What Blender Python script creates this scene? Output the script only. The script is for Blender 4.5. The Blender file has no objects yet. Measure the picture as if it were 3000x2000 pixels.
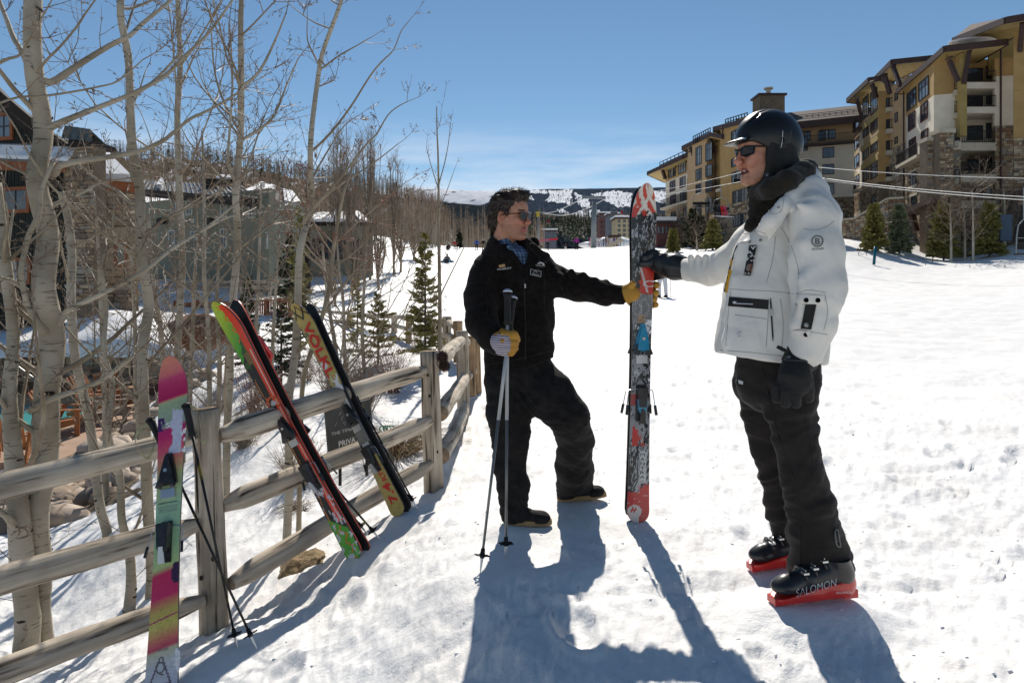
import bpy,math,random
import numpy as np
from mathutils import Vector,Matrix,noise as mnoise
R=math.radians
rng=random.Random(7)
nrg=np.random.RandomState(11)
scene=bpy.context.scene
col=scene.collection

# ------------------------------------------------------------------ camera, sky, sun, exposure
F,HY,CZ,K=2000.0,830.0,2.0,1.27551
cam_d=bpy.data.cameras.new('camera');cam=bpy.data.objects.new('camera',cam_d);col.objects.link(cam)
cam_d.sensor_width=36.0;cam_d.lens=24.0;cam_d.clip_start=0.05;cam_d.clip_end=30000
cam.location=(0,0,CZ);cam.rotation_euler=(R(90),0,0)
cam_d.shift_y=(HY-1000.0)/3000.0
scene.camera=cam
SUN_EL,SUN_AZ=41.5,.2
world=bpy.data.worlds.new('World');scene.world=world;world.use_nodes=True
wn=world.node_tree.nodes;wl=world.node_tree.links
bg=wn['Background'];bg.inputs['Strength'].default_value=0.086
sky=wn.new('ShaderNodeTexSky');sky.sky_type='NISHITA';sky.sun_disc=False
sky.sun_elevation=R(SUN_EL);sky.sun_rotation=R(SUN_AZ);sky.altitude=2600
sky.air_density=1.15;sky.dust_density=0.05;sky.ozone_density=2.2
# thin wisps of cloud low over the mountains
tc=wn.new('ShaderNodeTexCoord');mp=wn.new('ShaderNodeMapping');mp.inputs['Scale'].default_value=(5,5,34)
mp.inputs['Rotation'].default_value=(0,R(7),0)
wl.new(tc.outputs['Generated'],mp.inputs['Vector'])
cn=wn.new('ShaderNodeTexNoise');cn.inputs['Scale'].default_value=1.0;cn.inputs['Detail'].default_value=7;cn.inputs['Roughness'].default_value=.55
wl.new(mp.outputs['Vector'],cn.inputs['Vector'])
cr=wn.new('ShaderNodeValToRGB');cr.color_ramp.elements[0].position=.40;cr.color_ramp.elements[1].position=.64
wl.new(cn.outputs['Fac'],cr.inputs['Fac'])
sp=wn.new('ShaderNodeSeparateXYZ');wl.new(tc.outputs['Generated'],sp.inputs['Vector'])
mr=wn.new('ShaderNodeMapRange');mr.inputs['From Min'].default_value=.235;mr.inputs['From Max'].default_value=.10
wl.new(sp.outputs['Z'],mr.inputs['Value'])
mu=wn.new('ShaderNodeMath');mu.operation='MULTIPLY';wl.new(cr.outputs['Color'],mu.inputs[0]);wl.new(mr.outputs['Result'],mu.inputs[1])
mx=wn.new('ShaderNodeMix');mx.data_type='RGBA';mx.inputs[7].default_value=(8.6,9.3,10.4,1)
mu2=wn.new('ShaderNodeMath');mu2.operation='MULTIPLY';mu2.inputs[1].default_value=.95;wl.new(mu.outputs[0],mu2.inputs[0])
hs_=wn.new('ShaderNodeHueSaturation');hs_.inputs['Saturation'].default_value=1.05;hs_.inputs['Hue'].default_value=.492;wl.new(sky.outputs['Color'],hs_.inputs['Color'])
wl.new(mu2.outputs[0],mx.inputs[0]);wl.new(hs_.outputs['Color'],mx.inputs[6]);wl.new(mx.outputs[2],bg.inputs['Color'])
sun_d=bpy.data.lights.new('sun','SUN');sun=bpy.data.objects.new('sun',sun_d);col.objects.link(sun)
sun_d.energy=4.9;sun_d.angle=R(.6);sun_d.color=(1,.935,.84)
sdir=Vector((math.sin(R(SUN_AZ))*math.cos(R(SUN_EL)),math.cos(R(SUN_AZ))*math.cos(R(SUN_EL)),math.sin(R(SUN_EL))))
sun.rotation_euler=(-sdir).to_track_quat('-Z','Y').to_euler();sun.location=(0,0,30)
scene.view_settings.view_transform='Standard';scene.view_settings.look='None'
scene.view_settings.gamma=1;scene.view_settings.exposure=0.08;scene.view_settings.use_curve_mapping=False
scene.cycles.max_bounces=6;scene.cycles.diffuse_bounces=3;scene.cycles.glossy_bounces=3
scene.cycles.transparent_max_bounces=8;scene.cycles.sample_clamp_indirect=6

# ------------------------------------------------------------------ helpers
def DT(x,y,D):                      # a sight line and a distance give a place
    return Vector(((x*K-1500)*D/F,D,CZ-(y*K-HY)*D/F))
def pxm(r,D):return r*K*D/F    # apparent size at a distance -> metres
def proj(p):return((p[0]*F/p[1])+1500)/K,(HY-(p[2]-CZ)*F/p[1])/K

def hash2(ix,iy,s=0):
    h=(ix.astype(np.int64)*374761393+iy.astype(np.int64)*668265263+s*1442695041)&0x7fffffff
    h=(h^(h>>13))*1274126177&0x7fffffff
    return((h^(h>>16))&0xffff)/65535.0
def vnoise(x,y,s=0):
    x=np.asarray(x,float);y=np.asarray(y,float)
    ix=np.floor(x);iy=np.floor(y);fx=x-ix;fy=y-iy
    fx=fx*fx*(3-2*fx);fy=fy*fy*(3-2*fy)
    a=hash2(ix,iy,s);b=hash2(ix+1,iy,s);c=hash2(ix,iy+1,s);d=hash2(ix+1,iy+1,s)
    return(a*(1-fx)+b*fx)*(1-fy)+(c*(1-fx)+d*fx)*fy-.5
def fbm(x,y,o=4,s=0,g=.5):
    t=0;a=1.0
    for k in range(o):
        t=t+a*vnoise(x*2**k+17.3*k,y*2**k-9.1*k,s+k);a*=g
    return t

class MB:
    def __init__(s):s.v=[];s.f=[];s.m=[];s.mi=0
    def add(s,vs,fs):
        o=len(s.v);s.v.extend([tuple(v)for v in vs])
        for f in fs:s.f.append([i+o for i in f]);s.m.append(s.mi)
        return s
    def box(s,c,size,rot=None):
        x,y,z=size[0]/2,size[1]/2,size[2]/2;c=Vector(c)
        vs=[Vector((i,j,k))for i in(-x,x)for j in(-y,y)for k in(-z,z)]
        if rot is not None:vs=[rot@v for v in vs]
        return s.add([v+c for v in vs],[(0,1,3,2),(4,6,7,5),(0,4,5,1),(2,3,7,6),(0,2,6,4),(1,5,7,3)])
    def frame_box(s,o,ux,uy,uz,x0,x1,y0,y1,z0,z1):
        vs=[o+ux*i+uy*j+uz*k for i in(x0,x1)for j in(y0,y1)for k in(z0,z1)]
        return s.add(vs,[(0,1,3,2),(4,6,7,5),(0,4,5,1),(2,3,7,6),(0,2,6,4),(1,5,7,3)])
    def beam(s,a,b,w,h=None,up=Vector((0,0,1))):
        a=Vector(a);b=Vector(b);d=(b-a).normalized();h=h or w
        sx=d.cross(up)
        sx=sx.normalized()if sx.length>1e-4 else Vector((1,0,0))
        uy=sx.cross(d)
        vs=[p+sx*i*w/2+uy*j*h/2 for p in(a,b)for i,j in((-1,-1),(1,-1),(1,1),(-1,1))]
        return s.add(vs,[(0,3,2,1),(4,5,6,7),(0,1,5,4),(1,2,6,5),(2,3,7,6),(3,0,4,7)])
    def tube(s,pts,rad,n=8,cap=True,jit=0,flat=None):
        pts=[Vector(p)for p in pts if p is not None];m=len(pts)
        if m<2:return s
        if isinstance(rad,(int,float)):rad=[rad]*m
        t0=(pts[1]-pts[0]).normalized()
        ref=Vector((0,0,1))if abs(t0.z)<.9 else Vector((0,1,0))
        vs=[];prev=None
        for i in range(m):
            t=(pts[min(i+1,m-1)]-pts[max(i-1,0)]).normalized()
            if prev is None:u=t.cross(ref).normalized()
            else:
                u=(prev-t*prev.dot(t));u=u.normalized()if u.length>1e-6 else t.cross(ref).normalized()
            prev=u;w=t.cross(u)
            for k in range(n):
                a=2*math.pi*k/n;r=rad[i]*(1+(rng.uniform(-jit,jit)if jit else 0))
                vs.append(pts[i]+u*math.cos(a)*r+w*math.sin(a)*r*(flat or 1))
        fs=[(i*n+k,i*n+(k+1)%n,(i+1)*n+(k+1)%n,(i+1)*n+k)for i in range(m-1)for k in range(n)]
        if cap:fs+=[tuple(range(n-1,-1,-1)),tuple((m-1)*n+k for k in range(n))]
        return s.add(vs,fs)
    def disc(s,c,nrm,r,n=12,h=.01):
        nrm=Vector(nrm).normalized();return s.tube([Vector(c)-nrm*h/2,Vector(c)+nrm*h/2],r,n)
    def prism(s,poly,axis):          # polygon (list of Vectors) pushed along axis
        n=len(poly);vs=[Vector(p)for p in poly]+[Vector(p)+Vector(axis)for p in poly]
        return s.add(vs,[tuple(range(n-1,-1,-1)),tuple(range(n,2*n))]+[(i,(i+1)%n,n+(i+1)%n,n+i)for i in range(n)])
    def ell(s,c,r,rot=None,nu=10,nv=7,jit=0):
        c=Vector(c);r=(r,r,r)if isinstance(r,(int,float))else r;vs=[]
        for j in range(nv+1):
            ph=math.pi*j/nv
            for i in range(nu):
                th=2*math.pi*i/nu;q=1+(rng.uniform(-jit,jit)if 0<j<nv else 0)
                v=Vector((r[0]*math.sin(ph)*math.cos(th),r[1]*math.sin(ph)*math.sin(th),r[2]*math.cos(ph)))*q
                if rot is not None:v=rot@v
                vs.append(v+c)
        fs=[(j*nu+i,(j+1)*nu+i,(j+1)*nu+(i+1)%nu,j*nu+(i+1)%nu)for j in range(nv)for i in range(nu)]
        return s.add(vs,fs)
    def mesh(s,name,smooth=False):
        me=bpy.data.meshes.new(name);me.from_pydata(s.v,[],s.f)
        if any(s.m):me.polygons.foreach_set('material_index',s.m)
        if smooth:me.polygons.foreach_set('use_smooth',[True]*len(s.f))
        me.update();return me
    def build(s,name,mats,parent=None,smooth=False,**tags):
        return link(name,s.mesh(name,smooth),mats,parent,**tags)

def link(name,me,mats,parent=None,**tags):
    if not isinstance(mats,(list,tuple)):mats=[mats]
    if not me.materials:
        for m in mats:me.materials.append(m)
    o=bpy.data.objects.new(name,me);col.objects.link(o)
    if parent is not None:
        o.parent=parent
        if parent.type=='EMPTY' and not parent.get('local'):o.matrix_parent_inverse=Matrix.Translation(-Vector(parent.location))
    for k,v in tags.items():
        if v is not None:o[k]=v
    return o
def np_mesh(name,v,quads=None,tris=None,smooth=False):
    me=bpy.data.meshes.new(name)
    fs=quads if quads is not None else tris;k=fs.shape[1]
    me.vertices.add(len(v));me.vertices.foreach_set('co',np.asarray(v,np.float32).ravel())
    me.loops.add(len(fs)*k);me.loops.foreach_set('vertex_index',fs.astype(np.int32).ravel())
    me.polygons.add(len(fs));me.polygons.foreach_set('loop_start',np.arange(0,len(fs)*k,k,dtype=np.int32))
    me.update(calc_edges=True)
    if smooth:me.polygons.foreach_set('use_smooth',np.ones(len(fs),bool))
    return me
def thing(name,loc,label,cat,group=None,local=False,rz=0):
    o=bpy.data.objects.new(name,None);col.objects.link(o);o.location=loc;o.empty_display_size=.1
    o.rotation_euler.z=rz
    o['label']=label;o['category']=cat
    if group:o['group']=group
    if local:o['local']=1
    return o
def copy_tree(o,parent=None):
    c=o.copy();col.objects.link(c)
    if parent is not None:c.parent=parent
    for ch in[x for x in bpy.data.objects if x.parent==o]:copy_tree(ch,c)
    return c
def srgb(r,g,b):
    f=lambda c:(c/255/12.92)if c/255<=.04045 else((c/255+.055)/1.055)**2.4
    return(f(r),f(g),f(b))
def set_color(me,cols,name='Col'):
    at=me.color_attributes.new(name,'FLOAT_COLOR','POINT')
    c=np.ones((len(me.vertices),4),np.float32);c[:,:3]=cols
    at.data.foreach_set('color',c.ravel())

# ------------------------------------------------------------------ materials
def mat(name,c,rough=.7,c2=None,scale=8,bump=0,bscale=None,spec=.3,metal=0,stretch=None,detail=5,attr=None,coat=0,lo=.35,hi=.65,bdist=.02,sheen=0,sss=0,trans=0):
    m=bpy.data.materials.new(name);m.use_nodes=True;nt=m.node_tree;n=nt.nodes;l=nt.links;b=n['Principled BSDF']
    b.inputs['Roughness'].default_value=rough;b.inputs['Metallic'].default_value=metal;b.inputs['Specular IOR Level'].default_value=spec
    b.inputs['Coat Weight'].default_value=coat;b.inputs['Coat Roughness'].default_value=.12
    if sheen:b.inputs['Sheen Weight'].default_value=sheen;b.inputs['Sheen Roughness'].default_value=.5
    if sss:b.inputs['Subsurface Weight'].default_value=sss;b.inputs['Subsurface Radius'].default_value=(.01,.005,.003)
    b.inputs['Base Color'].default_value=(*c,1)
    t=n.new('ShaderNodeTexCoord');src=t.outputs['Object']
    if stretch:
        mp=n.new('ShaderNodeMapping');mp.inputs['Scale'].default_value=stretch;l.new(src,mp.inputs['Vector']);src=mp.outputs['Vector']
    if c2 is not None or attr:
        nz=n.new('ShaderNodeTexNoise');nz.inputs['Scale'].default_value=scale;nz.inputs['Detail'].default_value=detail;l.new(src,nz.inputs['Vector'])
        r=n.new('ShaderNodeMapRange');r.inputs['From Min'].default_value=lo;r.inputs['From Max'].default_value=hi;l.new(nz.outputs['Fac'],r.inputs['Value'])
        x=n.new('ShaderNodeMix');x.data_type='RGBA';l.new(r.outputs['Result'],x.inputs[0])
        if attr:
            a=n.new('ShaderNodeVertexColor');a.layer_name=attr
            k1=n.new('ShaderNodeVectorMath');k1.operation='SCALE';k1.inputs['Scale'].default_value=.86;l.new(a.outputs['Color'],k1.inputs[0])
            l.new(k1.outputs[0],x.inputs[6]);l.new(a.outputs['Color'],x.inputs[7])
        else:
            x.inputs[6].default_value=(*c,1);x.inputs[7].default_value=(*c2,1)
        l.new(x.outputs[2],b.inputs['Base Color'])
    if bump:
        nb=n.new('ShaderNodeTexNoise');nb.inputs['Scale'].default_value=bscale or scale;nb.inputs['Detail'].default_value=6;l.new(src,nb.inputs['Vector'])
        bp=n.new('ShaderNodeBump');bp.inputs['Strength'].default_value=bump;bp.inputs['Distance'].default_value=bdist
        l.new(nb.outputs['Fac'],bp.inputs['Height']);l.new(bp.outputs['Normal'],b.inputs['Normal'])
    return m

# ------------------------------------------------------------------ terrain
CP=[  # direction x, y (as seen) and distance of points on the snow
 (1215,1205,3.66),(1335,1152,4.02),(1465,1194,3.6),(1103,1314,3.1),(1162,1284,3.25),(1865,1378,2.74),(1765,1303,3.05),(2352,1568,2.1),(1800,1568,2.15),(1300,1568,2.2),
 (2352,1200,3.9),(2352,950,6.6),(1900,1000,6.3),(1600,1000,6.2),(1450,900,8.8),(1900,850,11),(2352,760,18),(1500,760,17),
 (1510,684,33),(1900,690,30),(2340,690,28),(2010,609,55),(2200,592,70),(1325,572,125),(1450,566,130),(1250,573,125),(1095,573,125),(1160,568,130),(1700,562,100),(1780,555,92),
 (1027,602,83),(1960,541,76),(2100,552,72),(2352,551,66),(2352,600,52),
 (545,1490,3.38),(582,1484,3.38),(375,1590,3.08),(830,1279,4.28),(930,1181,4.62),(870,1238,4.42),(955,1170,4.7),
 (487,1440,3.9),(992,1128,5.6),(1075,932,8.8),(1060,1050,6.2),(1100,1000,7),(700,1440,3.5),
 (938,770,22),(903,757,24),(1050,790,19),(1000,812,15),(780,780,24),(950,900,11),(850,1000,8.2),(780,960,9),(700,1000,8),(600,950,10),(620,870,14),
 (870,700,36),(900,640,52),(930,600,70),(1050,650,60),(1100,620,80),(800,640,50),(650,640,50),(560,650,48),(400,655,45),
 (660,1240,5.2),(690,1227,5.3),(521,1140,6.7),(345,1372,5.0),(297,1405,4.85),(250,1222,6.3),(60,1500,4.7),(95,1480,4.9),(0,1620,3.7),(200,1500,4.4),(0,1330,6.0),(160,1290,6.2),(420,1150,6.8),
 (0,1085,12.4),(200,1085,12.4),(180,1180,8.6),(20,1200,8.6),(330,1030,12.6),(400,1010,12),(400,900,16),(300,960,15.5),(500,880,15),(450,800,22),(250,760,27),(100,745,28),(0,745,28),(550,750,25),(420,640,40),(200,640,40),(0,640,40),
]
_pts=[]
for x,y,D in CP:
    p=DT(x,y,D);_pts.append((p.x/D,math.log(D),p.z))
_pts=np.array(_pts)
# the land to either side and beyond the crest
ext=[(-1.9,math.log(4),-.3),(-1.9,math.log(20),-.6),(1.9,math.log(4),1.0),(1.9,math.log(20),1.8),(1.9,math.log(60),4),(0,math.log(1.2),.75),(.9,math.log(1.2),.8),(-.9,math.log(1.2),.0),(-.45,math.log(2.2),.05),(-.7,math.log(2.6),-.1),
       (-1.9,math.log(100),5),(-.5,math.log(100),12),(-.2,math.log(110),9.5),(0,math.log(180),7.5),(.5,math.log(120),8.5),(.9,math.log(100),9),(1.9,math.log(150),12),(-1.5,math.log(260),22),(-.5,math.log(260),30),(0,math.log(330),3),(.5,math.log(330),4),(1.5,math.log(330),20)]
_pts=np.vstack([_pts,np.array(ext)])
def _tps(r2):return np.where(r2>1e-12,.5*r2*np.log(np.maximum(r2,1e-12)),0)
_sc=np.array([1.6,1.0])
_C=_pts[:,:2]*_sc;_NP=len(_C)
_A=np.zeros((_NP+3,_NP+3));_A[:_NP,:_NP]=_tps(((_C[:,None]-_C[None])**2).sum(-1))+np.eye(_NP)*.0015
_A[:_NP,_NP]=1;_A[:_NP,_NP+1:]=_C;_A[_NP:,:_NP]=_A[:_NP,_NP:].T
_W=np.linalg.solve(_A,np.concatenate([_pts[:,2],np.zeros(3)]))
def ground_np(X,Y):
    X=np.asarray(X,float).ravel();Y=np.maximum(np.asarray(Y,float).ravel(),1.2);out=np.empty(len(X))
    for i in range(0,len(X),40000):
        q=np.stack([np.clip(X[i:i+40000]/Y[i:i+40000],-2,2),np.log(np.minimum(Y[i:i+40000],400))],-1)*_sc
        out[i:i+40000]=_tps(((q[:,None]-_C[None])**2).sum(-1))@_W[:_NP]+_W[_NP]+q@_W[_NP+1:]
    return out
POOL_Z=-1.42
FOOT=[(nrg.uniform(-.3,4.5),nrg.uniform(1.6,13),nrg.uniform(-.5,.5))for _ in range(90)]+[(-1.0+.06*k+.1*(k%2),3.0+.55*k,.2)for k in range(16)]
def relief(X,Y,dist):                 # lumps, tracks, footprints in wet spring snow
    near=np.clip(1.3-dist/14,0,1)
    z=.05*fbm(X*.55,Y*.55,3,3)+.028*fbm(X*2.3,Y*2.3,3,9)
    c=np.maximum(fbm(X*6,Y*7,4,21),-.08)
    z+=near*(.034*c+.014*fbm(X*22,Y*22,4,33,.6))
    c2=np.clip(fbm(X*3.1+5,Y*3.1,2,41)-.22,0,1);z+=near*.10*c2*np.clip(fbm(X*17,Y*17,2,44)+.6,0,1)
    for fx,fy,fa in FOOT:              # boot prints with a pushed-up rim
        m=(np.abs(X-fx)<.4)&(np.abs(Y-fy)<.4)
        if m.any():
            u=(X[m]-fx)*math.cos(fa)+(Y[m]-fy)*math.sin(fa);w=(Y[m]-fy)*math.cos(fa)-(X[m]-fx)*math.sin(fa);q=(u/.065)**2+(w/.15)**2+.5*vnoise(X[m]*30,Y[m]*30,2);z[m]+=-.032*np.exp(-q*q)+.014*np.exp(-(q-1.9)**2*2)
    z-=.014*np.clip(np.abs(((Y*.97-X*.22+.5*vnoise(X*.3,Y*.3,5))%1.7)-.8)<.035,0,1)*np.clip(1-dist/60,0,1)*(vnoise(X*.4,Y*.9,8)>0)
    return z
CONTACT=[(1183,1206,3.64),(1235,1208,3.62),(1310,1156,4.03),(1365,1150,3.99),(1464,1197,3.61),(1103,1316,3.10),(1162,1286,3.25),(1865,1384,2.65),(1790,1388,2.60),(1930,1378,2.65),(1765,1312,2.99),(1830,1300,3.0),(546,1493,3.38),(590,1490,3.36),(822,1284,4.22),(921,1184,4.62),(873,1240,4.38),(845,1229,4.44),(957,1170,4.70)]
_ct=[(DT(*c),.16)for c in CONTACT]
def settle(X,Y,Z):                      # the snow is trodden to the level of whatever stands on it
    Z=Z.copy()
    for p,r in _ct:
        w=np.exp(-((X-p.x)**2+(Y-p.y)**2)/(r*r));Z=Z+(p.z+.004-Z)*w
    return Z
def ground(X,Y):
    g=ground_np([X],[Y])[0];d=math.hypot(X,Y)
    return float(settle(np.array([X]),np.array([Y]),g+relief(np.array([X]),np.array([Y]),np.array([d])))[0])
def base(x,y0,D):                      # place on the snow straight below/above a sight line
    X=(x*K-1500)*D/F;return Vector((X,D,ground(X,D)))

# pool terrace cut: everything inside stays below the deck
PX0,PX1,PY0,PY1=-18,-8.5,12.8,21.9
def flatten(X,Y,Z):
    inside=(X>PX0-3)&(X<PX1+.0)&(Y>PY0)&(Y<PY1)
    return np.where(inside,np.minimum(Z,POOL_Z-.35),Z)

SNOW=bpy.data.materials.new('snow');SNOW.use_nodes=True
def snow_nodes(m,dirt=.0):
    nt=m.node_tree;n=nt.nodes;l=nt.links;b=n['Principled BSDF']
    b.inputs['Roughness'].default_value=.62;b.inputs['Specular IOR Level'].default_value=.35
    t=n.new('ShaderNodeTexCoord')
    a=n.new('ShaderNodeTexNoise');a.inputs['Scale'].default_value=1.1;a.inputs['Detail'].default_value=8;l.new(t.outputs['Object'],a.inputs['Vector'])
    r=n.new('ShaderNodeValToRGB');r.color_ramp.elements[0].position=.3;r.color_ramp.elements[1].position=.62
    r.color_ramp.elements[0].color=(.79,.77,.745,1);r.color_ramp.elements[1].color=(.88,.875,.865,1);l.new(a.outputs['Fac'],r.inputs['Fac'])
    # specks of grit
    s=n.new('ShaderNodeTexNoise');s.inputs['Scale'].default_value=24;s.inputs['Detail'].default_value=3;l.new(t.outputs['Object'],s.inputs['Vector'])
    s2=n.new('ShaderNodeMapRange');s2.inputs['From Min'].default_value=.70;s2.inputs['From Max'].default_value=.80;l.new(s.outputs['Fac'],s2.inputs['Value'])
    x=n.new('ShaderNodeMix');x.data_type='RGBA';x.inputs[7].default_value=(.45,.40,.34,1);l.new(s2.outputs['Result'],x.inputs[0]);l.new(r.outputs['Color'],x.inputs[6])
    l.new(x.outputs[2],b.inputs['Base Color'])
    f=n.new('ShaderNodeTexNoise');f.inputs['Scale'].default_value=16;f.inputs['Detail'].default_value=9;f.inputs['Roughness'].default_value=.68;l.new(t.outputs['Object'],f.inputs['Vector'])
    f2=n.new('ShaderNodeTexNoise');f2.inputs['Scale'].default_value=130;f2.inputs['Detail'].default_value=3;l.new(t.outputs['Object'],f2.inputs['Vector'])
    ad=n.new('ShaderNodeMath');ad.operation='MULTIPLY_ADD';ad.inputs[1].default_value=.10;l.new(f2.outputs['Fac'],ad.inputs[0]);l.new(f.outputs['Fac'],ad.inputs[2])
    bp=n.new('ShaderNodeBump');bp.inputs['Strength'].default_value=.34;bp.inputs['Distance'].default_value=.06;l.new(ad.outputs[0],bp.inputs['Height']);l.new(bp.outputs['Normal'],b.inputs['Normal'])
snow_nodes(SNOW)
CLEAN_SNOW=mat('packed snow',(.84,.84,.85),.6,(.78,.78,.78),3,.4,12,bdist=.05)

NA,ND=760,560
aa=np.tan(np.linspace(math.atan(-1.7),math.atan(1.7),NA));dd=np.exp(np.linspace(math.log(.9),math.log(430),ND))
Yg,Ag=np.meshgrid(dd,aa,indexing='ij');Xg=Ag*Yg
Xf,Yf=Xg.ravel(),Yg.ravel()
Zb=ground_np(Xf,Yf);Z=flatten(Xf,Yf,settle(Xf,Yf,Zb+relief(Xf,Yf,np.hypot(Xf,Yf))))
Z=np.where(Yf>340,Z-(Yf-340)*.2,Z)
idx=np.arange(NA*ND).reshape(ND,NA)
q=np.stack([idx[:-1,:-1],idx[:-1,1:],idx[1:,1:],idx[1:,:-1]],-1).reshape(-1,4)
gm=np_mesh('snow_ground',np.stack([Xf,Yf,Z],-1),quads=q,smooth=True)
link('snow_ground',gm,SNOW,kind='structure')
# the snow carries on behind the photographer
bk=MB();n0=len(aa)
row=[(float(a)*.9,.9,float(z))for a,z in zip(aa[::20],Z[:NA:20])]
bk.add(row+[(x*30 if abs(x)>.2 else x,-40,z-.0)for x,y,z in row],[(i,i+len(row),i+1+len(row),i+1)for i in range(len(row)-1)])
bk.build('snow_field',SNOW,kind='structure')
# land out to the horizon
far=MB();NN=48
for k in range(NN+1):
    a=-math.pi+2*math.pi*k/NN
    for r_ in(420,9000):far.v.append((math.sin(a)*r_,math.cos(a)*r_,-32.0 if r_<500 else-60.0))
for k in range(NN):far.f.append([2*k,2*k+1,2*k+3,2*k+2]);far.m.append(0)
far.build('valley_ground',CLEAN_SNOW,kind='structure')

# ------------------------------------------------------------------ far mountains with ski runs
def inpoly(x,y,poly):
    r=np.zeros(x.shape,bool);n=len(poly)
    for i in range(n):
        x0,y0=poly[i];x1,y1=poly[(i+1)%n]
        c=((y0>y)!=(y1>y))&(x<(x1-x0)*(y-y0)/((y1-y0)if y1!=y0 else 1e-9)+x0);r^=c
    return r
def mountain(name,ridge,D0,D1,base_y,nx,ny,colf,mt,amp,xs=None):
    rx=np.array([p[0]for p in ridge],float);ry=np.array([p[1]for p in ridge],float)
    x=np.linspace(rx[0],rx[-1],nx)if xs is None else np.unique(np.concatenate([np.linspace(rx[0],xs[0],nx//8),np.linspace(xs[0],xs[1],nx*3//4),np.linspace(xs[1],rx[-1],nx//8)]));nx=len(x);t=np.linspace(0,1,ny)
    T,Xd=np.meshgrid(t,x,indexing='ij')
    D=D0+(D1-D0)*T
    top=np.interp(Xd,rx,ry)+amp*fbm(Xd/40,Xd*0+2,3,5)
    yd=base_y+(top-base_y)*np.sin(T*math.pi/2)**.9
    XX=(Xd*K-1500)*D/F;ZZ=CZ-(yd*K-HY)*D/F+D/3000*9*fbm(Xd/14,T*9,3,2)*np.sin(T*math.pi)
    back=1
    v=np.stack([XX,D,ZZ],-1).reshape(-1,3)
    idx=np.arange(nx*ny).reshape(ny,nx)
    q=np.stack([idx[:-1,:-1],idx[:-1,1:],idx[1:,1:],idx[1:,:-1]],-1).reshape(-1,4)
    me=np_mesh(name,v,quads=q,smooth=True)
    py=(HY-(v[:,2]-CZ)*F/v[:,1])/K;px=(v[:,0]*F/v[:,1]+1500)/K
    set_color(me,colf(px,py));link(name,me,mt,kind='structure');return v
z3=lambda L:[(1215.2+a/5,423.4+b/5)for a,b in L]
runs=[z3([(0,65),(230,68),(200,98),(90,110),(0,90)]),z3([(230,70),(470,60),(480,235),(430,222),(180,195),(240,130)]),z3([(435,56),(487,56),(482,240),(440,228)]),
        z3([(500,90),(600,125),(690,170),(690,275),(620,262),(560,205)]),z3([(700,115),(960,68),(1180,100),(1190,250),(1030,262),(900,205),(800,150)]),
        z3([(500,340),(600,292),(780,285),(860,325),(760,372),(600,382)]),z3([(320,290),(380,278),(455,320),(445,345),(350,322)]),z3([(1400,80),(1570,76),(1700,90),(1700,235),(1480,205),(1380,150)]),z3([(-60,150),(40,130),(60,170),(-40,190)])]
FOREST=np.array([.040,.054,.078]);SNW=np.array([.80,.82,.86])  # haze of distance is put into the bluish forest colour
def mcol(px,py):
    w=fbm(px/5,py/5,3,8)*6;w2=fbm(px/5+40,py/5,3,18)*4
    s=np.zeros(px.shape,bool)
    for r_ in runs:s|=inpoly(px+w,py+w2,r_)
    tr=fbm(px/1.6,py/3.2,2,6)
    s&=tr<.26
    c=np.where(s[:,None],SNW,FOREST*(1+.5*fbm(px/3,py/3,2,3))[:,None])
    low=(py>492)&~s
    c=np.where(low[:,None],np.array([.085,.072,.062])*(1+.9*fbm(px/2,py/2,3,13))[:,None]+(fbm(px/1.1,py/.7,2,14)>.50)[:,None]*.25,c)
    return c
MNT=mat('far mountain',(.5,.5,.5),1,attr='Col',scale=.02,spec=0)
mountain('mountain',[(-1800,520),(0,500),(700,490),(1090,478),(1135,460),(1165,444),(1190,438),(1250,434),(1330,433),(1450,432),(1530,431),(1700,440),(2100,470),(3800,500)],900,3600,585,900,260,mcol,MNT,2,(1120,1620))
def scol(px,py):
    s=(py<462+(px-1000)*.10+3*fbm(px/9,px*0,2,3))&(fbm(px/5,py/1.5,3,7)<.36)
    return np.where(s[:,None],SNW,FOREST*.9)
mountain('snowy_mountain',[(-1800,520),(600,470),(900,436),(960,430),(1010,434),(1080,438),(1130,439),(1190,446),(1280,470),(1700,560)],4300,5600,600,400,40,scol,MNT,1)
# nearer dark spruce ridge
def dcol(px,py):return np.tile(np.array([.022,.030,.036]),(len(px),1))*(1+.5*fbm(px/3,py/3,2,3))[:,None]
mountain('dark_wooded_hill',[(-600,520),(900,462),(1000,464),(1060,468),(1130,476),(1180,484),(1240,498),(1330,520),(1500,545),(1800,590)],500,800,610,240,30,dcol,MNT,1.5)

def hprof(x):return np.interp(x,[-1500,-200,0,260,420,560,700,850,950,1010,1060],[330,340,352,362,366,382,412,440,462,490,560])
def hill_point(x,T,y0=600.):D=150+190*T;yd=y0+(hprof(x)-y0)*np.sin(T*math.pi/2)**.9;return np.stack([(x*K-1500)*D/F,D,CZ-(yd*K-HY)*D/F],-1)
xs_=np.linspace(-1500,1060,260);ts_=np.linspace(0,1.15,50);TT_,XX_=np.meshgrid(ts_,xs_,indexing='ij');hv_=hill_point(XX_,np.minimum(TT_,1))+np.stack([0*TT_,np.maximum(TT_-1,0)*400,-np.maximum(TT_-1,0)*130],-1);hv_[...,2]+=1.5*fbm(XX_/30,TT_*8,3,4)
ix_=np.arange(260*50).reshape(50,260);hm_=np_mesh('wooded_hill',hv_.reshape(-1,3),quads=np.stack([ix_[:-1,:-1],ix_[:-1,1:],ix_[1:,1:],ix_[1:,:-1]],-1).reshape(-1,4),smooth=True)
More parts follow.
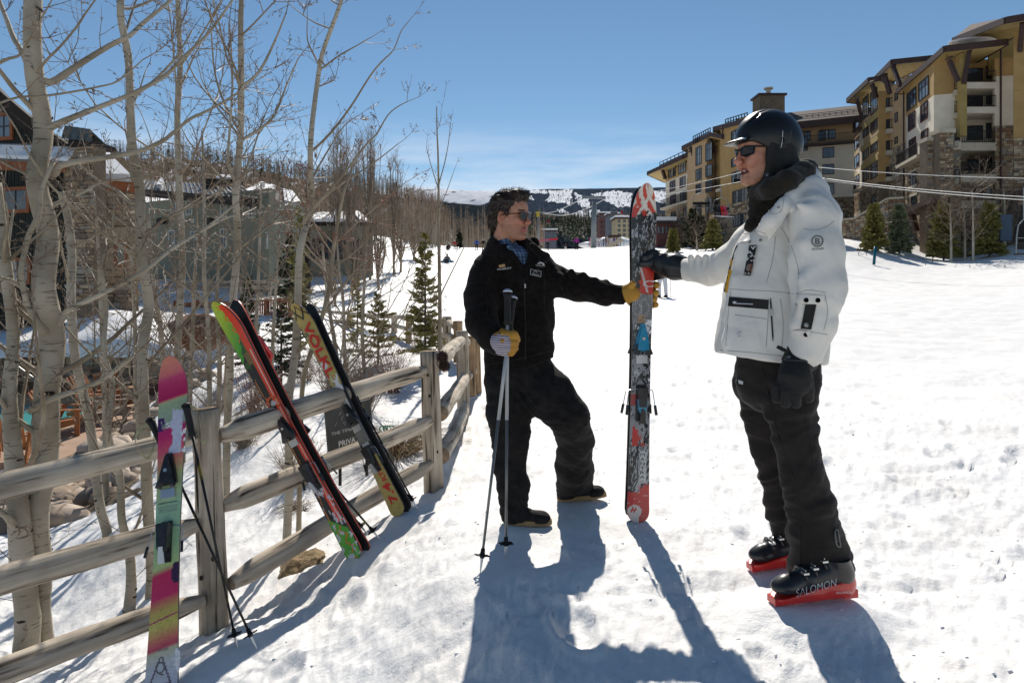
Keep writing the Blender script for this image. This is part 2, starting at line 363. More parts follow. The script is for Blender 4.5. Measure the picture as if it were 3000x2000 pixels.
nn_=fbm(XX_.ravel()/12,TT_.ravel()*20,3,9);set_color(hm_,np.where((nn_>.28)[:,None],SNW,np.array([.15,.115,.085])*(1+.4*nn_)[:,None]));link('wooded_hill',hm_,MNT,kind='structure')
# loose crumbs of snow thrown up round the feet and over the near slope
cr_=MB();rng.seed(50)
for _ in range(900):
    D=1.8+5.5*rng.random()**1.4;X=rng.uniform(-.35,.78)*D;cl=float(vnoise(np.array([X*2.2]),np.array([D*2.2]),71)[0])
    if cl<rng.uniform(-.25,.35):continue
    r=rng.uniform(.003,.008);cr_.ell((X,D,ground(X,D)+r*.05),(r*rng.uniform(.9,1.7),r*1.2,r*.55),None,5,3,.25)
cr_.build('snow_crumbs',CLEAN_SNOW,None,True,kind='stuff',label='loose crumbs of snow scattered over the trodden slope',category='snow')

# ------------------------------------------------------------------ hotel
CREAM=mat('cream stucco',(.60,.54,.43),.85,(.67,.60,.49),1.2,.15,30)
GOLD=mat('ochre stucco',(.34,.215,.085),.85,(.40,.26,.105),.9,.15,30)
TAN=mat('brown stucco',(.42,.285,.155),.85,(.47,.32,.18),.9,.15,30)
OLIVE=mat('olive soffit boards',(.28,.20,.07),.8,(.34,.25,.09),1.5)
SOFFIT=mat('ochre soffit',(.42,.31,.12),.8,(.36,.26,.10),1.5)
DTRIM=mat('dark brown trim',(.045,.026,.022),.6,(.06,.035,.03),3)
FRAME_D=mat('bronze window frame',(.03,.022,.02),.5)
FRAME_R=mat('red brown window frame',(.09,.028,.022),.5)
GLASS=mat('window glass',(.02,.03,.04),.08,(.05,.07,.09),.35,spec=.9)
CURT=mat('glass with drawn curtain',(.10,.12,.14),.15,(.22,.23,.23),.9,spec=.8)
IRON=mat('black iron railing',(.012,.012,.013),.5)
LEDGE=mat('pale stone ledge',(.50,.44,.34),.8,(.42,.37,.28),2)
ROOFM=mat('brown shingle roof',(.13,.10,.085),.85,(.19,.155,.135),6,.4,20)
MORTAR=mat('dark mortar',(.13,.10,.07),.9,(.18,.14,.10),3)  # dark brown backing seen between the raised stones
STONES=[mat('stone '+n_,c_,.85,c2_,4,.3,14)for n_,c_,c2_ in[('tan',(.31,.235,.145),(.27,.20,.12)),('rust',(.26,.155,.09),(.20,.12,.07)),('grey',(.30,.27,.23),(.2,.18,.15)),('buff',(.45,.37,.25),(.34,.27,.18)),('umber',(.17,.12,.08),(.11,.08,.055))]]

class Facade:
    def __init__(s,xa,Da,xb,Db):
        s.a=Vector(((xa*K-1500)*Da/F,Da,0));s.b=Vector(((xb*K-1500)*Db/F,Db,0))
        s.t=(s.b-s.a).normalized();s.L=(s.b-s.a).length;s.n=Vector((s.t.y,-s.t.x,0))
        if s.n.dot(-(s.a+s.b))<0:s.n=-s.n
        s.Z=Vector((0,0,1))
    def uz(s,x,y):
        r=Vector(((x*K-1500)/F,1,-(y*K-HY)/F));k=s.a.dot(s.n)/r.dot(s.n);p=r*k
        return(p-s.a).dot(s.t),CZ+p.z
    def P(s,u,z,o=0):return s.a+s.t*u+s.n*o+Vector((0,0,z))
    def slab(s,mb,u0,u1,z0,z1,o0,o1):mb.frame_box(s.a,s.t,s.n,s.Z,min(u0,u1),max(u0,u1),o0,o1,min(z0,z1),max(z0,z1))
    def rect(s,x0,x1,yt,yb):
        xc=(x0+x1)/2;return s.uz(x0,(yt+yb)/2)[0],s.uz(x1,(yt+yb)/2)[0],s.uz(xc,yb)[1],s.uz(xc,yt)[1]
    def wall(s,parent,m,u0,u1,z0,z1,th=.4,out=0,name='wall'):
        mb=MB();s.slab(mb,u0,u1,z0,z1,-th,out);return mb.build(name,m,parent)
    def window(s,parent,x0,x1,yt,yb,nx=2,ny=2,fm=None,gm=None,out=.0,trim=None):
        u0,u1,z0,z1=s.rect(x0,x1,yt,yb)
        if u0>u1:u0,u1=u1,u0
        mb=MB();w=.09;o=out
        if trim:mb2=MB();s.slab(mb2,u0-.3,u1+.3,z0-.3,z0-.0,o+.0,o+.14);mb2.build('window_ledge',trim,parent);mb2=MB();s.slab(mb2,u0-.3,u1+.3,z1,z1+.25,o,o+.12);mb2.build('window_ledge',trim,parent)
        for a,b in((u0,u0+w),(u1-w,u1)):s.slab(mb,a,b,z0,z1,o+.002,o+.10)
        for a,b in((z0,z0+w),(z1-w,z1)):s.slab(mb,u0+w,u1-w,a,b,o+.002,o+.10)
        bw=.05
        for i in range(1,nx):c=u0+(u1-u0)*i/nx;s.slab(mb,c-bw/2,c+bw/2,z0+w,z1-w,o+.004,o+.075)
        for j in range(1,ny):
            c=z0+(z1-z0)*(j/ny if ny>2 else .62)
            for i in range(nx):
                s.slab(mb,u0+w+.0 if i==0 else u0+(u1-u0)*i/nx+bw/2,(u1-w)if i==nx-1 else u0+(u1-u0)*(i+1)/nx-bw/2,c-bw/2,c+bw/2,o+.004,o+.07)
        win=mb.build('window',fm or FRAME_D,parent)
        for i in range(nx):
            g=MB();a=u0+w if i==0 else u0+(u1-u0)*i/nx+bw/2;b=(u1-w)if i==nx-1 else u0+(u1-u0)*(i+1)/nx-bw/2
            s.slab(g,a,b,z0+w,z1-w,o+.003,o+.03);g.build('pane',gm or(GLASS if rng.random()<.62 else CURT),win)
        return win
    def balcony(s,parent,u0,u1,z,depth=1.5,slab=.35,rail=1.05,out=0,ledge=None):
        mb=MB();s.slab(mb,u0,u1,z-slab,z,out+.003,out+depth);b=mb.build('balcony',ledge or LEDGE,parent)
        r=MB();o=out+depth-.06
        s.slab(r,u0,u1,z+rail-.07,z+rail,o-.05,o);s.slab(r,u0,u1,z+.08,z+.13,o-.04,o-.01)
        n=max(2,int((u1-u0)/.16))
        for i in range(n+1):c=u0+.02+(u1-u0-.04)*i/n;s.slab(r,c-.014,c+.014,z+.001,z+rail-.07,o-.04,o-.012)
        r.build('railing',IRON,b);return b
    def stone(s,parent,u0,u1,z0,z1,out=0,holes=(),sw=.46,sh=.23,slope=None):
        """raised random ashlar over the wall; slope(u) cuts it off at the top"""
        mb=MB();z=z0
        while z<z1-.08:
            h=sh*rng.uniform(.6,1.35);h=min(h,z1-z);u=u0
            while u<u1-.05:
                w=min(sw*rng.uniform(.45,1.6),u1-u)
                cu,cz=u+w/2,z+h/2
                if not any(a-.05<cu<b+.05 and c-.05<cz<d+.05 for a,b,c,d in holes)and(slope is None or cz<slope(cu)):
                    mb.mi=rng.choice([0,0,1,2,3,3,4]);s.slab(mb,u+.025,u+w-.025,z+.02,z+h-.02,out-.02,out+rng.uniform(.03,.10))
                u+=w
            z+=h
        mb.mi=0
        if mb.v:mb.build('stone_facing',STONES,parent,kind='stuff')
Q7=lambda x,y:(1881.6+x/2.666,y/2.666)
Q6=lambda x,y:(1450.4+x/5,235.2+y/5)
X7=lambda x:1881.6+x/2.666
X6=lambda x:1450.4+x/5
def roof(parent,poly,z,th=.55,up=1.8,shrink=.45,soffit=SOFFIT,name='roof'):
    """low hipped roof over a plan polygon: fascia ring, soffit, hips"""
    n=len(poly);c=sum((Vector((p[0],p[1],0))for p in poly),Vector())/n
    zz=[p[2]if len(p)>2 else z for p in poly]
    top=[Vector((p[0],p[1],zz[i]))for i,p in enumerate(poly)]
    inn=[Vector((c.x+(p.x-c.x)*shrink,c.y+(p.y-c.y)*shrink,p.z+up))for p in top]
    mb=MB();mb.add(top+inn,[(i,(i+1)%n,n+(i+1)%n,n+i)for i in range(n)]+[tuple(range(n,2*n))]);r=mb.build(name,ROOFM,parent)
    low=[p-Vector((0,0,th))for p in top];tp=[p+Vector((0,0,.04))for p in top]
    mb=MB()
    for i in range(n):
        a,b=low[i],low[(i+1)%n];d=(b-a).normalized();o=Vector((d.y,-d.x,0))
        if o.dot(a-c)<0:o=-o
        mb.add([a,b,tp[(i+1)%n],tp[i],a+o*.15,b+o*.15,tp[(i+1)%n]+o*.15,tp[i]+o*.15],[(0,1,2,3),(7,6,5,4),(0,4,5,1),(3,2,6,7),(0,3,7,4),(1,5,6,2)])
    mb.build('fascia',DTRIM,r)
    mb=MB();mb.add([p+Vector((0,0,.06))for p in low],[tuple(range(n))]);mb.build('soffit',soffit,r);return r
def brace(parent,a,b,w=.3):
    mb=MB();mb.beam(a,b,w,w*1.3);mb.beam(a+Vector((0,0,.1)),a+(a-b).normalized()*.15+Vector((0,0,.1)),w*1.5);mb.build('brace',DTRIM,parent)
def zat(x,y,D):return CZ-(y*K-HY)*D/F
def XY(x,D):return((x*K-1500)*D/F,D)
def downpipe(parent,x,D,z0,z1,name='downpipe'):
    X,Y=XY(x,D);MB().tube([(X,Y,z0),(X,Y,z1)],.09,8).build(name,DTRIM,parent)
GZ=-2.0
# ---- near block: corner tower with deep balconies
h1=thing('hotel_building',(40.7,66,1),'tall ochre and cream corner block of the hotel with deep stacked balconies and stone piers','hotel','blocks of the hotel above the slope')
fL=Facade(X7(530),74.6,X7(702),66.0)      # the flank that runs towards the far end
fR=Facade(X7(702),66.0,X7(868),65.2)      # the front
fB=Facade(X7(868),68.4,X7(1112),68.0)     # set back behind the balconies
fT=Facade(X7(1075),65.6,X7(1190),65.3)
ztop=23.6;zb1=fL.uz(*Q7(700,585))[1];zst=fL.uz(*Q7(665,945))[1]
fL.wall(h1,GOLD,0,fL.L,zb1,ztop);fL.wall(h1,CREAM,0,fL.L,zst,zb1-.003,out=0);fL.wall(h1,MORTAR,0,fL.L,GZ,zst-.003)
fR.wall(h1,GOLD,.0,fR.L,zb1,ztop);fR.wall(h1,CREAM,0,fR.L,zst,zb1-.003);fR.wall(h1,MORTAR,0,fR.L,GZ,zst-.003)
fB.wall(h1,GOLD,0,fB.L,zat(0,0,68)*0+fB.uz(*Q7(905,520))[1],ztop+.75);fB.wall(h1,CREAM,0,fB.L,fB.uz(*Q7(905,880))[1],fB.uz(*Q7(905,520))[1]-.003);fB.wall(h1,MORTAR,0,fB.L,GZ,fB.uz(*Q7(905,880))[1]-.003)
fT.wall(h1,CREAM,0,fT.L,fT.uz(*Q7(1150,770))[1],fT.uz(*Q7(1150,465))[1]);fT.wall(h1,GOLD,0,fT.L,fT.uz(*Q7(1150,465))[1]+.003,ztop);fT.wall(h1,MORTAR,0,fT.L,GZ,fT.uz(*Q7(1150,770))[1]-.003)
side=Facade(X7(1075),65.6,X7(1112),70);
mbx=MB();pA=fT.P(0,0);mbx.prism([fT.P(0,12.5,-.41),fB.P(fB.L,12.5,.0),fB.P(fB.L,ztop,.0),fT.P(0,ztop,-.41)],Vector((.4,0,0)));mbx.build('wall',CREAM,h1)
Wn=[]
def W7(f,x0,x1,yt,yb,**k):
    f.window(h1,X7(x0),X7(x1),yt/2.666,yb/2.666,**k);Wn.append(f.rect(X7(x0),X7(x1),yt/2.666,yb/2.666))
W7(fL,541,596,552,664,nx=3,ny=2);W7(fL,612,672,487,604,nx=3,ny=2)
W7(fL,548,590,690,795,nx=2,fm=FRAME_R);W7(fL,624,667,630,740,nx=2,fm=FRAME_R)
W7(fL,553,594,848,955,nx=2,fm=FRAME_R);W7(fL,627,669,795,905,nx=2,fm=FRAME_R)
W7(fL,558,596,1055,1135,nx=2,trim=LEDGE);W7(fL,635,670,1020,1105,nx=2,trim=LEDGE)
W7(fL,566,600,1200,1285,nx=2,trim=LEDGE);W7(fL,640,676,1165,1255,nx=2,trim=LEDGE)
fL.stone(h1,0,fL.L,GZ+1,zst,holes=[w for w in Wn[6:]])
u0=fL.uz(*Q7(530,1000))[0];fL.balcony(h1,u0,fL.uz(*Q7(665,940))[0],zst+.05,1.0,.3,1.2)
fR.stone(h1,0,fR.L,GZ+1,zst)
# balconies in the recess
for yt,yb,st in((510,520,0),(660,668,0),(878,895,1),(1070,1085,1),(1230,1262,1)):
    z=fT.uz(X7(980),yt/2.666)[1]
    bal=MB();a,b=fR.P(fR.L-.2,z,-.3),fT.P(.1,z,.1)
    bal.prism([a,b,fB.P(fB.L,z,.01),fB.P(0,z,.01)],Vector((0,0,-.6 if not st else-.75)));bb=bal.build('balcony',LEDGE if st else CREAM,h1)
    r=MB();A=a+Vector((0,.08,0));B=b+Vector((0,.08,0));n_=int((B-A).length/.17)
    r.beam(A+Vector((0,0,1.1)),B+Vector((0,0,1.1)),.07);r.beam(A+Vector((0,0,.12)),B+Vector((0,0,.12)),.04)
    for i in range(n_+1):p=A.lerp(B,i/n_);r.beam(p,p+Vector((0,0,1.08)),.03)
    r.build('railing',IRON,bb)
for yt,yb in((420,498),(580,655),(770,860),(975,1045),(1125,1215)):
    W7(fB,905,1000,yt,yb,nx=3,ny=1,gm=GLASS);W7(fB,1020,1052,yt-15,yb-12,nx=1,ny=1,gm=GLASS)
fB.stone(h1,0,fB.L,GZ+1,fB.uz(*Q7(905,880))[1],holes=[w for w in Wn[-4:]])
fT.stone(h1,0,fT.L,GZ+1,fT.uz(*Q7(1150,770))[1],out=.02)
# small side balconies at the recess corner
for y in(560,700,870,1095):
    u1_=fR.L;z=fR.uz(X7(850),y/2.666)[1];fR.balcony(h1,fR.uz(X7(818),y/2.666)[0],u1_-.3,z,.7,.5,1.1)
    fR.window(h1,X7(828),X7(862),(y-58)/2.666,(y-2)/2.666,nx=1,ny=1,gm=GLASS)
# column and piers
cx=Facade(X7(862),64.2,X7(905),64.1);cx.wall(h1,OLIVE,0,cx.L,cx.uz(*Q7(880,830))[1],ztop,th=.9,name='column')
for xa,xb,yt,D in((738,820,815,63.4),(662,712,865,64.6)):
    p=Facade(X7(xa),D,X7(xb),D-.05);zt=p.uz(X7(xa),yt/2.666)[1];p.wall(h1,MORTAR,0,p.L,GZ,zt,th=1.4,name='pier');p.stone(h1,0,p.L,GZ+1,zt,sw=.5)
    p.wall(h1,LEDGE,-.15,p.L+.15,zt+.003,zt+.35,th=1.5,out=.2,name='pier_cap')
# roof and braces
zr=24.3
ap=XY(X7(768),63.5);lf=XY(X7(478),75.5);rt=XY(X7(1150),63.2)
zf=lambda x,y,D:zat(X7(x),y/2.666,D)
roof(h1,[(lf[0],lf[1],zf(480,545,75.5)),(ap[0],ap[1],zf(768,285,63.5)),(rt[0],rt[1],zf(1150,243,63.2)),(rt[0]+1,rt[1]+9,zf(1150,243,63.2)),(lf[0]+8,lf[1]+2,zf(480,545,75.5))],zr,up=.8)
brace(h1,Vector((*XY(X7(795),63.9),zf(795,368,63.9))),Vector((*XY(X7(850),64.1),zf(850,500,64.1))))
brace(h1,Vector((*XY(X7(918),63.9),zf(918,320,63.9))),Vector((*XY(X7(885),64.1),zf(885,515,64.1))))
downpipe(h1,X7(1112),65.0,GZ,zf(1112,290,65));downpipe(h1,X7(517),74.4,GZ,zf(517,560,74.4))
# sloping canopy and strut at the foot
mbx=MB();mbx.beam(Vector((*XY(X7(525),70),zf(525,1315,70))),Vector((*XY(X7(745),62),zf(745,1222,62))),1.6,.45);mbx.build('canopy',DTRIM,h1)
brace(h1,Vector((*XY(X7(570),68.6),zf(570,1310,68.6))),Vector((*XY(X7(598),68.6),zf(598,1415,68.6))),.35)
snowpatch=MB();snowpatch.ell(Vector((*XY(X7(935),67),zf(935,258,67))),(2.3,1.5,.13));snowpatch.build('roof_snow',CLEAN_SNOW,h1,True)
# ---- right-hand tower, cut by the picture edge
h2=thing('hotel_building',(48,63,1),'ochre end tower of the hotel over a stone base, the one standing nearest the slope','hotel','blocks of the hotel above the slope')
f2=Facade(X7(1190),62.5,X7(1500),60.5);zs2=f2.uz(*Q7(1200,850))[1]
f2.wall(h2,GOLD,0,f2.L,zs2,25.0);fq=Facade(X7(1040),67.2,X7(1215),66.4);fq.wall(h2,OLIVE,0,fq.L,22.5,26.2);f2.wall(h2,MORTAR,0,f2.L,GZ,zs2-.003,out=0);f2.stone(h2,0,f2.L,GZ+1,zs2,sw=.52)
for y in(560,700):
    mbx=MB();z=f2.uz(X7(1200),y/2.666)[1];f2.slab(mbx,0,f2.L,z,z+.06,0,.02);mbx.build('joint_strip',OLIVE,h2)
a0=XY(X7(985),66);a1=XY(X7(1140),60.5);a2=XY(X7(1560),58)
roof(h2,[(a0[0],a0[1]+4,zf(985,235,70)),(a1[0],a1[1],zf(1140,110,60.5)),(a2[0],a2[1],zf(1140,108,60.5)),(a2[0],a2[1]+12,zf(1140,110,62))],28,up=.6,shrink=.6)
brace(h2,Vector((*XY(X7(1245),60.9),zf(1250,140,60.9))),Vector((*XY(X7(1228),62.2),zf(1228,315,62.2))),.35)
mbx=MB();mbx.beam(Vector((*XY(X7(1140),61.5),zf(1140,1185,61.5))),Vector((*XY(X7(1500),60),zf(1500,1190,60))),.9,.5);mbx.beam(Vector((*XY(X7(1205),61),zf(1205,1195,61))),Vector((*XY(X7(1150),61),zf(1150,1380,61))),.5,.5);mbx.build('porch_beam',DTRIM,h2)
mbx=MB();f2.slab(mbx,f2.uz(*Q7(1195,1300))[0],f2.L,f2.uz(*Q7(1195,1420))[1]-1,f2.uz(*Q7(1195,1260))[1],.1,.14);mbx.build('opening',FRAME_D,h2)
# ---- mid block
h3=thing('hotel_building',(40,84,1),'brown and ochre middle block of the hotel with bracketed eaves and paired windows','hotel','blocks of the hotel above the slope')
g1=Facade(X7(262),88.2,X7(364),80.4);g2=Facade(X7(364),80.4,X7(432),80.0);g3=Facade(X7(432),80.0,X7(536),75.2)
zt3=25.5;zb3=g1.uz(*Q7(320,1140))[1]
g1.wall(h3,TAN,0,g1.L,zb3,zt3-2.4);g1.wall(h3,MORTAR,0,g1.L,GZ,zb3-.003,th=.4)
g2.wall(h3,GOLD,0,g2.L,g2.uz(*Q7(400,1110))[1],zt3-.9);g2.wall(h3,MORTAR,0,g2.L,GZ,g2.uz(*Q7(400,1110))[1]-.003)
zs3=g3.uz(*Q7(480,895))[1];g3.wall(h3,TAN,0,g3.L,zs3,zt3-.6);g3.wall(h3,MORTAR,0,g3.L,GZ,zs3-.003)
hs=[]
for x0,x1,ys in((270,304,((590,720),(755,835),(880,970),(1020,1105))),(318,358,((550,690),(715,800),(838,930),(980,1090)))):
    for yt,yb in ys:g1.window(h3,X7(x0),X7(x1),yt/2.666,yb/2.666,nx=3,ny=2)
for y in(735,870,985):
    mbx=MB();z=g1.uz(X7(312),(y-8)/2.666)[1];g1.slab(mbx,0,g1.L,z-.7,z,0,.12);mbx.build('floor_band',SOFFIT,h3)
for y in(670,800,930,1090):
    u=g2.uz(X7(405),y/2.666);g2.balcony(h3,u[0],g2.L+.4,u[1],1.0,.5,1.1);g2.window(h3,X7(408),X7(430),(y-68)/2.666,(y-2)/2.666,nx=1,ny=1,gm=GLASS)
for yt,yb in((565,615),(690,748),(840,880)):g3.window(h3,X7(466),X7(482),yt/2.666,yb/2.666,nx=1,ny=1)
g3.window(h3,X7(475),X7(492),1020/2.666,1065/2.666,nx=1,ny=1,trim=LEDGE)
g3.stone(h3,0,g3.L,GZ+1,zs3,sw=.48);g1.stone(h3,0,g1.L,GZ+1,zb3,holes=[g1.rect(X7(325),X7(352),1195/2.666,1260/2.666)])
g1.window(h3,X7(325),X7(352),1195/2.666,1260/2.666,nx=2,ny=1)
b0=XY(X7(172),90);b1=XY(X7(305),80.5);b2=XY(X7(372),79.5);b3=XY(X7(440),77.5)
roof(h3,[(b0[0],b0[1],zf(172,605,90)),(b1[0],b1[1],zf(300,478,80.5)),(b2[0],b2[1],zf(368,468,79.5)),(b2[0]+6,b2[1]+6,zf(368,468,79.5)),(b0[0]+10,b0[1]+4,zf(172,605,90))],24,up=.6)
c0=XY(X7(345),82);c1=XY(X7(445),76.5);c2=XY(X7(720),74)
roof(h3,[(c0[0],c0[1],zf(345,470,82)),(c1[0],c1[1],zf(445,368,76.5)),(c2[0],c2[1],zf(700,340,74)),(c2[0],c2[1]+8,zf(700,335,74)),(c0[0]+6,c0[1]+8,zf(345,470,82))],26,up=.5)
for xa,ya,xb,yb in((232,610,258,710),(322,510,352,600),(402,468,432,575),(455,415,495,525)):
    brace(h3,Vector((*XY(X7(xa),79.4+(320-xa)*.04),zf(xa,ya,79.4+(320-xa)*.04))),Vector((*XY(X7(xb),80.2+(340-xb)*.05),zf(xb,yb,80.2+(340-xb)*.05))),.32)
# ---- back wing
h4=thing('hotel_building',(36,92,1),'cream rear wing of the hotel under a long brown roof with a top floor gallery','hotel','blocks of the hotel above the slope')
k1=Facade(1745,95,X7(215),90.0);k2=Facade(X7(200),96,X7(268),87.5)
zg=k1.uz(X7(40),888/2.666)[1];ze=k1.uz(X7(0),770/2.666)[1];zms=k1.uz(X7(100),1210/2.666)[1]
k1.wall(h4,TAN,0,k1.L,zg,ze+.6);k1.wall(h4,CREAM,0,k1.L,zms,zg-.003,out=.35);k1.wall(h4,MORTAR,0,k1.L,GZ,zms-.003)
for yt,yb in((905,970),(1008,1070),(1125,1195)):k1.window(h4,X7(20),X7(92),yt/2.666,yb/2.666,nx=2,ny=1,fm=FRAME_R,out=.35,gm=GLASS)
for yt,yb in((905,960),):k1.window(h4,1834,1856,316,348,nx=2,ny=1,fm=FRAME_R,out=.35,gm=GLASS)
k1.window(h4,X7(2),X7(58),795/2.666,855/2.666,nx=3,ny=1);k1.window(h4,X7(58),X7(100),793/2.666,853/2.666,nx=2,ny=1);k1.window(h4,1829,1845,301,324,nx=2,ny=2);k1.window(h4,1847,1862,301,324,nx=2,ny=2)
k1.window(h4,1920-42,1920-60+36,301,324,nx=2,ny=2)
k1.balcony(h4,0,k1.L,zg+.02,1.1,.2,1.15,out=.35,ledge=DTRIM)
k1.stone(h4,0,k1.L,GZ+1,zms)
k2.wall(h4,CREAM,0,k2.L,k2.uz(X7(230),1170/2.666)[1],k2.uz(X7(230),820/2.666)[1]);k2.wall(h4,TAN,0,k2.L,k2.uz(X7(230),820/2.666)[1]+.003,23.5);k2.wall(h4,MORTAR,0,k2.L,GZ,k2.uz(X7(230),1170/2.666)[1]-.003)
for yt,yb in((845,915),(950,1030),(1075,1150)):k2.window(h4,X7(218),X7(246),yt/2.666,yb/2.666,nx=2,ny=1,fm=FRAME_R)
k2.window(h4,X7(210),X7(245),725/2.666,790/2.666,nx=3,ny=1);k2.balcony(h4,0,k2.L,k2.uz(X7(240),812/2.666)[1],.9,.2,1.15,ledge=DTRIM);k2.balcony(h4,0,k2.L,k2.uz(X7(240),1175/2.666)[1],.9,.3,1.15)
for y in(925,1035):k2.balcony(h4,0,k2.L*.35,k2.uz(X7(200),y/2.666+6)[1],.7,.4,1.1)
k2.stone(h4,0,k2.L,GZ+1,k2.uz(X7(230),1170/2.666)[1])
e0=k1.P(-1,ze,1.6);e1=k1.P(k1.L+3.5,ze+.2,1.6);rise=Vector((0,6,zat(1900,262,96)-ze))
mbx=MB();mbx.prism([e0,e1,e1+rise,e0+rise],Vector((0,0,.35)));rr=mbx.build('roof',ROOFM,h4)
MB().beam(e0+Vector((0,-.1,-.1)),e1+Vector((0,-.1,-.1)),.25,.9).build('fascia',DTRIM,rr)
mg=MB()
for j in(.3,.45):mg.beam(e0+rise*j+Vector((0,0,.6)),e1+rise*j+Vector((0,0,.6)),.06)
for i in range(24):p=e0.lerp(e1,i/23)+rise*.3;mg.beam(p+Vector((0,0,.2)),p+Vector((0,0,.7)),.06)
mg.build('snow_guard',IRON,rr)
cxm=MB();p=Vector((*XY(1765,100),zat(1765,262,100)));cxm.box(p,(3.6,3,4.6));ch=cxm.build('chimney',MORTAR,h4)
MB().box(p+Vector((0,0,2.45)),(4.1,3.5,.3)).build('chimney_cap',DTRIM,ch);MB().tube([p+Vector((0,0,2.6)),p+Vector((0,0,3.6))],.35,8).tube([p+Vector((0,0,3.6)),p+Vector((0,0,3.8))],.7,8).build('flue',LEDGE,ch)
# ---- far wing
h5=thing('hotel_building',(24,105,1),'long stepped far wing of the hotel descending to a pointed eave, cream and ochre','hotel','blocks of the hotel above the slope')
w0,w3=X6(390),1832
def Dl(x):                              # distance along the wing's line
    a=(x*K-1500)/F;X0=(w0*K-1500)/F*115;t=(X0-a*115)/(a+.144);return 115+t
secs=[(X6(392),X6(722)),(X6(728),X6(955)),(X6(965),X6(1140)),(X6(1135),X6(1560))]
outs=[0,1.2,.2,1.4];Fs=[]
for(xa,xb),o in zip(secs,outs):
    f=Facade(xa,Dl(xa),xb,Dl(xb));f.a+=f.n*o;f.b+=f.n*o;Fs.append(f)
f0,f1,f2_,f3=Fs
def y6(y):return 235.2+y/5
zc0=f0.uz(X6(560),y6(845))[1];zs0=f0.uz(X6(560),y6(1170))[1]
f0.wall(h5,GOLD,0,f0.L,zc0,20.75,th=2.5);f0.wall(h5,CREAM,0,f0.L,zs0,zc0-.003);f0.wall(h5,MORTAR,0,f0.L,GZ,zs0-.003)
f1.wall(h5,TAN,0,f1.L,f1.uz(X6(840),y6(1290))[1],22.5,th=3);f1.wall(h5,MORTAR,0,f1.L,GZ,f1.uz(X6(840),y6(1290))[1]-.003)
f2_.wall(h5,GOLD,0,f2_.L,zs0-1,21.6,th=3);f2_.wall(h5,MORTAR,0,f2_.L,GZ,zs0-1.003)
z3s=f3.uz(X6(1250),y6(1140))[1];f3.wall(h5,GOLD,0,f3.L,z3s,22.6,th=3);f3.wall(h5,MORTAR,0,f3.L,GZ,z3s-.003)
def W6(f,x0,x1,yt,yb,**k):f.window(h5,X6(x0),X6(x1),y6(yt),y6(yb),**k);return f.rect(X6(x0),X6(x1),y6(yt),y6(yb))
W6(f0,428,510,728,858,nx=3);W6(f0,540,628,680,810,nx=3)
for x0,x1,yt,yb in((443,505,902,1022),(558,622,856,978),(448,512,1062,1185),(563,630,1022,1145)):W6(f0,x0,x1,yt,yb,nx=2,ny=1,fm=FRAME_R)
hl=[W6(f0,460,512,1255,1330,nx=2,ny=1),W6(f0,600,655,1195,1330,nx=2,ny=2)]
f0.stone(h5,0,f0.L,GZ+1,zs0,holes=hl,sw=.6,sh=.3);f0.balcony(h5,0,f0.L,zs0+.05,1.0,.35,1.3)
for y in(790,960,1120):u=f0.uz(X6(668),y6(y));f0.balcony(h5,u[0],f0.L,u[1],.5,.5,1.2);W6(f0,672,712,y-130,y-5,nx=1,ny=1,gm=GLASS)
for x0,x1,rows in((742,806,((510,720),(765,895),(938,1040),(1150,1310))),(855,930,((462,670),(715,852),(895,1030),(1100,1275)))):
    for yt,yb in rows:W6(f1,x0,x1,yt,yb,nx=3,ny=2)
for yt,yb in((480,605),(675,800),(860,950),(1065,1200)):W6(f2_,1030,1066,yt,yb,nx=1,ny=1,fm=FRAME_R)
mbx=MB();u=f2_.rect(X6(1015),X6(1080),y6(650),y6(1180));f2_.slab(mbx,u[0],u[1],u[2],u[3],.0,.06)
W6(f3,1150,1215,325,445,nx=3);W6(f3,1150,1215,640,740,nx=3);W6(f3,1155,1270,790,925,nx=4);W6(f3,1165,1335,1000,1190,nx=5,ny=2)
h3l=[W6(f3,1172,1315,1280,1420,nx=5,ny=2)];f3.stone(h5,0,f3.L,GZ+1,z3s,holes=h3l,sw=.6,sh=.3)
for y in(1000,):u=f2_.uz(X6(1020),y6(y));f2_.balcony(h5,u[0],f2_.L,u[1],.7,.4,1.1)
def roof6(pts,up=.5,back=9):
    P=[(*XY(X6(x),D),zat(X6(x),y6(y),D))for x,y,D in pts];a,b=P[0],P[-1]
    roof(h5,P+[(b[0]+5,b[1]+back,b[2]),(a[0]+5,a[1]+back,a[2])],20,up=up)
D5=Dl(X6(190))if False else 122
roof6([(185,800,117),(705,560,Dl(X6(705))-2)]);roof6([(585,505,Dl(X6(640))-1),(912,345,Dl(X6(920))-4),(1050,375,Dl(X6(1050))-3.5)]);roof6([(945,285,Dl(X6(990))-2),(1400,165,Dl(X6(1330))-5)],back=14)
for xa,ya,xb,yb in((360,785,388,880),(680,510,720,670),(900,400,945,575),(1058,300,1085,490)):
    Da=Dl(X6(xa))-3;Db=Dl(X6(xb))-1.5
    brace(h5,Vector((*XY(X6(xa),Da),zat(X6(xa),y6(ya),Da))),Vector((*XY(X6(xb),Db),zat(X6(xb),y6(yb),Db))),.38)
sg=MB()
for(xa,ya,Da,xb,yb,Db)in((325,722,114,690,555,101),(708,430,99,905,330,94),(1080,235,92,1330,160,88)):
    A=Vector((*XY(X6(xa),Da),zat(X6(xa),y6(ya),Da)));B=Vector((*XY(X6(xb),Db),zat(X6(xb),y6(yb),Db)))
    sg.beam(A,B,.09);sg.beam(A+Vector((0,0,.45)),B+Vector((0,0,.45)),.09)
    for i in range(9):p=A.lerp(B,i/8);sg.beam(p-Vector((0,0,.7)),p+Vector((0,0,.5)),.1)
sg.build('snow_guard',IRON,h5)
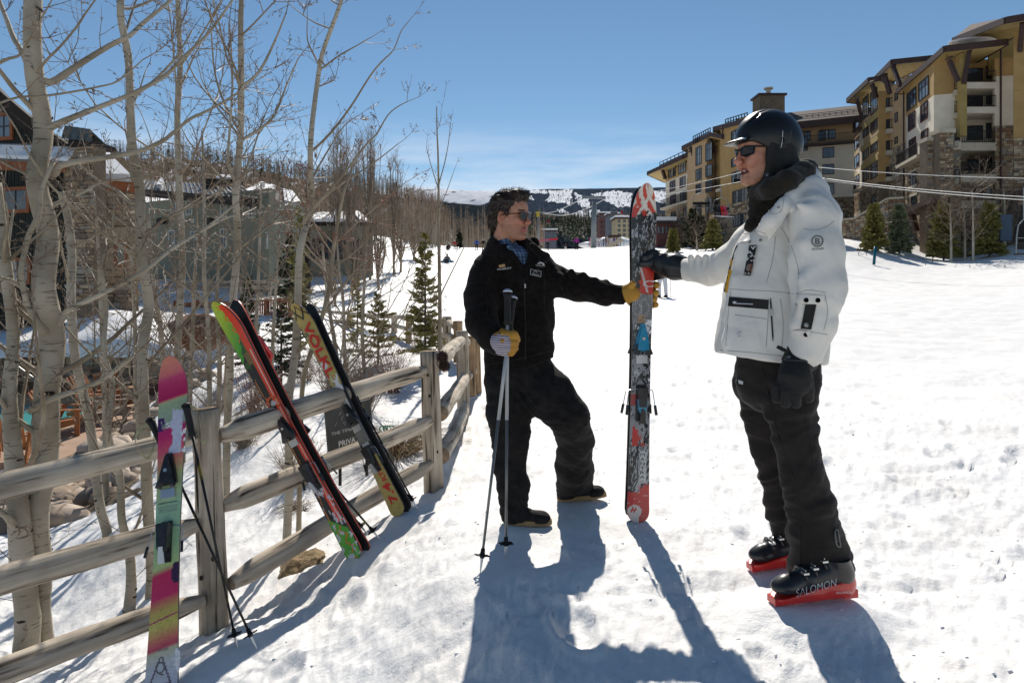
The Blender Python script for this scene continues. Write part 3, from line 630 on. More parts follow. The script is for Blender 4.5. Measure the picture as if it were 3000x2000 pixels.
downpipe(h5,X6(722),Dl(X6(722))-1.4,GZ,19);downpipe(h5,X6(963),Dl(X6(963))-1.4,GZ,21)
# terrace walls in front of the hotel, stairs, low stone retaining walls
tw=thing('retaining_wall',(38,66,1),'curved rubble stone terrace wall below the hotel, topped by a pale coping','wall')
for xa,ya,Da,xb,yb,Db in((X7(140),505,72,X7(225),503,70),(X7(225),503,70,X7(430),457,66),(X7(430),457,66,X7(525),455,65)):
    f=Facade(xa,Da,xb,Db);za=zat(xa,ya,Da);zb_=zat(xb,yb,Db)
    mb=MB();a_,b_=f.P(0,za),f.P(f.L,zb_);mb.prism([Vector((a_.x,a_.y,GZ)),Vector((b_.x,b_.y,GZ)),b_,a_],Vector((0,.5,0)));mb.build('wall',MORTAR,tw)
    f.stone(tw,0,f.L,1.2,max(za,zb_),out=.03,sw=.5,slope=lambda u,za=za,zb_=zb_,L=f.L:za+(zb_-za)*u/L)
    MB().beam(a_+Vector((0,.1,.05)),b_+Vector((0,.1,.05)),.5,.16).build('coping',LEDGE,tw)
lw=thing('retaining_wall',(43,60,1),'low dark rubble wall along the snow edge under the hotel balconies','wall')
f=Facade(X7(130),69,X7(640),63);f.wall(lw,MORTAR,0,f.L,GZ,3.9);f.stone(lw,0,f.L,1.0,3.9,sw=.55)
f=Facade(X7(640),63,X7(1300),59);f.wall(lw,MORTAR,0,f.L,GZ,3.2);f.stone(lw,0,f.L,.6,3.2,sw=.55)

# ------------------------------------------------------------------ aspens
def bark():
    m=bpy.data.materials.new('aspen bark');m.use_nodes=True;n=m.node_tree.nodes;l=m.node_tree.links;b=n['Principled BSDF']
    b.inputs['Roughness'].default_value=.75;b.inputs['Specular IOR Level'].default_value=.25
    t=n.new('ShaderNodeTexCoord')
    a=n.new('ShaderNodeTexNoise');a.inputs['Scale'].default_value=2.4;a.inputs['Detail'].default_value=6;l.new(t.outputs['Object'],a.inputs['Vector'])
    r=n.new('ShaderNodeValToRGB');r.color_ramp.elements[0].position=.34;r.color_ramp.elements[1].position=.66
    r.color_ramp.elements[0].color=(.23,.19,.13,1);r.color_ramp.elements[1].color=(.45,.395,.31,1);l.new(a.outputs['Fac'],r.inputs['Fac'])
    mp=n.new('ShaderNodeMapping');mp.inputs['Scale'].default_value=(5,5,42);l.new(t.outputs['Object'],mp.inputs['Vector'])
    d=n.new('ShaderNodeTexNoise');d.inputs['Scale'].default_value=1.5;d.inputs['Detail'].default_value=3;l.new(mp.outputs['Vector'],d.inputs['Vector'])
    q=n.new('ShaderNodeMapRange');q.inputs['From Min'].default_value=.59;q.inputs['From Max'].default_value=.68;q.inputs['To Max'].default_value=.8;l.new(d.outputs['Fac'],q.inputs['Value'])
    x=n.new('ShaderNodeMix');x.data_type='RGBA';x.inputs[7].default_value=(.10,.085,.06,1);l.new(q.outputs['Result'],x.inputs[0]);l.new(r.outputs['Color'],x.inputs[6]);l.new(x.outputs[2],b.inputs['Base Color'])
    nb=n.new('ShaderNodeTexNoise');nb.inputs['Scale'].default_value=30;nb.inputs['Detail'].default_value=5;l.new(t.outputs['Object'],nb.inputs['Vector'])
    bp=n.new('ShaderNodeBump');bp.inputs['Strength'].default_value=.5;bp.inputs['Distance'].default_value=.01;l.new(nb.outputs['Fac'],bp.inputs['Height']);l.new(bp.outputs['Normal'],b.inputs['Normal'])
    return m
BARK=bark()
KNOT=mat('aspen knot',(.022,.017,.013),.9,(.06,.045,.03),20,.6,40)
BRANCHM=mat('aspen branch bark',(.33,.28,.20),.75,(.20,.15,.10),5)
TWIGM=mat('aspen twigs',(.14,.095,.062),.6,(.24,.175,.115),6)
TWIGF=mat('grey brown twigs',(.22,.17,.125),.8,(.30,.24,.18),.5)
REDTWIG=mat('red willow twigs',(.20,.085,.055),.7,(.26,.14,.09),4)
DARKBARK=mat('dark bark',(.09,.075,.06),.85,(.14,.12,.10),6)
def smooth_path(pts,rad,k=4):
    P,Rr=[],[]
    n=len(pts)
    for i in range(n-1):
        p0=pts[max(i-1,0)];p1=pts[i];p2=pts[i+1];p3=pts[min(i+2,n-1)]
        for j in range(k):
            t=j/k
            P.append(.5*((2*p1)+(p2-p0)*t+(2*p0-5*p1+4*p2-p3)*t*t+(3*p1-p0-3*p2+p3)*t**3));Rr.append(rad[i]*(1-t)+rad[i+1]*t)
    P.append(pts[-1]);Rr.append(rad[-1]);return P,Rr
def twig(mb,p,d,L,r,depth,up=.35,buds=True,n=3):
    """a crooked twig that bends to the light and forks"""
    seg=max(3,int(L/.09))if L<1.2 else 9
    seg=min(seg,9);pts=[p.copy()];dirs=[];d=d.normalized()
    for i in range(seg):
        d=(d+Vector((rng.gauss(0,.13),rng.gauss(0,.13),rng.gauss(0,.10)+up*.16))).normalized();pts.append(pts[-1]+d*L/seg);dirs.append(d.copy())
    mb.tube(pts,[max(r*(1-.75*i/seg),.0011)for i in range(seg+1)],n,cap=False)
    if depth>0:
        k=rng.randint(2,4)if depth>1 else rng.randint(2,5)
        for _ in range(k):
            i=rng.randint(1,seg-1);dd=dirs[i];side=dd.cross(Vector((rng.gauss(0,1),rng.gauss(0,1),rng.gauss(0,1)))).normalized()
            twig(mb,pts[i],dd*.65+side*.8,L*rng.uniform(.28,.58)*(1-.4*i/seg),r*.6,depth-1,up,buds,n)
    elif buds:
        for _ in range(3):
            i=rng.randint(1,seg);q=pts[i];e=dirs[i-1].cross(Vector((rng.gauss(0,1),rng.gauss(0,1),1))).normalized();mb.tube([q,q+e*.010+dirs[i-1]*.010,q+e*.014+dirs[i-1]*.022],[.0016,.0032,.0008],3,cap=False)
def knot(mb,P,Rr,i,ang,s=1):
    t=(P[min(i+1,len(P)-1)]-P[max(i-1,0)]).normalized();u=t.cross(Vector((0,1,0))).normalized();w=t.cross(u)
    o=u*math.cos(ang)+w*math.sin(ang);r=Rr[i];tang=t.cross(o).normalized()
    rot=Matrix((tang,o,t)).transposed();mb.ell(P[i]+o*r*.93,(r*.55*s,r*.15,r*.20*s),rot,8,4,.15)
def aspen(trunk,D,label,branches=(),auto=10,seed=1,tw=26,lean_d=0,tl=.42,spread=1.0,rmin=.0,depth=1,sway=.12,tr=.0042,autolen=1.0,group='bare aspens behind the fence',zr=None,root=True,name='aspen_tree',bm=None,kn=1.0,tmat=None):
    """trunk: [(x, y, width)...] seen places from top to base"""
    rng.seed(seed)
    n=len(trunk);pts=[DT(x,y,D+lean_d*(1-i/max(1,n-1)))for i,(x,y,w)in enumerate(trunk)];rad=[max(pxm(w,D)/2,rmin)for _,_,w in trunk]
    pts=[p+Vector((0,rng.gauss(0,sway*.3),0))if 0<i<n-1 else p for i,p in enumerate(pts)]
    if root:
        b=pts[-1];g=ground(b.x,b.y)
        if g<b.z+.4:pts.append(Vector((b.x,b.y,min(g,b.z)-.12)));rad.append(rad[-1]*1.12)
    P,Rr=smooth_path(pts,rad)
    a=thing(name,pts[-1],label,'tree',group)
    tm=MB();tm.tube(P,[r*rng.uniform(.975,1.025)for r in Rr],12 if rad[-1]>.04 else 7);t_=tm.build('trunk',bm or BARK,a,True)
    if rad[-1]>.025:
        km=MB()
        for _ in range(int(len(P)*1.0*kn)):knot(km,P,Rr,rng.randint(1,len(P)-2),rng.uniform(-math.pi,math.pi)if rng.random()<.4 else(rng.uniform(-.9,.9)-math.pi/2),rng.uniform(.5,1.25))
        if km.v:km.build('knots',KNOT,t_,True,kind='stuff')
    bmesh=[];tm2=MB()
    for br in branches:
        pp=[DT(x,y,D+dd)for x,y,w,dd in br];rr=[pxm(w,D)/2 for x,y,w,dd in br];jn=min(P,key=lambda q:(q-pp[0]).length)
        if .01<(jn-pp[0]).length<.16:pp.insert(0,jn);rr.insert(0,rr[0])
        BP,BR=smooth_path(pp,rr,3);m_=MB();m_.tube(BP,[r*rng.uniform(.94,1.06)for r in BR],8 if rr[0]>.012 else 5);m_.build('branch',BARK if rr[0]>.014 else BRANCHM,a,True);bmesh.append((BP,BR))
    for k in range(auto):                                   # upward-sweeping side branches
        i=int(rng.uniform(.03,.80)*len(P));p=P[i];r0=Rr[i];az=rng.uniform(0,2*math.pi);L=rng.uniform(.7,1.5)*autolen*(.4+.6*i/len(P)+.3)
        d=Vector((math.cos(az)*spread,math.sin(az)*.7,rng.uniform(.35,1.0))).normalized();seg=7;q=[p];dd=d
        for s_ in range(seg):dd=(dd+Vector((rng.gauss(0,.10),rng.gauss(0,.10),.10))).normalized();q.append(q[-1]+dd*L/seg)
        rb=min(max(r0*.34,.004),.022);qr=[rb*(1-.78*j/seg)+.0012 for j in range(seg+1)]
        m_=MB();m_.tube(q,qr,5);m_.build('branch',BRANCHM,a,True);bmesh.append((q,qr))
    for BP,BR in bmesh:
        L=sum((BP[i+1]-BP[i]).length for i in range(len(BP)-1));c=max(3,int(L*tw/3.6))
        for _ in range(c):
            i=int(rng.uniform(.12,.98)*(len(BP)-1));d=(BP[i+1]-BP[i]).normalized();side=d.cross(Vector((rng.gauss(0,1),rng.gauss(0,1),rng.gauss(0,1)))).normalized()
            twig(tm2,BP[i],d*.7+side,tl*rng.uniform(.4,1.3),tr*rng.uniform(.7,1.2),depth)
        d=(BP[-1]-BP[-2]).normalized();twig(tm2,BP[-1],d,tl,tr,depth)
    for _ in range(int(tw*.5)):
        i=int(rng.uniform(0,.85)*(len(P)-1));az=rng.uniform(0,6.28);twig(tm2,P[i],Vector((math.cos(az),math.sin(az),.5)),tl*rng.uniform(.4,1.2),tr,depth)
    tm2.build('twigs',tmat or TWIGM,a,kind='stuff')
    return a
z1=lambda*L:[(a/2.857,b/2.857,w,d)for a,b,w,d in L]
z2=lambda*L:[(a/2.857,470+b/2.857,w,d)for a,b,w,d in L]
# the big one by the lodge
aspen([(80,-60,36),(84,60,37),(89,180,37),(95,300,39),(103,420,42),(112,540,44),(118,660,48),(112,780,53),(106,900,54),(93,1050,56),(88,1180,50),(92,1300,44),(98,1400,36),(108,1500,36)],4.75,'thickest pale aspen trunk, left of the pink ski, with long limbs reaching right',[
 z1((330,540,17,0),(440,478,15,.05),(540,410,14,.1),(720,300,12,.2),(850,235,11,.2),(930,160,10,.3),(1090,30,8,.3),(1150,-30,7,.35)),
 z1((340,832,17,0),(420,795,14,0),(620,715,12,.1),(760,660,11,.1),(900,600,10,.1),(1080,500,9,.2),(1200,380,8,.2),(1300,290,7,.2),(1400,180,6,.2),(1540,-20,5,.2)),
 z1((345,1150,20,0),(400,1085,14,-.05),(600,1048,12,-.05),(780,1020,11,-.1),(920,990,10,-.1),(1060,930,9,-.1),(1150,860,8,-.1),(1250,780,7,-.1),(1340,738,6,-.1),(1450,680,5,-.1),(1590,590,4,-.1)),
 z1((350,1345,10,0),(450,1300,8,.1),(560,1255,7,.2),(700,1190,5,.3),(1100,1140,3,.5)),
 z2((380,775,22,0),(450,690,13,0),(640,600,11,-.1),(760,540,10,-.1),(940,440,10,-.1),(1130,290,8,0),(1340,160,7,.1),(1540,0,5,.2)),
 z2((210,1345,18,-.05),(350,1270,13,-.15),(560,1200,11,-.25),(700,1130,10,-.35),(800,1050,9,-.4),(885,985,8,-.45)),
 [(104,760,24,-.05),(80,730,15,-.1),(60,690,12,-.15),(49,627,12,-.2),(52,603,12,-.2),(66,540,12,-.2),(84,505,12,-.22),(91,470,11,-.22),(95,437,10,-.22),(122,372,7,-.2)],
 z2((305,690,22,0),(200,590,13,-.1),(100,510,9,-.2),(0,480,7,-.3),(-80,470,5,-.3)),
 z1((250,560,20,.05),(210,490,15,.1),(150,350,14,.2),(90,250,12,.3),(40,120,11,.35),(0,20,10,.4),(-30,-60,9,.4)),
 z1((250,1215,14,0),(190,1150,8,-.1),(100,1110,5,-.2),(0,1060,3,-.3)),
 z1((240,480,7,-.2),(300,400,6,-.25),(400,300,5,-.3),(500,180,5,-.3),(560,90,4,-.3),(640,-20,3,-.3)),
 z1((-40,690,6,-.4),(120,640,5,-.35),(300,630,5,-.3),(500,600,5,-.3),(650,570,4,-.3),(780,530,4,-.3),(940,390,2.5,-.3)),
 z1((-20,420,8,-.2),(60,385,7,-.2),(130,360,5,-.2),(200,250,4,-.2),(330,20,3,-.2))],auto=7,seed=5,tw=18,tl=.36,autolen=.8)
aspen([(-10,420,24),(2,560,27),(8,760,26),(12,900,30),(20,1030,37),(35,1150,44),(48,1300,50),(58,1420,52),(60,1500,54)],4.6,'pale aspen trunk at the left edge, leaning in front of the thick one',[
 [(40,1215,22,0),(15,1185,14,-.1),(-20,1160,10,-.15)]],auto=4,seed=8,tw=18,tl=.35)
aspen([(283,-50,14),(286,40,15),(293,130,16),(301,240,17),(307,340,19),(315,430,21),(321,500,22),(327,600,22),(331,700,22),(331,800,22),(337,900,23),(342,1000,24),(342,1150,24),(345,1300,24),(346,1372,24)],5.0,'tall straight aspen directly behind the pink ski',[
 z1((860,640,9,0),(1000,540,7,.2),(1120,420,6,.3),(1180,340,5,.3),(1260,200,4,.4)),z1((860,1330,9,0),(780,1260,7,.2),(640,1180,5,.3),(520,1080,4,.3)),z1((940,1540,8,0),(1080,1440,6,.2),(1300,1330,5,.3),(1480,1230,4,.3),(1760,1040,3,.4)),z1((835,60,7,0),(960,20,6,.2),(1030,-20,5,.2))],auto=7,seed=12,tw=17,tl=.36,tr=.0034)
aspen([(139,440,14),(149,500,17),(160,590,17),(171,680,18),(184,820,19),(196,920,19),(205,994,19),(222,1090,20),(238,1160,20),(246,1222,21)],6.3,'slender yellow-green aspen stem between the thick trunk and the pool chairs',auto=5,seed=14,tw=14,autolen=.7)
aspen([(250,560,5),(238,610,7),(238,700,9),(246,800,11),(255,900,13),(257,994,14),(269,1090,16),(280,1190,17),(287,1265,19),(296,1340,22),(297,1400,26)],4.85,'thin dark-footed aspen leaning left, just left of the pink ski',[[(238,620,7,0),(246,590,5,0),(256,540,4,0),(262,470,3,0)]],auto=6,seed=16,tw=18,autolen=.6)
aspen([(406,-60,10),(408,60,11),(410,150,12),(410,260,13),(412,380,14),(413,480,14),(414,600,14),(413,700,14),(412,800,15),(414,900,16),(416,985,17)],9.0,'straight grey aspen beyond, between the pink ski and the green and orange skis',auto=13,seed=21,tw=15,tl=.7,autolen=1.7,tr=.007)
aspen([(340,480,6),(345,560,8),(353,640,10),(362,740,11),(366,850,12),(370,960,13)],9.5,'thin crooked aspen beside the stone chimney',auto=8,seed=24,tw=11,tl=.6,autolen=1.3,tr=.007)
aspen([(556,-40,10),(556,60,12),(558,175,14),(550,315,15),(542,437,15),(540,549,15),(537,640,16),(530,760,17),(525,870,17),(521,980,17),(519,1135,18)],6.7,'tall aspen rising behind the tips of the green and orange skis',[
 z1((1570,850,7,0),(1500,740,6,.1),(1430,560,5,.2),(1400,400,4,.3),(1380,100,3,.4)),z1((1560,1230,9,0),(1500,1080,7,-.1),(1500,950,6,-.1),(1525,560,5,-.1),(1505,150,4,-.1)),
 z1((1580,920,7,0),(1700,850,6,.1),(1800,760,5,.1),(1880,560,4,.2),(1960,380,3,.2)),z1((1590,570,7,0),(1700,470,6,0),(1800,280,5,0),(1880,80,3,0)),z1((1540,1410,7,0),(1440,1450,6,-.2),(1250,1560,6,-.3),(1100,1640,4,-.4))],auto=12,seed=27,tw=26,tl=.5,autolen=1.1,tr=.005)
aspen([(464,300,4),(467,420,7),(470,540,9),(473,640,10),(476,760,10),(480,870,11),(484,980,12)],8.2,'thin upright aspen left of the green and orange skis',auto=10,seed=31,tw=18,tl=.6,autolen=1.2,tr=.006)
aspen([(800,-60,7),(785,20,9),(743,122,10),(729,192,11),(721,315,12),(715,400,13),(709,470,14),(694,575,16),(687,690,17),(677,820,18),(670,925,19),(664,1020,19),(661,1110,19),(659,1240,20)],5.25,'leaning aspen between the two pairs of skis, its crown spreading right into the sky',[
 [(718,345,7,0),(760,305,6,.1),(806,245,5,.15),(848,178,4.5,.2),(876,143,4,.2),(904,115,3,.2),(921,73,2.5,.2),(939,49,1.6,.2)],
 [(700,505,8,0),(740,455,6,-.1),(785,406,5,-.15),(841,332,4.5,-.2),(865,308,4,-.2),(890,266,3,-.2),(914,245,2.4,-.2),(942,231,1.5,-.2)],
 [(736,160,5,0),(778,129,4,.1),(820,105,3,.1),(856,84,1.6,.1)],[(728,200,4,0),(765,185,3,.1),(772,172,1.5,.1)],
 [(738,160,5,0),(718,120,4,-.1),(706,90,3,-.1),(706,40,2,-.1)],[(705,500,7,0),(760,440,5,.1),(850,380,3.5,.15),(915,330,2,.2)],[(712,420,6,0),(745,360,4,.2),(790,290,3,.2),(825,265,2,.2)]],auto=4,seed=35,tw=15,tl=.22,autolen=.5,tr=.0028)
aspen([(812,370,4),(800,420,6),(790,450,7),(768,560,9),(757,665,10),(725,780,11),(700,870,11),(692,1000,11),(690,1100,11),(686,1228,13)],5.35,'thin reddish sapling close beside the leaning aspen between the ski pairs',[[(757,665,6,0),(740,610,5,.1),(700,560,3.5,.1),(660,490,2.5,.1)],[(770,560,5,0),(810,520,4,.1),(870,470,3,.2),(930,420,1.6,.2)],[(745,720,5,0),(800,640,4,.1),(850,590,3,.1),(905,560,1.6,.1)]],auto=7,seed=38,tw=20,tl=.25,autolen=.6,tr=.003,bm=BRANCHM,tmat=REDTWIG)
aspen([(1003,245,2),(1004,300,3),(1006,360,4),(1007,450,5),(1007,540,7),(1010,640,8),(1011,740,9),(1011,845,10)],12.5,'single tall sapling beside the small spruce left of the man in black',[[(1007,425,3,0),(1020,380,2.5,.1),(1030,330,2,.1),(1034,290,1.3,.1)],[(1006,430,3,0),(990,380,2,-.1),(980,340,1.5,-.1)],[(1008,480,2.6,0),(1024,445,2,.1),(1040,400,1.4,.1)],[(1011,680,4,0),(1040,620,3,.1),(1075,550,2,.2)]],auto=3,seed=41,tw=10,tl=.35,autolen=.6,tr=.005,bm=BRANCHM,name='sapling')
more=[([(505,560,5),(500,700,8),(503,840,10),(500,960,12)],11,'thin aspen among the brush left of the green ski tip',44),([(452,560,5),(446,660,8),(440,760,9),(436,900,11)],12,'grey aspen stem in front of the green building',45),
 ([(300,520,5),(303,640,7),(312,760,9),(318,900,11),(320,1000,12)],10.5,'thin aspen close to the pool retaining wall',46),([(770,480,3),(778,600,5),(788,700,7),(792,800,9),(800,890,10)],12,'thin willow stem above the brown brush, behind the gold skis',47),
 ([(845,520,4),(838,640,6),(832,760,8),(838,870,9)],13,'leaning stem among brown brush left of the small spruce',48),([(740,560,5),(752,690,8),(770,800,10),(780,900,12)],10.5,'dark stem crossing the snow behind the gold ski tips',49),([(215,440,4),(228,560,6),(232,700,9),(240,860,11),(243,1010,13)],8.5,'thin aspen in front of the stone chimney',50),
 ([(600,420,4),(596,560,6),(590,680,8),(586,800,10)],14,'stem standing before the red timber railing',51),([(640,560,4),(634,650,6),(628,760,8),(622,900,10)],11.5,'stem rising from the snowbank between the two pairs of skis',52),([(30,480,5),(22,620,7),(26,760,9),(30,900,11)],9.0,'thin stem before the dark lodge wall',53)]
for tr_,D_,lb,sd in more:aspen(tr_,D_,lb,auto=7,seed=sd,tw=7,tl=.7,autolen=1.7,tr=.007,kn=.6)
# tall bare willows on the bank, upright brooms of branches
def broom(x,y0,y1,D,label,n=16,seed=1,w=30,m=TWIGF,wb=6):
    rng.seed(seed);b=base(x,y1,D);H=(y1-y0)*K*D/F;W=pxm(w,D)
    a=thing('willow_tree',b,label,'tree','bare willows at the edge of the ski run');tm=MB();br=MB()
    tm.tube([b-Vector((0,0,.2)),b+Vector((rng.gauss(0,.1),0,H*.35)),b+Vector((rng.gauss(0,.2),0,H*.62))],[pxm(wb,D)/2,pxm(wb,D)/2*.7,pxm(wb,D)/2*.4],6);tm.build('trunk',BRANCHM,a,True)
    for i in range(n):
        f=rng.uniform(.05,.6);p=b+Vector((0,0,H*f));az=rng.uniform(0,6.28);e=rng.uniform(.2,1)*W;top=b+Vector((math.cos(az)*e,math.sin(az)*e,H*(rng.uniform(.7,1)-.22*(e/W)**2)))
        mid=p.lerp(top,.45)+Vector((math.cos(az)*e*.25,math.sin(az)*e*.25,-.06*H));q,r=smooth_path([p,mid,top],[.035*D/30,.022*D/30,.008*D/30],4);br.tube(q,r,4,cap=False)
        for k in range(13):
            j=rng.randint(2,len(q)-1);d=(q[j]-q[j-1]).normalized();s=Vector((rng.gauss(0,1),rng.gauss(0,1),0)).normalized()
            twig(br,q[j],d+s*.5,H*rng.uniform(.07,.17),.010*D/30,1,.5,False)
    br.build('branches',m,a,kind='stuff');return a
for i,(x,y0,y1,D,n,w,lb)in enumerate([(772,262,640,52,18,26,'tall bare willow rising behind the gold ski tips'),(800,268,640,47,22,36,'tallest broom-like willow against the sky right of the leaning aspen'),(850,270,620,50,22,38,'bare willow with dense upright twigs left of the mountain'),(905,330,610,55,18,30,'rightmost big willow where the brush meets the snow'),(870,430,620,44,20,36,'lower tangled willow beneath the tall ones'),(810,470,640,38,20,40,'grey thicket willow on the bank above the little spruces'),(920,450,610,60,18,34,'short willow at the edge of the snow run'),(950,470,590,75,16,30,'low willow by the aspen wood'),(770,560,680,34,14,34,'low grey thicket over the snowbank')]):
    broom(x,y0,y1,D,lb,n,60+i,w)
# dormant brush on the bank behind the fence
def bush(x,y1,D,h,w,label,n=90,seed=1,m=TWIGF,name='bush',group='leafless bushes behind the fence',droop=0,r=.004):
    rng.seed(seed);b=base(x,y1,D);mb=MB();H=pxm(h,D);W=pxm(w,D)/2
    a=thing(name,b,label,'bush',group)
    for i in range(n):
        az=rng.uniform(0,6.28);e=rng.uniform(0,1)**.6;s=b+Vector((math.cos(az)*W*.3*e,math.sin(az)*W*.3*e,-.05));L=H*rng.uniform(.6,1.15)
        d=Vector((math.cos(az)*e*W/H*1.1,math.sin(az)*e*W/H*1.1,1)).normalized()
        if droop:
            pts=[s+d*L*t+Vector((math.cos(az),math.sin(az),0))*W*.5*t*t-Vector((0,0,droop*L*t**2.4))for t in(0,.25,.5,.75,1)];mb.tube(pts,[r,r,r*.8,r*.6,r*.3],3,cap=False)
        else:twig(mb,s,d,L,r,1,.3,False)
    mb.build('stems',m,a,kind='stuff');return a
GRASSM=mat('dry straw grass',(.34,.25,.14),.8,(.22,.16,.10),5)
for i,(x,y,D,h,w,n,m,lb)in enumerate([(830,960,9.5,150,150,190,TWIGF,'wide brown leafless bush behind the fence, below the gold ski'),(770,930,10.5,120,120,120,TWIGF,'brown bush under the gold ski pair'),(900,930,11,130,110,110,REDTWIG,'reddish twiggy bush beneath the left small spruce'),(590,940,9.5,150,80,90,REDTWIG,'spiky thin brush just left of the orange ski'),(560,1010,8.2,120,90,90,TWIGF,'thin brush above the top rail at the near post'),(700,870,13,90,100,80,TWIGF,'low brush on the bank behind the ski tips'),(450,960,10.5,110,110,110,TWIGF,'brush beside the near fence post, over the rocks'),(500,900,12,90,90,80,TWIGF,'grey brush on the snowbank near the timber railing'),(690,1090,6.6,110,120,110,GRASSM,'dry brush immediately behind the grey sign'),(960,800,16,70,70,60,TWIGF,'low brush at the foot of the tallest small spruce'),(640,820,18,60,90,60,TWIGF,'small brush in front of the timber deck')]):
    bush(x,y,D,h,w,lb,n,80+i,m)
bush(905,1040,7.0,150,210,'arching straw grass clump with drooping blades beside the sign',520,99,GRASSM,'ornamental_grass',None,.45,.0028)
bush(690,1130,6.0,60,90,'trampled dry grass tuft at the left foot of the sign',150,98,GRASSM,'ornamental_grass',None,.8,.0025)
# ------------------------------------------------------------------ spruces
NEEDLE=mat('spruce needles',(.17,.16,.045),.7,(.32,.28,.085),5,spec=.3,lo=.3,hi=.7)
NEEDLE_D=mat('dark spruce needles',(.022,.032,.018),.75,(.055,.068,.032),3,spec=.2)
NEEDLE_B=mat('blue green spruce needles',(.13,.16,.10),.7,(.24,.25,.13),3,spec=.3)
def spruce_mesh(H,W,seed,tiers=22,per=9,blades=34,bl=.05,trunk_r=.03,droop=.25,gap=0.0):
    rg=np.random.RandomState(seed);V=[];Q=[];tb=MB()
    for t in range(tiers):
        f=(t+.5)/tiers;z=H*(.10+.88*f**.92);L0=W*(1-f)**.82+.05*W
        for k in range(max(4,int(per*(1-.4*f)))):
            if rg.rand()<gap:continue
            az=rg.rand()*6.283;L=L0*rg.uniform(.5,1.25);up=.5*f-droop*(1-f)+rg.normal(0,.06);d=np.array([math.cos(az),math.sin(az),up]);zz=z+rg.normal(0,H/tiers*.35)
            tb.tube([(0,0,zz),(d[0]*L*.6,d[1]*L*.6,zz+d[2]*L*.55),(d[0]*L,d[1]*L,zz+d[2]*L*.8+.07*L)],[.012*H/2.4,.007*H/2.4,.002],3,cap=False)
            n=int(blades*(.4+.6*L/W));s=rg.uniform(.12,1.02,n);side=np.array([-d[1],d[0],0])
            wdt=rg.uniform(-1,1,n)*.20*L*(1.15-s);c=np.stack([d[0]*L*s,d[1]*L*s,zz+d[2]*L*(s-.2*s*s)+.07*L*s*s+rg.normal(0,.015*H/2.4,n)],-1)+side*wdt[:,None]
            dirn=d*.8+side*np.sign(wdt)[:,None]*rg.uniform(.3,1,(n,1))+rg.normal(0,.3,(n,3));dirn/=np.linalg.norm(dirn,axis=1)[:,None]
            pr=np.cross(dirn,rg.normal(0,1,(n,3)));pr/=np.linalg.norm(pr,axis=1)[:,None];l_=bl*rg.uniform(.6,1.3,(n,1));w_=l_*.27
            V.append(np.stack([c-pr*w_,c+pr*w_,c+dirn*l_+pr*w_*.3,c+dirn*l_-pr*w_*.3],1).reshape(-1,3))
    v=np.concatenate(V);q=np.arange(len(v)).reshape(-1,4)
    tr=MB();tr.tube([(0,0,-.2),(.01,0,H*.5),(0,0,H*.99)],[trunk_r,trunk_r*.6,.004],7)
    return tr.mesh('trunk',True),tb.mesh('boughs'),np_mesh('needles',v,quads=q)
def spruce(x,ytop,ybase,D,w,label,seed,m=NEEDLE,group='small spruces on the bank',shared=None,ground_it=True,**k):
    H=(ybase-ytop)*K*D/F;b=base(x,ybase,D)if ground_it else DT(x,ybase,D)
    top=DT(x,ytop,D).z;H=top-b.z
    a=thing('spruce_tree',b,label,'tree',group,local=True)
    tr,bo,ne=spruce_mesh(H,pxm(w,D)/2,seed,**k)
    link('trunk',tr,DARKBARK,a);link('boughs',bo,DARKBARK,a,kind='stuff');link('needles',ne,m,a,kind='stuff');return a
spruce(976,538,835,13,105,'tallest of the small spruces, yellow-green, left of the man in black',43,tiers=22,per=9,blades=56,bl=.062,droop=.02,gap=.22)
spruce(868,676,800,14,110,'short spreading spruce above the brown bush',4,tiers=12,per=9,blades=56,bl=.062,droop=.02,gap=.2)
spruce(570,640,800,15.5,70,'dark green spruce in front of the timber railing',5,NEEDLE_D,tiers=18,per=10,blades=44,bl=.07)
spruce(688,460,800,17,80,'tall sparse spruce behind the leaning aspen between the skis',6,NEEDLE,tiers=26,per=7,blades=36,bl=.08,gap=.15)
spruce(645,700,830,13,120,'low dark spruce on the snowbank between the pairs of skis',7,NEEDLE_D,tiers=10,per=10,blades=44,bl=.06,droop=.3)
spruce(665,530,690,30,70,'shaggy spruce by the corner of the green building',8,NEEDLE_D,tiers=18,per=9,blades=36,bl=.15)
spruce(820,640,760,20,50,'thin pale spruce among the stems left of the short one',9,NEEDLE,tiers=14,per=6,blades=30,bl=.09,gap=.2)
spruce(1135,500,558,120,16,'dark spruce at the edge of the aspen wood just left of the man in black',10,NEEDLE_D,None,tiers=12,per=9,blades=22,bl=.5,trunk_r=.15)
spruce(1055,528,560,120,12,'small dark spruce among the aspen trunks',11,NEEDLE_D,None,tiers=10,per=8,blades=20,bl=.4,trunk_r=.1)
g_='young spruces along the snow edge below the hotel'
for i,(x,yt,yb,D,w,m,lb)in enumerate([(X7(335),1250,1470,62,48,NEEDLE,'young spruce standing alone on bare trunk, leftmost below the near hotel block'),(X7(490),1260,1485,62,44,NEEDLE_B,'blue-green young spruce left of the hotel canopy strut'),(X7(762),1235,1482,60,60,NEEDLE,'widest yellow-green young spruce below the stone piers'),(X7(1040),1250,1478,58,56,NEEDLE,'dense young spruce below the lowest hotel balcony')]):
    spruce(x,yt/2.666,yb/2.666,D,w,lb,20+i,m,g_,tiers=17,per=14,blades=60,bl=.34,trunk_r=.09)
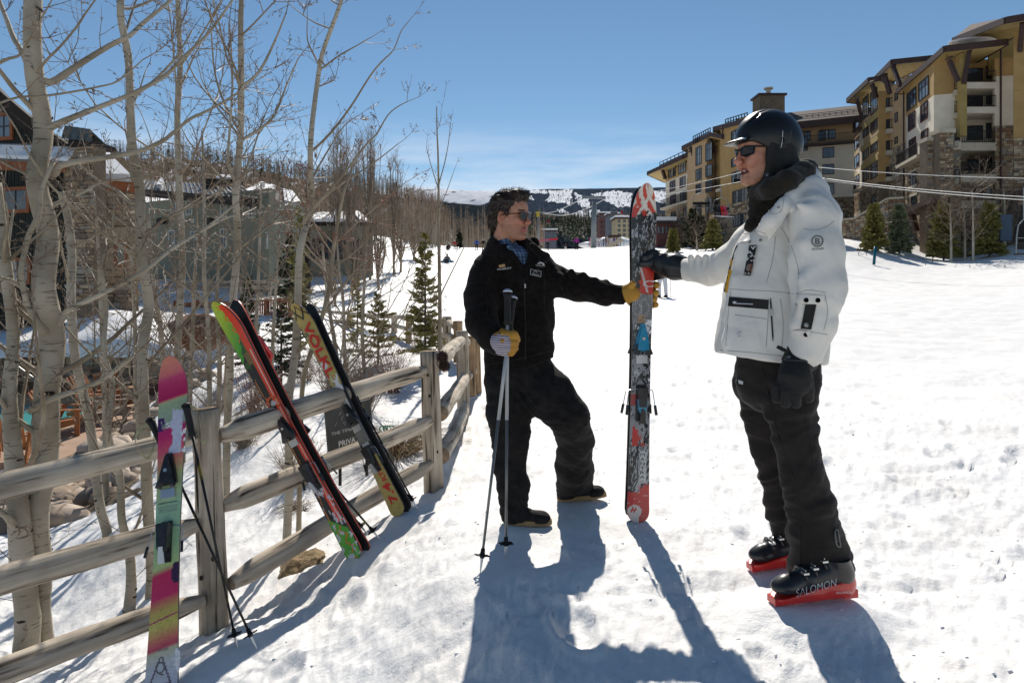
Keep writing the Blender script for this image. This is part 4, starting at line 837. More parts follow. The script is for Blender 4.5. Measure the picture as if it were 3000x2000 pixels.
for i,(x,yt,yb,D,w,m,lb)in enumerate([(1546,528,575,86,20,NEEDLE,'narrow young spruce just right of the upright red and white ski'),(1637,507,562,80,40,NEEDLE,'rounded young spruce below the far hotel wing'),(1592,480,560,92,52,NEEDLE_D,'big dark spruce against the far hotel wing'),(1608,500,560,90,40,NEEDLE_D,'dark spruce beside the biggest dark one')]):
    spruce(x,yt,yb,D,w,lb,30+i,m,g_,tiers=15,per=12,blades=34,bl=.42,trunk_r=.12)
rng.seed(77)
for i,(x,yt,yb,D,lb)in enumerate([(X7(935),1165,1478,57,'bare young aspen with white trunk in front of the hotel balconies'),(X7(885),1230,1470,59,'bare young aspen left of the white-trunked one below the balconies'),(X7(1128),1150,1400,60,'bare young tree against the hotel corner pipe'),(X7(800),1250,1480,58,'bare young tree in front of the widest young spruce'),(1598,530,570,84,'small bare tree in front of the dark spruces')]):
    b=yb/2.666 if yb>700 else yb;t=yt/2.666 if yt>700 else yt
    aspen([(x,t,1.5),(x+2,t*.6+b*.4,3),(x+3,b,5)],D,lb,auto=12,seed=120+i,tw=8,tl=1.6,autolen=3.0,tr=.022,rmin=.02,kn=0,group='bare young trees below the hotel',bm=LEDGE)
# ------------------------------------------------------------------ far woods (one mass each)
def wood_mesh(spots,H0,H1,seed,twigs=26,r=.09,w=.09,wide=.16,tri_len=.16,bare=.35):
    rg=np.random.RandomState(seed);V=[];C=[]
    for p in spots:
        H=rg.uniform(H0,H1);lean=rg.normal(0,.03,2);top=np.array([p[0]+lean[0]*H,p[1]+lean[1]*H,p[2]+H]);b=np.array(p)
        rr=r*rg.uniform(.6,1.3);V.append(np.array([b+[-rr,0,-.5],b+[rr,0,-.5],top+[rr*.2,0,0],top-[rr*.2,0,0]]));C.append(np.tile(np.array([.50,.43,.34])*rg.uniform(.55,1.15),(4,1)))
        V.append(np.array([b+[0,-rr,-.5],b+[0,rr,-.5],top+[0,rr*.2,0],top-[0,rr*.2,0]]));C.append(np.tile(np.array([.48,.41,.32])*rg.uniform(.55,1.15),(4,1)))
        f=rg.uniform(bare,1.0,twigs);az=rg.uniform(0,6.283,twigs);L=H*tri_len*rg.uniform(.5,1.2,twigs)*(1.25-f);c=b+(top-b)*f[:,None];d=np.stack([np.cos(az),np.sin(az),rg.uniform(.6,1.7,twigs)],-1);e=c+d*L[:,None]
        pr=np.stack([-np.sin(az),np.cos(az),0*az],-1)*w*rg.uniform(.3,1,(twigs,1));V.append(np.stack([c-pr*.5,c+pr*.5,e+pr*.15,e-pr*.15],1).reshape(-1,3));C.append(np.repeat(np.array([[.33,.235,.165]])*rg.uniform(.55,1.3,(twigs,1)),4,0))
    v=np.concatenate(V);me=np_mesh('wood',v,quads=np.arange(len(v)).reshape(-1,4));set_color(me,np.concatenate(C));return me
WOODM=mat('distant bare wood',(.3,.25,.2),.9,attr='Col',scale=.3,spec=.05)
rg=np.random.RandomState(3)
def spots(xa,xb,Da,Db,n):
    x=rg.uniform(xa,xb,n);D=rg.uniform(Da,Db,n);X=(x*K-1500)*D/F;return np.stack([X,D,ground_np(X,D)-.1],-1)
link('aspen_wood',wood_mesh(np.vstack([spots(955,1250,138,240,620),spots(930,1010,100,150,110)]),6.5,9.5,5,24,r=.085,w=.085,bare=.45,tri_len=.17),WOODM,kind='stuff',label='dense bare aspen wood of pale upright trunks beyond the skiers',category='trees')
link('hillside_wood',wood_mesh(np.vstack([hill_point(rg.uniform(-150,1030,2900),np.minimum(1,rg.uniform(.02,1.12,2900))),spots(-150,960,90,150,260)]),6.5,9.5,6,22,r=.10,w=.16,bare=.2,tri_len=.2),WOODM,kind='stuff',label='brown leafless wood covering the hillside behind the lodges',category='trees')
def dark_conifers(spots_,H0,H1,seed,name,label):
    rg=np.random.RandomState(seed);V=[]
    for p in spots_:
        H=rg.uniform(H0,H1);W=H*.2;n=46;f=rg.uniform(.05,1,n)**.8;az=rg.uniform(0,6.28,n);L=W*(1-f)+.1;c=np.array(p)+np.stack([0*f,0*f,H*f],-1);e=c+np.stack([np.cos(az)*L,np.sin(az)*L,-.25*L+0*f],-1);pr=np.stack([-np.sin(az),np.cos(az),0*az],-1)*(L*.35)[:,None]
        V.append(np.stack([c+[0,0,.05*H],e-pr,e+pr],1).reshape(-1,3))
    v=np.concatenate(V);me=np_mesh(name,v,tris=np.arange(len(v)).reshape(-1,3));link(name,me,NEEDLE_D,kind='stuff',label=label,category='trees')
dark_conifers(hill_point(rg.uniform(200,980,70),rg.uniform(.3,1,70)),8,12,9,'hillside_conifers','dark conifers dotted along the hillside skyline')

# ------------------------------------------------------------------ lodges, pool and deck on the left
DGREEN=mat('dark green board siding',(.020,.024,.020),.8,(.03,.034,.028),3)
ORANGE=mat('orange stained window trim',(.22,.062,.018),.6,(.28,.09,.03),5)
RUSTW=mat('red brown stained timber',(.20,.065,.030),.7,(.28,.10,.05),7,.2,20)
SAGE=mat('sage green stucco',(.19,.20,.155),.9,(.22,.23,.18),.6,.1,20)
METALR=mat('grey standing seam roof',(.20,.195,.18),.45,(.26,.25,.235),1.5,metal=.4)
SHAKE=mat('weathered cedar shakes',(.22,.165,.11),.85,(.32,.25,.17),5,.3,20)
DARKW=mat('very dark timber',(.03,.022,.018),.8)
COPPER=mat('chimney hood metal',(.17,.185,.15),.5,(.23,.24,.20),3,metal=.5)
CHST=[mat('lodge stone '+str(i),c,.85,tuple(x*.7 for x in c),5,.4,16)for i,c in enumerate([(.42,.28,.17),(.30,.21,.14),(.48,.36,.24),(.21,.16,.12),(.36,.31,.25)])]
LS=1.35;DT0,Fac0,zat0=DT,Facade,zat
DT=lambda x,y,D:DT0(x,y,D*LS)
Facade=lambda a,Da,b,Db:Fac0(a,Da*LS,b,Db*LS)
zat=lambda x,y,D:zat0(x,y,D*LS)
lod=thing('lodge',(-14,20,0),'dark green timber lodge at the left edge with orange window frames','lodge')
fl=Facade(-90,19.5,152,18.5)
zgr=zat(0,745,20)-.6
mb=MB();pk=[fl.uz(-90,745),fl.uz(152,745)]
pts=[(0,zgr),(fl.L,zgr),(fl.L,fl.uz(150,345)[1]),(fl.uz(75,285)[0],fl.uz(75,285)[1]),(fl.uz(0,225)[0],fl.uz(0,222)[1]),(0,fl.uz(-90,150)[1])]
mb.prism([fl.P(u,z)for u,z in pts],fl.n*-.3);mb.build('wall',DGREEN,lod)
for i in range(60):                                             # vertical siding boards
    u=fl.L*i/60
    zt_=np.interp(u,[p[0]for p in(pts[5],pts[4],pts[3],pts[2])],[p[1]for p in(pts[5],pts[4],pts[3],pts[2])]);m_=MB();fl.slab(m_,u,u+fl.L/60-.03,zgr,zt_-.02,.002,.02+.01*(i%2));m_.build('plank',DGREEN,lod)
def lwin(x0,x1,y0,y1,nx=2,ny=2,g=GLASS):
    u0,u1,a,b=fl.rect(x0,x1,y0,y1);m_=MB();w=.13
    for p,q in((u0-w,u0),(u1,u1+w)):fl.slab(m_,p,q,a-w,b+w,.033,.11)
    for p,q in((a-w,a),(b,b+w)):fl.slab(m_,u0,u1,p,q,.033,.11)
    o=m_.build('window_frame',ORANGE,lod);fl_=MB()
    for i in range(nx):
        m_=MB();fl.slab(m_,u0+(u1-u0)*i/nx+.02,u0+(u1-u0)*(i+1)/nx-.02,a,b,.032,.05);m_.build('pane',g,o)
    m_=MB()
    for j in range(1,ny):z=a+(b-a)*j/ny;fl.slab(m_,u0,u1,z-.02,z+.02,.051,.07)
    for i in range(1,nx):u=u0+(u1-u0)*i/nx;fl.slab(m_,u-.02,u+.02,a,b,.051,.068)
    m_.build('glazing_bar',FRAME_D,o)
PALEG=mat('glass reflecting pale sky',(.10,.14,.18),.1,(.16,.20,.24),1,spec=1)  # the pale sky reflection is tinted into the base colour
lwin(-20,28,268,316,3,2,PALEG);lwin(12,66,438,482,2,1,GLASS);lwin(20,68,600,645,2,2,CURT)
mb=MB();a_,b_=fl.P(0,fl.uz(-90,190)[1],1.3),None
rake=[DT(-90,130,18.0),DT(0,228,18.0),DT(75,292,18.0),DT(150,345,18.0)]
for p,q in zip(rake[:-1],rake[1:]):mb.beam(p,q,.25,.5)
mb.build('roof',DARKW,lod)
mb=MB();p0=DT(-60,372,17.5);p1=DT(152,380,17.2);mb.prism([p0,p1,p1+Vector((0,.9,.75)),p0+Vector((0,.9,.75))],Vector((0,0,.1)));lr=mb.build('lower_roof',METALR,lod)
for i in range(10):q=p0+Vector((0,.09*i,.075*i+.1));m_=MB();m_.beam(q,q+(p1-p0),.02,.035);m_.build('seam',SHAKE,lr)
MB().beam(p0+Vector((0,-.06,-.1)),p1+Vector((0,-.06,-.1)),.08,.3).build('fascia',ORANGE,lr)
m_=MB();m_.prism([p0+Vector((0,.05,.17)),p1+Vector((0,.05,.15)),p1+Vector((0,.6,.62)),p0+Vector((0,.6,.62))],Vector((0,0,.12)));m_.build('roof_snow',CLEAN_SNOW,lr)
# stone chimney block
chm=thing('stone_chimney',(-9,18,0),'broad rubble stone chimney of the lodge with a small pitched metal hood','chimney')
def stonewall(parent,f,u0,u1,z0,z1,sw,sh,cap=290,out=0,off=.0):
    cnt=0;z=z0;ex=MB()
    while z<z1-.06:
        h=min(sh*rng.uniform(.6,1.4),z1-z);u=u0
        while u<u1-.05:
            w=min(sw*rng.uniform(.5,1.6),u1-u);m_=MB();f.slab(m_,u+.015,u+w-.015,z+.012,z+h-.012,out-.03,out+rng.uniform(.03,.12));ctr=f.P(u+w/2,z+h/2,out);me=m_.mesh('stone')
            for v in me.vertices:v.co.x+=rng.gauss(0,.012);v.co.z+=rng.gauss(0,.012)
            link('stone',me,rng.choice(CHST),parent);cnt+=1;u+=w
        z+=h
    return cnt
fc=Facade(154,17.6,216,17.4);zc1=fc.uz(200,336)[1]
fc.wall(chm,MORTAR,0,fc.L,zgr,zc1,th=.5);stonewall(chm,fc,0,fc.L,fc.uz(200,700)[1],zc1,.34,.15)
MB().box(fc.P(fc.L/2,zc1+.08,-.5),(fc.L*.9,1.1,.16)).build('chimney_cap',DARKW,chm)
D_=17.6;a=DT(142,318,D_);b=DT(212,326,D_);rp=DT(150,290,D_+.45);rq=DT(205,298,D_+.45)
mb=MB();mb.prism([a,b,rq,rp],Vector((0,.02,.03)));mb.prism([a+Vector((0,.9,0)),b+Vector((0,.9,0)),rq,rp],Vector((0,.02,.03)));hood=mb.build('hood',COPPER,chm)
for i in range(5):t=i/4;MB().beam(a.lerp(b,t)+Vector((0,-.005,.035)),rp.lerp(rq,t)+Vector((0,-.005,.035)),.015,.03).build('seam',DARKW,hood)
MB().box(DT(180,332,D_+.45),(pxm(34,D_),.5,pxm(32,D_))).build('flue',DARKW,chm)
# rest of the lodge behind: shake roof under snow, stone wing
wing=thing('lodge_wing',(-7,22,0),'stone and timber wing of the lodge under a snow-laden shake roof','lodge')
r0,r1,r2,r3=DT(130,318,25),DT(262,340,25),DT(330,425,20.5),DT(150,420,19.5)
mb=MB();mb.prism([r0,r1,r2,r3],Vector((0,.0,-.2)));wr=mb.build('roof',SHAKE,wing)
for i in range(22):
    t=(i+1)/23;MB().beam(r0.lerp(r3,t)+Vector((0,0,.05)),r1.lerp(r2,t)+Vector((0,0,.05)),.03,.09).build('shingle_course',SHAKE,wr)
s0=[DT(122,332,23.6),DT(150,338,23.6),DT(158,372,21.3),DT(125,350,22)];MB().prism(s0,Vector((0,-.1,.32))).build('roof_snow',CLEAN_SNOW,wr)
s1=[DT(210,345,24),DT(240,350,24),DT(262,380,22.3),DT(302,422,20.4),DT(215,421,20.2),DT(212,385,21.6)]
mb=MB();mb.prism([p+Vector((0,0,.0))for p in s1],Vector((0,-.1,.38)));mb.build('roof_snow',CLEAN_SNOW,wr)
fw=Facade(214,18.4,318,19.0);fw.wall(wing,MORTAR,0,fw.L,zgr-.5,fw.uz(300,428)[1],th=.3);stonewall(wing,fw,0,fw.L,fw.uz(300,720)[1],fw.uz(300,432)[1],.42,.2)
MB().beam(fw.P(-.8,fw.uz(300,430)[1],.25),fw.P(fw.L,fw.uz(300,432)[1],.25),.2,.35).build('fascia',ORANGE,wing)
u=fw.rect(268,284,560,608);m_=MB();fw.slab(m_,u[0]-.1,u[1]+.1,u[2]-.1,u[3]+.1,.12,.17);wf=m_.build('window_frame',ORANGE,wing);m_=MB();fw.slab(m_,u[0],u[1],u[2],u[3],.171,.18);m_.build('pane',GLASS,wf)
m_=MB();fw.slab(m_,fw.uz(232,560)[0],fw.uz(290,560)[0],fw.uz(260,618)[1],fw.uz(260,522)[1],.13,.16);m_.build('stucco_panel',mat('tan stucco',(.34,.265,.18),.9),wing)
DT,Facade,zat=DT0,Fac0,zat0
# sage green building
sg_=thing('lodge',(-9,38,0),'sage green lodge with a grey ribbed metal roof and white-framed windows','lodge')
fs=Facade(300,42,618,35);zr0=fs.uz(480,448)[1];zgs=fs.uz(500,660)[1]-.8
fs.wall(sg_,SAGE,0,fs.L,zgs,zr0,th=.4)
fe=Facade(618,35,700,40);fe.wall(sg_,SAGE,0,fe.L,zgs,zr0-.5,th=.4)
e0,e1=DT(300,436,42.3),DT(596,462,34.4);g0,g1=DT(318,413,45.5),DT(552,428,39.5)
mb=MB();mb.prism([e0,e1,g1,g0],Vector((0,0,-.12)));mr_=mb.build('roof',METALR,sg_)
for i in range(27):t=i/26;MB().beam(e0.lerp(e1,t)+Vector((0,0,.03)),g0.lerp(g1,t)+Vector((0,0,.03)),.05,.09).build('seam',METALR,mr_)
MB().beam(e0+Vector((0,-.1,-.12)),e1+Vector((0,-.1,-.12)),.15,.45).build('fascia',DARKW,mr_)
MB().prism([DT(360,432,41.4),DT(372,434,41.2),DT(378,418,43.5),DT(370,417,43.6)],Vector((0,-.05,.25))).build('roof_snow',CLEAN_SNOW,mr_)
mb=MB();mb.box(DT(512,425,40.5),(1.9,1.3,.55));mb.build('chimney',DARKW,sg_);MB().prism([DT(497,411,40.2),DT(532,412,40.2),DT(528,406,41),DT(502,405,41)],Vector((0,0,.12))).build('chimney_snow',CLEAN_SNOW,sg_)
WHITEF=mat('white window frame',(.42,.44,.40),.6)
for x0,x1,y0,y1 in((509,524,464,500),(573,589,468,502),(508,524,525,572),(600,617,532,572),(603,620,600,632),(395,408,455,490),(430,445,460,495),(440,456,530,572),(390,405,528,570)):
    if x1<618:fs.window(sg_,x0,x1,y0,y1,nx=2,ny=2,fm=WHITEF,gm=CURT)
for x0,x1,y in((370,385,508),(478,495,508)):
    u_=fs.rect(x0,x1,y-7,y+7);m_=MB();fs.slab(m_,u_[0],u_[1],u_[2],u_[3],.01,.3);m_.build('vent_hood',DARKW,sg_)
# snow covered roofs further right
for k,(P4,lb)in enumerate([([(560,432,44),(700,478,40),(735,500,42),(600,455,50)],'long low lodge roof with patchy snow right of the sage green building'),([(690,497,50),(850,510,52),(862,498,57),(700,478,56)],'farther lodge roof bright with snow behind the willows')]):
    t_=thing('lodge',DT(*P4[0]),lb,'lodge');q=[DT(*p)for p in P4];q[0],q[1]=DT(P4[0][0],P4[0][1]+12,P4[0][2]),q[1]
    eave0,eave1=q[0],q[1];rdg1,rdg0=DT(P4[1][0]-25,P4[1][1]-32+10*k,P4[1][2]+5),DT(P4[0][0]+40,P4[0][1]-8+6*k,P4[0][2]+6)
    MB().prism([eave0,eave1,rdg1,rdg0],Vector((0,0,-.3))).build('roof',DARKW,t_)
    for j in range(6):
        a1,b1=j/6+rng.uniform(0,.03),(j+1)/6-rng.uniform(0,.04)
        if rng.random()<.8:MB().prism([eave0.lerp(eave1,a1),eave0.lerp(eave1,b1),rdg0.lerp(rdg1,b1),rdg0.lerp(rdg1,a1)],Vector((0,0,rng.uniform(.15,.3)))).build('roof_snow',CLEAN_SNOW,t_,)
    d=Vector((0,.8,0));MB().prism([eave0+d,eave1+d,eave1+d-Vector((0,0,5)),eave0+d-Vector((0,0,5))],Vector((0,.4,0))).build('wall',SAGE if k else DARKW,t_)
    for j in range(5):
        c=eave0.lerp(eave1,.15+.17*j)+Vector((0,.75,-2.0));f_=MB().box(c,(1.1,.1,1.5)).build('window',FRAME_D,t_);MB().box(c+Vector((0,-.06,0)),(.9,.03,1.3)).build('pane',GLASS,f_)
# ------------------------------------------------------------------ pool terrace
DECK=mat('salmon pool paving',(.40,.27,.19),.85,(.34,.225,.155),2.2,.15,30)
COPING=mat('sandstone coping',(.34,.23,.16),.85,(.28,.19,.13),3)
px0,px1,py0,py1=-17.5,-11.0,14.3,20.2      # water
dk=MB()
for x0,x1,y0,y1 in((-18.5,-8.7,PY0+.1,py0),(-18.5,px0,py0,py1),(px1,-8.7,py0,py1),(-18.5,-8.7,py1,PY1-.2)):
    dk.box(((x0+x1)/2,(y0+y1)/2,POOL_Z-.08),(x1-x0,y1-y0,.24))
dk.build('pool_deck',DECK,kind='structure')
pool=thing('swimming_pool',(-8.6,13,POOL_Z),'turquoise outdoor swimming pool below the lodge','pool')
m_=MB();m_.box(((px0+px1)/2,(py0+py1)/2,POOL_Z-1.2),(px1-px0+.3,py1-py0+.3,.1));m_.build('basin',mat('pool floor',(.22,.50,.50),.5),pool)
mt_=mat('pool tile band',(.03,.07,.16),.4)
for c,s in((((px0+px1)/2,py1+.03,POOL_Z-.6),(px1-px0,.05,1.1)),(((px0+px1)/2,py0-.03,POOL_Z-.6),(px1-px0,.05,1.1)),((px1+.03,(py0+py1)/2,POOL_Z-.6),(.05,py1-py0,1.1))):MB().box(c,s).build('side_wall',mt_,pool)
for i in range(12):MB().box((px0+(px1-px0)*(i+.5)/12,py1+.16,POOL_Z+.06),((px1-px0)/12-.02,.3,.06)).build('coping_stone',COPING,pool)
for i in range(7):MB().box((px1+.16,py0+(py1-py0)*(i+.5)/7,POOL_Z+.06),(.3,(py1-py0)/7-.02,.06)).build('coping_stone',COPING,pool)
w_=bpy.data.materials.new('pool water');w_.use_nodes=True;b=w_.node_tree.nodes['Principled BSDF'];b.inputs['Base Color'].default_value=(.10,.42,.42,1);b.inputs['Roughness'].default_value=.06;b.inputs['Specular IOR Level'].default_value=.5
nz=w_.node_tree.nodes.new('ShaderNodeTexNoise');nz.inputs['Scale'].default_value=3;nz.inputs['Detail'].default_value=3;bp=w_.node_tree.nodes.new('ShaderNodeBump');bp.inputs['Strength'].default_value=.25;bp.inputs['Distance'].default_value=.05;w_.node_tree.links.new(nz.outputs['Fac'],bp.inputs['Height']);w_.node_tree.links.new(bp.outputs['Normal'],b.inputs['Normal'])
MB().box(((px0+px1)/2,(py0+py1)/2,POOL_Z-.18),(px1-px0,py1-py0,.02)).build('pool_water',w_,kind='structure')
# terrace retaining wall behind the pool: coped lower wall and rubble wall above
rw=thing('retaining_wall',(-9,PY1-.6,POOL_Z),'dark rubble stone wall behind the pool with a reddish coping','wall')
fr=Facade(-60,21.6,400,21.2)
zl=fr.uz(150,870)[1];zt2=fr.uz(150,808)[1]
fr.wall(rw,mat('red brown stone face',(.15,.085,.06),.9,(.11,.07,.05),2,.3,10),0,fr.L,POOL_Z-.1,zl,th=.5,out=.5);m_=MB();fr.slab(m_,0,fr.L,zl+.003,zl+.10,0,.65);m_.build('coping',COPING,rw)
fr.wall(rw,MORTAR,0,fr.L,zl,zt2,th=.5);stonewall(rw,fr,0,fr.L,zl+.1,zt2,.55,.26)
# snowbank on top of it
sb=[];NX,NY=90,26;bx=np.linspace(-60,440,NX)
Vs=[]
for j in range(NY):
    t=j/(NY-1)
    for i,x in enumerate(bx):
        D=21.1+6*t;X=(x*K-1500)*D/F;top=zat(0,np.interp(x,[-60,20,110,190,250,330,400,440],[760,762,750,730,712,722,760,800]),24.5)
        z=zt2+.02+(top-zt2)*math.sin(min(1,t*2.2)*math.pi/2)**.8 if t>0 else zt2-.15
        Vs.append((X,D-(.22 if 0<t<.2 else 0),z+.12*float(fbm(np.array([X*.8]),np.array([D*.8]),3,2)[0])))
idx=np.arange(NX*NY).reshape(NY,NX);link('snowbank',np_mesh('snowbank',np.array(Vs),quads=np.stack([idx[:-1,:-1],idx[:-1,1:],idx[1:,1:],idx[1:,:-1]],-1).reshape(-1,4),smooth=True),CLEAN_SNOW,kind='structure')
# chairs on the terrace
def adirondack(loc,rz,label,m):
    t=thing('deck_chair',loc,label,'chair','reclining timber chairs by the pool',local=True,rz=rz)
    B=lambda nm,mb_:mb_.build(nm,m,t)
    for i in range(6):x=-.25+.1*i;B('seat_slat',MB().beam((x,-.35,.36),(x,.25,.26),.085,.02))
    for i in range(6):x=-.25+.1*i;B('back_slat',MB().beam((x,.22,.28),(x*1.15,.62,1.05-.03*abs(i-2.5)),.085,.02))
    for s in(-1,1):
        B('arm',MB().box((s*.36,-.08,.58),(.12,.75,.025)));B('leg',MB().box((s*.33,-.38,.28),(.04,.1,.56)));B('leg',MB().beam((s*.33,.42,.0),(s*.33,.15,.58),.04,.1));B('side_rail',MB().beam((s*.30,-.4,.33),(s*.30,.6,.03),.03,.11))
    return t
CHW=mat('orange stained chair timber',(.30,.105,.035),.6,(.38,.15,.05),6);CHG=mat('weathered grey chair timber',(.22,.17,.13),.8,(.30,.25,.2),6)
for x,D,rz,m,lb in((150,15.4,100,CHW,'orange timber chair seen side on, nearest the pool steps'),(222,17.6,80,CHW,'orange timber chair right of the side-on one'),(272,18.0,60,CHW,'orange timber chair turned away, rightmost of the orange ones'),(292,18.8,-30,CHG,'grey weathered reclining chair with a tall slatted back'),(28,12.95,200,CHW,'dark orange chair half hidden between the two aspen trunks'),(245,16.6,120,CHG,'grey timber chair set back beside the pool')):
    adirondack(((x*K-1500)*D/F,D,POOL_Z+.045),R(rz),lb,m)
MB().tube([DT(22,828,19),DT(82,872,19)],.03,6).build('handrail',METALR,label='pale metal handrail slanting down to the pool',category='handrail')
# boulders between terrace and fence
ROCK=[mat('boulder '+str(i),c,.85,tuple(x*.62 for x in c),3,.5,9)for i,c in enumerate([(.50,.38,.28),(.38,.29,.21),(.55,.45,.36),(.26,.21,.17)])]
rng.seed(5);cnt=0
SOIL=mat('damp brown soil',(.085,.062,.042),.95,(.15,.115,.075),3,.6,12)
zone=[]
for i in range(150):
    if i<95:
        D=rng.uniform(8.3,16.5);x=rng.uniform(110,300)if D<12.3 else rng.uniform((-8.3*F/D+1500)/K,(-8.3*F/D+1500)/K+90)
    else:x=rng.uniform(-10,130);D=rng.uniform(7.8,11.5)
    y=0;X=(x*K-1500)*D/F;z=ground(X,D);s=rng.uniform(.09,.27)*(1.3 if rng.random()<.2 else 1)
    m_=MB();m_.ell((0,0,0),(s*rng.uniform(1,1.6),s,s*rng.uniform(.6,.9)),Matrix.Rotation(rng.uniform(0,6),3,'Z'),9,6,.16)
    o=m_.build('boulder',rng.choice(ROCK),None,True,label=('rounded boulder among the many in the bare strip below the pool' if i<95 else 'boulder at the left edge below the pool, beneath the top fence rail'),category='boulder',group='boulders by the pool' if i<95 else 'boulders at the left edge');o.location=(X,D,z+s*.25)
def patch(name,x0,x1,D0,D1,m,up=.05,seed=1,n=40,**tags):
    V=[];
    for j in range(n):
        D=D0+(D1-D0)*j/(n-1)
        for i in range(n):
            x=x0+(x1-x0)*i/(n-1);X=(x*K-1500)*D/F;e=min(i,j,n-1-i,n-1-j)/(n*.28);e=min(1,e)
            V.append((X,D,ground(X,D)+(up+.05)*(e-.45+.9*float(fbm(np.array([X*2.0]),np.array([D*2.0]),3,seed)[0]))+.012))
    idx=np.arange(n*n).reshape(n,n);return link(name,np_mesh(name,np.array(V),quads=np.stack([idx[:-1,:-1],idx[:-1,1:],idx[1:,1:],idx[1:,:-1]],-1).reshape(-1,4),smooth=True),m,**tags)
patch('bare_soil',-40,330,8.0,12.6,SOIL,.12,4,60,kind='structure')
patch('dry_turf',632,762,4.42,4.85,mat('thawed dead grass',(.30,.21,.12),.95,(.20,.15,.08),14,.9,40),.05,8,40,kind='structure')
# red timber deck railing and the far pole fence
dr=thing('deck_railing',DT(560,790,30),'red-brown timber deck railing with upright pickets','railing')
da,db=DT(405,698,30),DT(668,688,28)
for k,z in enumerate((0,-.85)):MB().beam(da+Vector((0,0,z)),db+Vector((0,0,z)),.12,.09).build('rail',RUSTW,dr)
for i in range(56):p=da.lerp(db,i/55);MB().box(p-Vector((0,0,.39)),(.06,.04,.70)).build('picket',RUSTW,dr)
for i in range(6):p=da.lerp(db,i/5);MB().box(p-Vector((0,.06,.45)),(.14,.14,1.2)).build('post',RUSTW,dr)
m_=MB();m_.prism([da-Vector((0,0,.95)),db-Vector((0,0,.95)),db-Vector((0,-.3,1.7)),da-Vector((0,-.3,1.7))],Vector((0,.2,0)));m_.build('deck_skirt',RUSTW,dr)
rockery=thing('boulder',DT(455,790,19),'large dark rust-coloured boulder in the snow below the deck railing','boulder')
m_=MB();m_.ell(DT(462,762,19),(.9,.6,.5),None,12,8,.2);m_.build('rock',mat('rust rock',(.12,.05,.03),.9,(.2,.11,.07),3,.6,6),rockery,True)

# ------------------------------------------------------------------ split rail fence
def wood(name,c,c2,crack=(.05,.038,.028)):
    m=bpy.data.materials.new(name);m.use_nodes=True;n=m.node_tree.nodes;l=m.node_tree.links;b=n['Principled BSDF'];b.inputs['Roughness'].default_value=.82;b.inputs['Specular IOR Level'].default_value=.2
    t=n.new('ShaderNodeTexCoord');oi=n.new('ShaderNodeObjectInfo');va=n.new('ShaderNodeVectorMath');va.operation='ADD';mc=n.new('ShaderNodeMath');mc.operation='MULTIPLY';mc.inputs[1].default_value=37;l.new(oi.outputs['Random'],mc.inputs[0])
    l.new(t.outputs['Object'],va.inputs[0]);l.new(mc.outputs[0],va.inputs[1])
    mp=n.new('ShaderNodeMapping');mp.inputs['Scale'].default_value=(34,34,1.9);l.new(va.outputs[0],mp.inputs['Vector'])
    g=n.new('ShaderNodeTexNoise');g.inputs['Scale'].default_value=1;g.inputs['Detail'].default_value=6;g.inputs['Distortion'].default_value=.35;l.new(mp.outputs['Vector'],g.inputs['Vector'])
    r=n.new('ShaderNodeValToRGB');e=r.color_ramp.elements;e[0].position=.31;e[0].color=(*crack,1);e[1].position=.68;e[1].color=(*c,1);k=e.new(.43);k.color=(*c2,1);l.new(g.outputs['Fac'],r.inputs['Fac'])
    q=n.new('ShaderNodeTexNoise');q.inputs['Scale'].default_value=2.6;q.inputs['Detail'].default_value=4;l.new(va.outputs[0],q.inputs['Vector'])
    mr=n.new('ShaderNodeMapRange');mr.inputs['From Min'].default_value=.35;mr.inputs['From Max'].default_value=.65;mr.inputs['To Min'].default_value=.62;mr.inputs['To Max'].default_value=1.12;l.new(q.outputs['Fac'],mr.inputs['Value'])
    v=n.new('ShaderNodeVectorMath');v.operation='SCALE';l.new(r.outputs['Color'],v.inputs[0]);l.new(mr.outputs['Result'],v.inputs['Scale']);l.new(v.outputs[0],b.inputs['Base Color'])
    bp=n.new('ShaderNodeBump');bp.inputs['Strength'].default_value=.8;bp.inputs['Distance'].default_value=.008;l.new(g.outputs['Fac'],bp.inputs['Height']);l.new(bp.outputs['Normal'],b.inputs['Normal']);return m
LOG=wood('weathered fence log',(.64,.56,.45),(.46,.38,.29));POSTW=wood('weathered fence post',(.62,.53,.42),(.44,.36,.27));LOGB=wood('brown fence log',(.50,.34,.19),(.32,.21,.12));ENDG=mat('sawn end grain',(.22,.155,.10),.9,(.32,.24,.16),18)
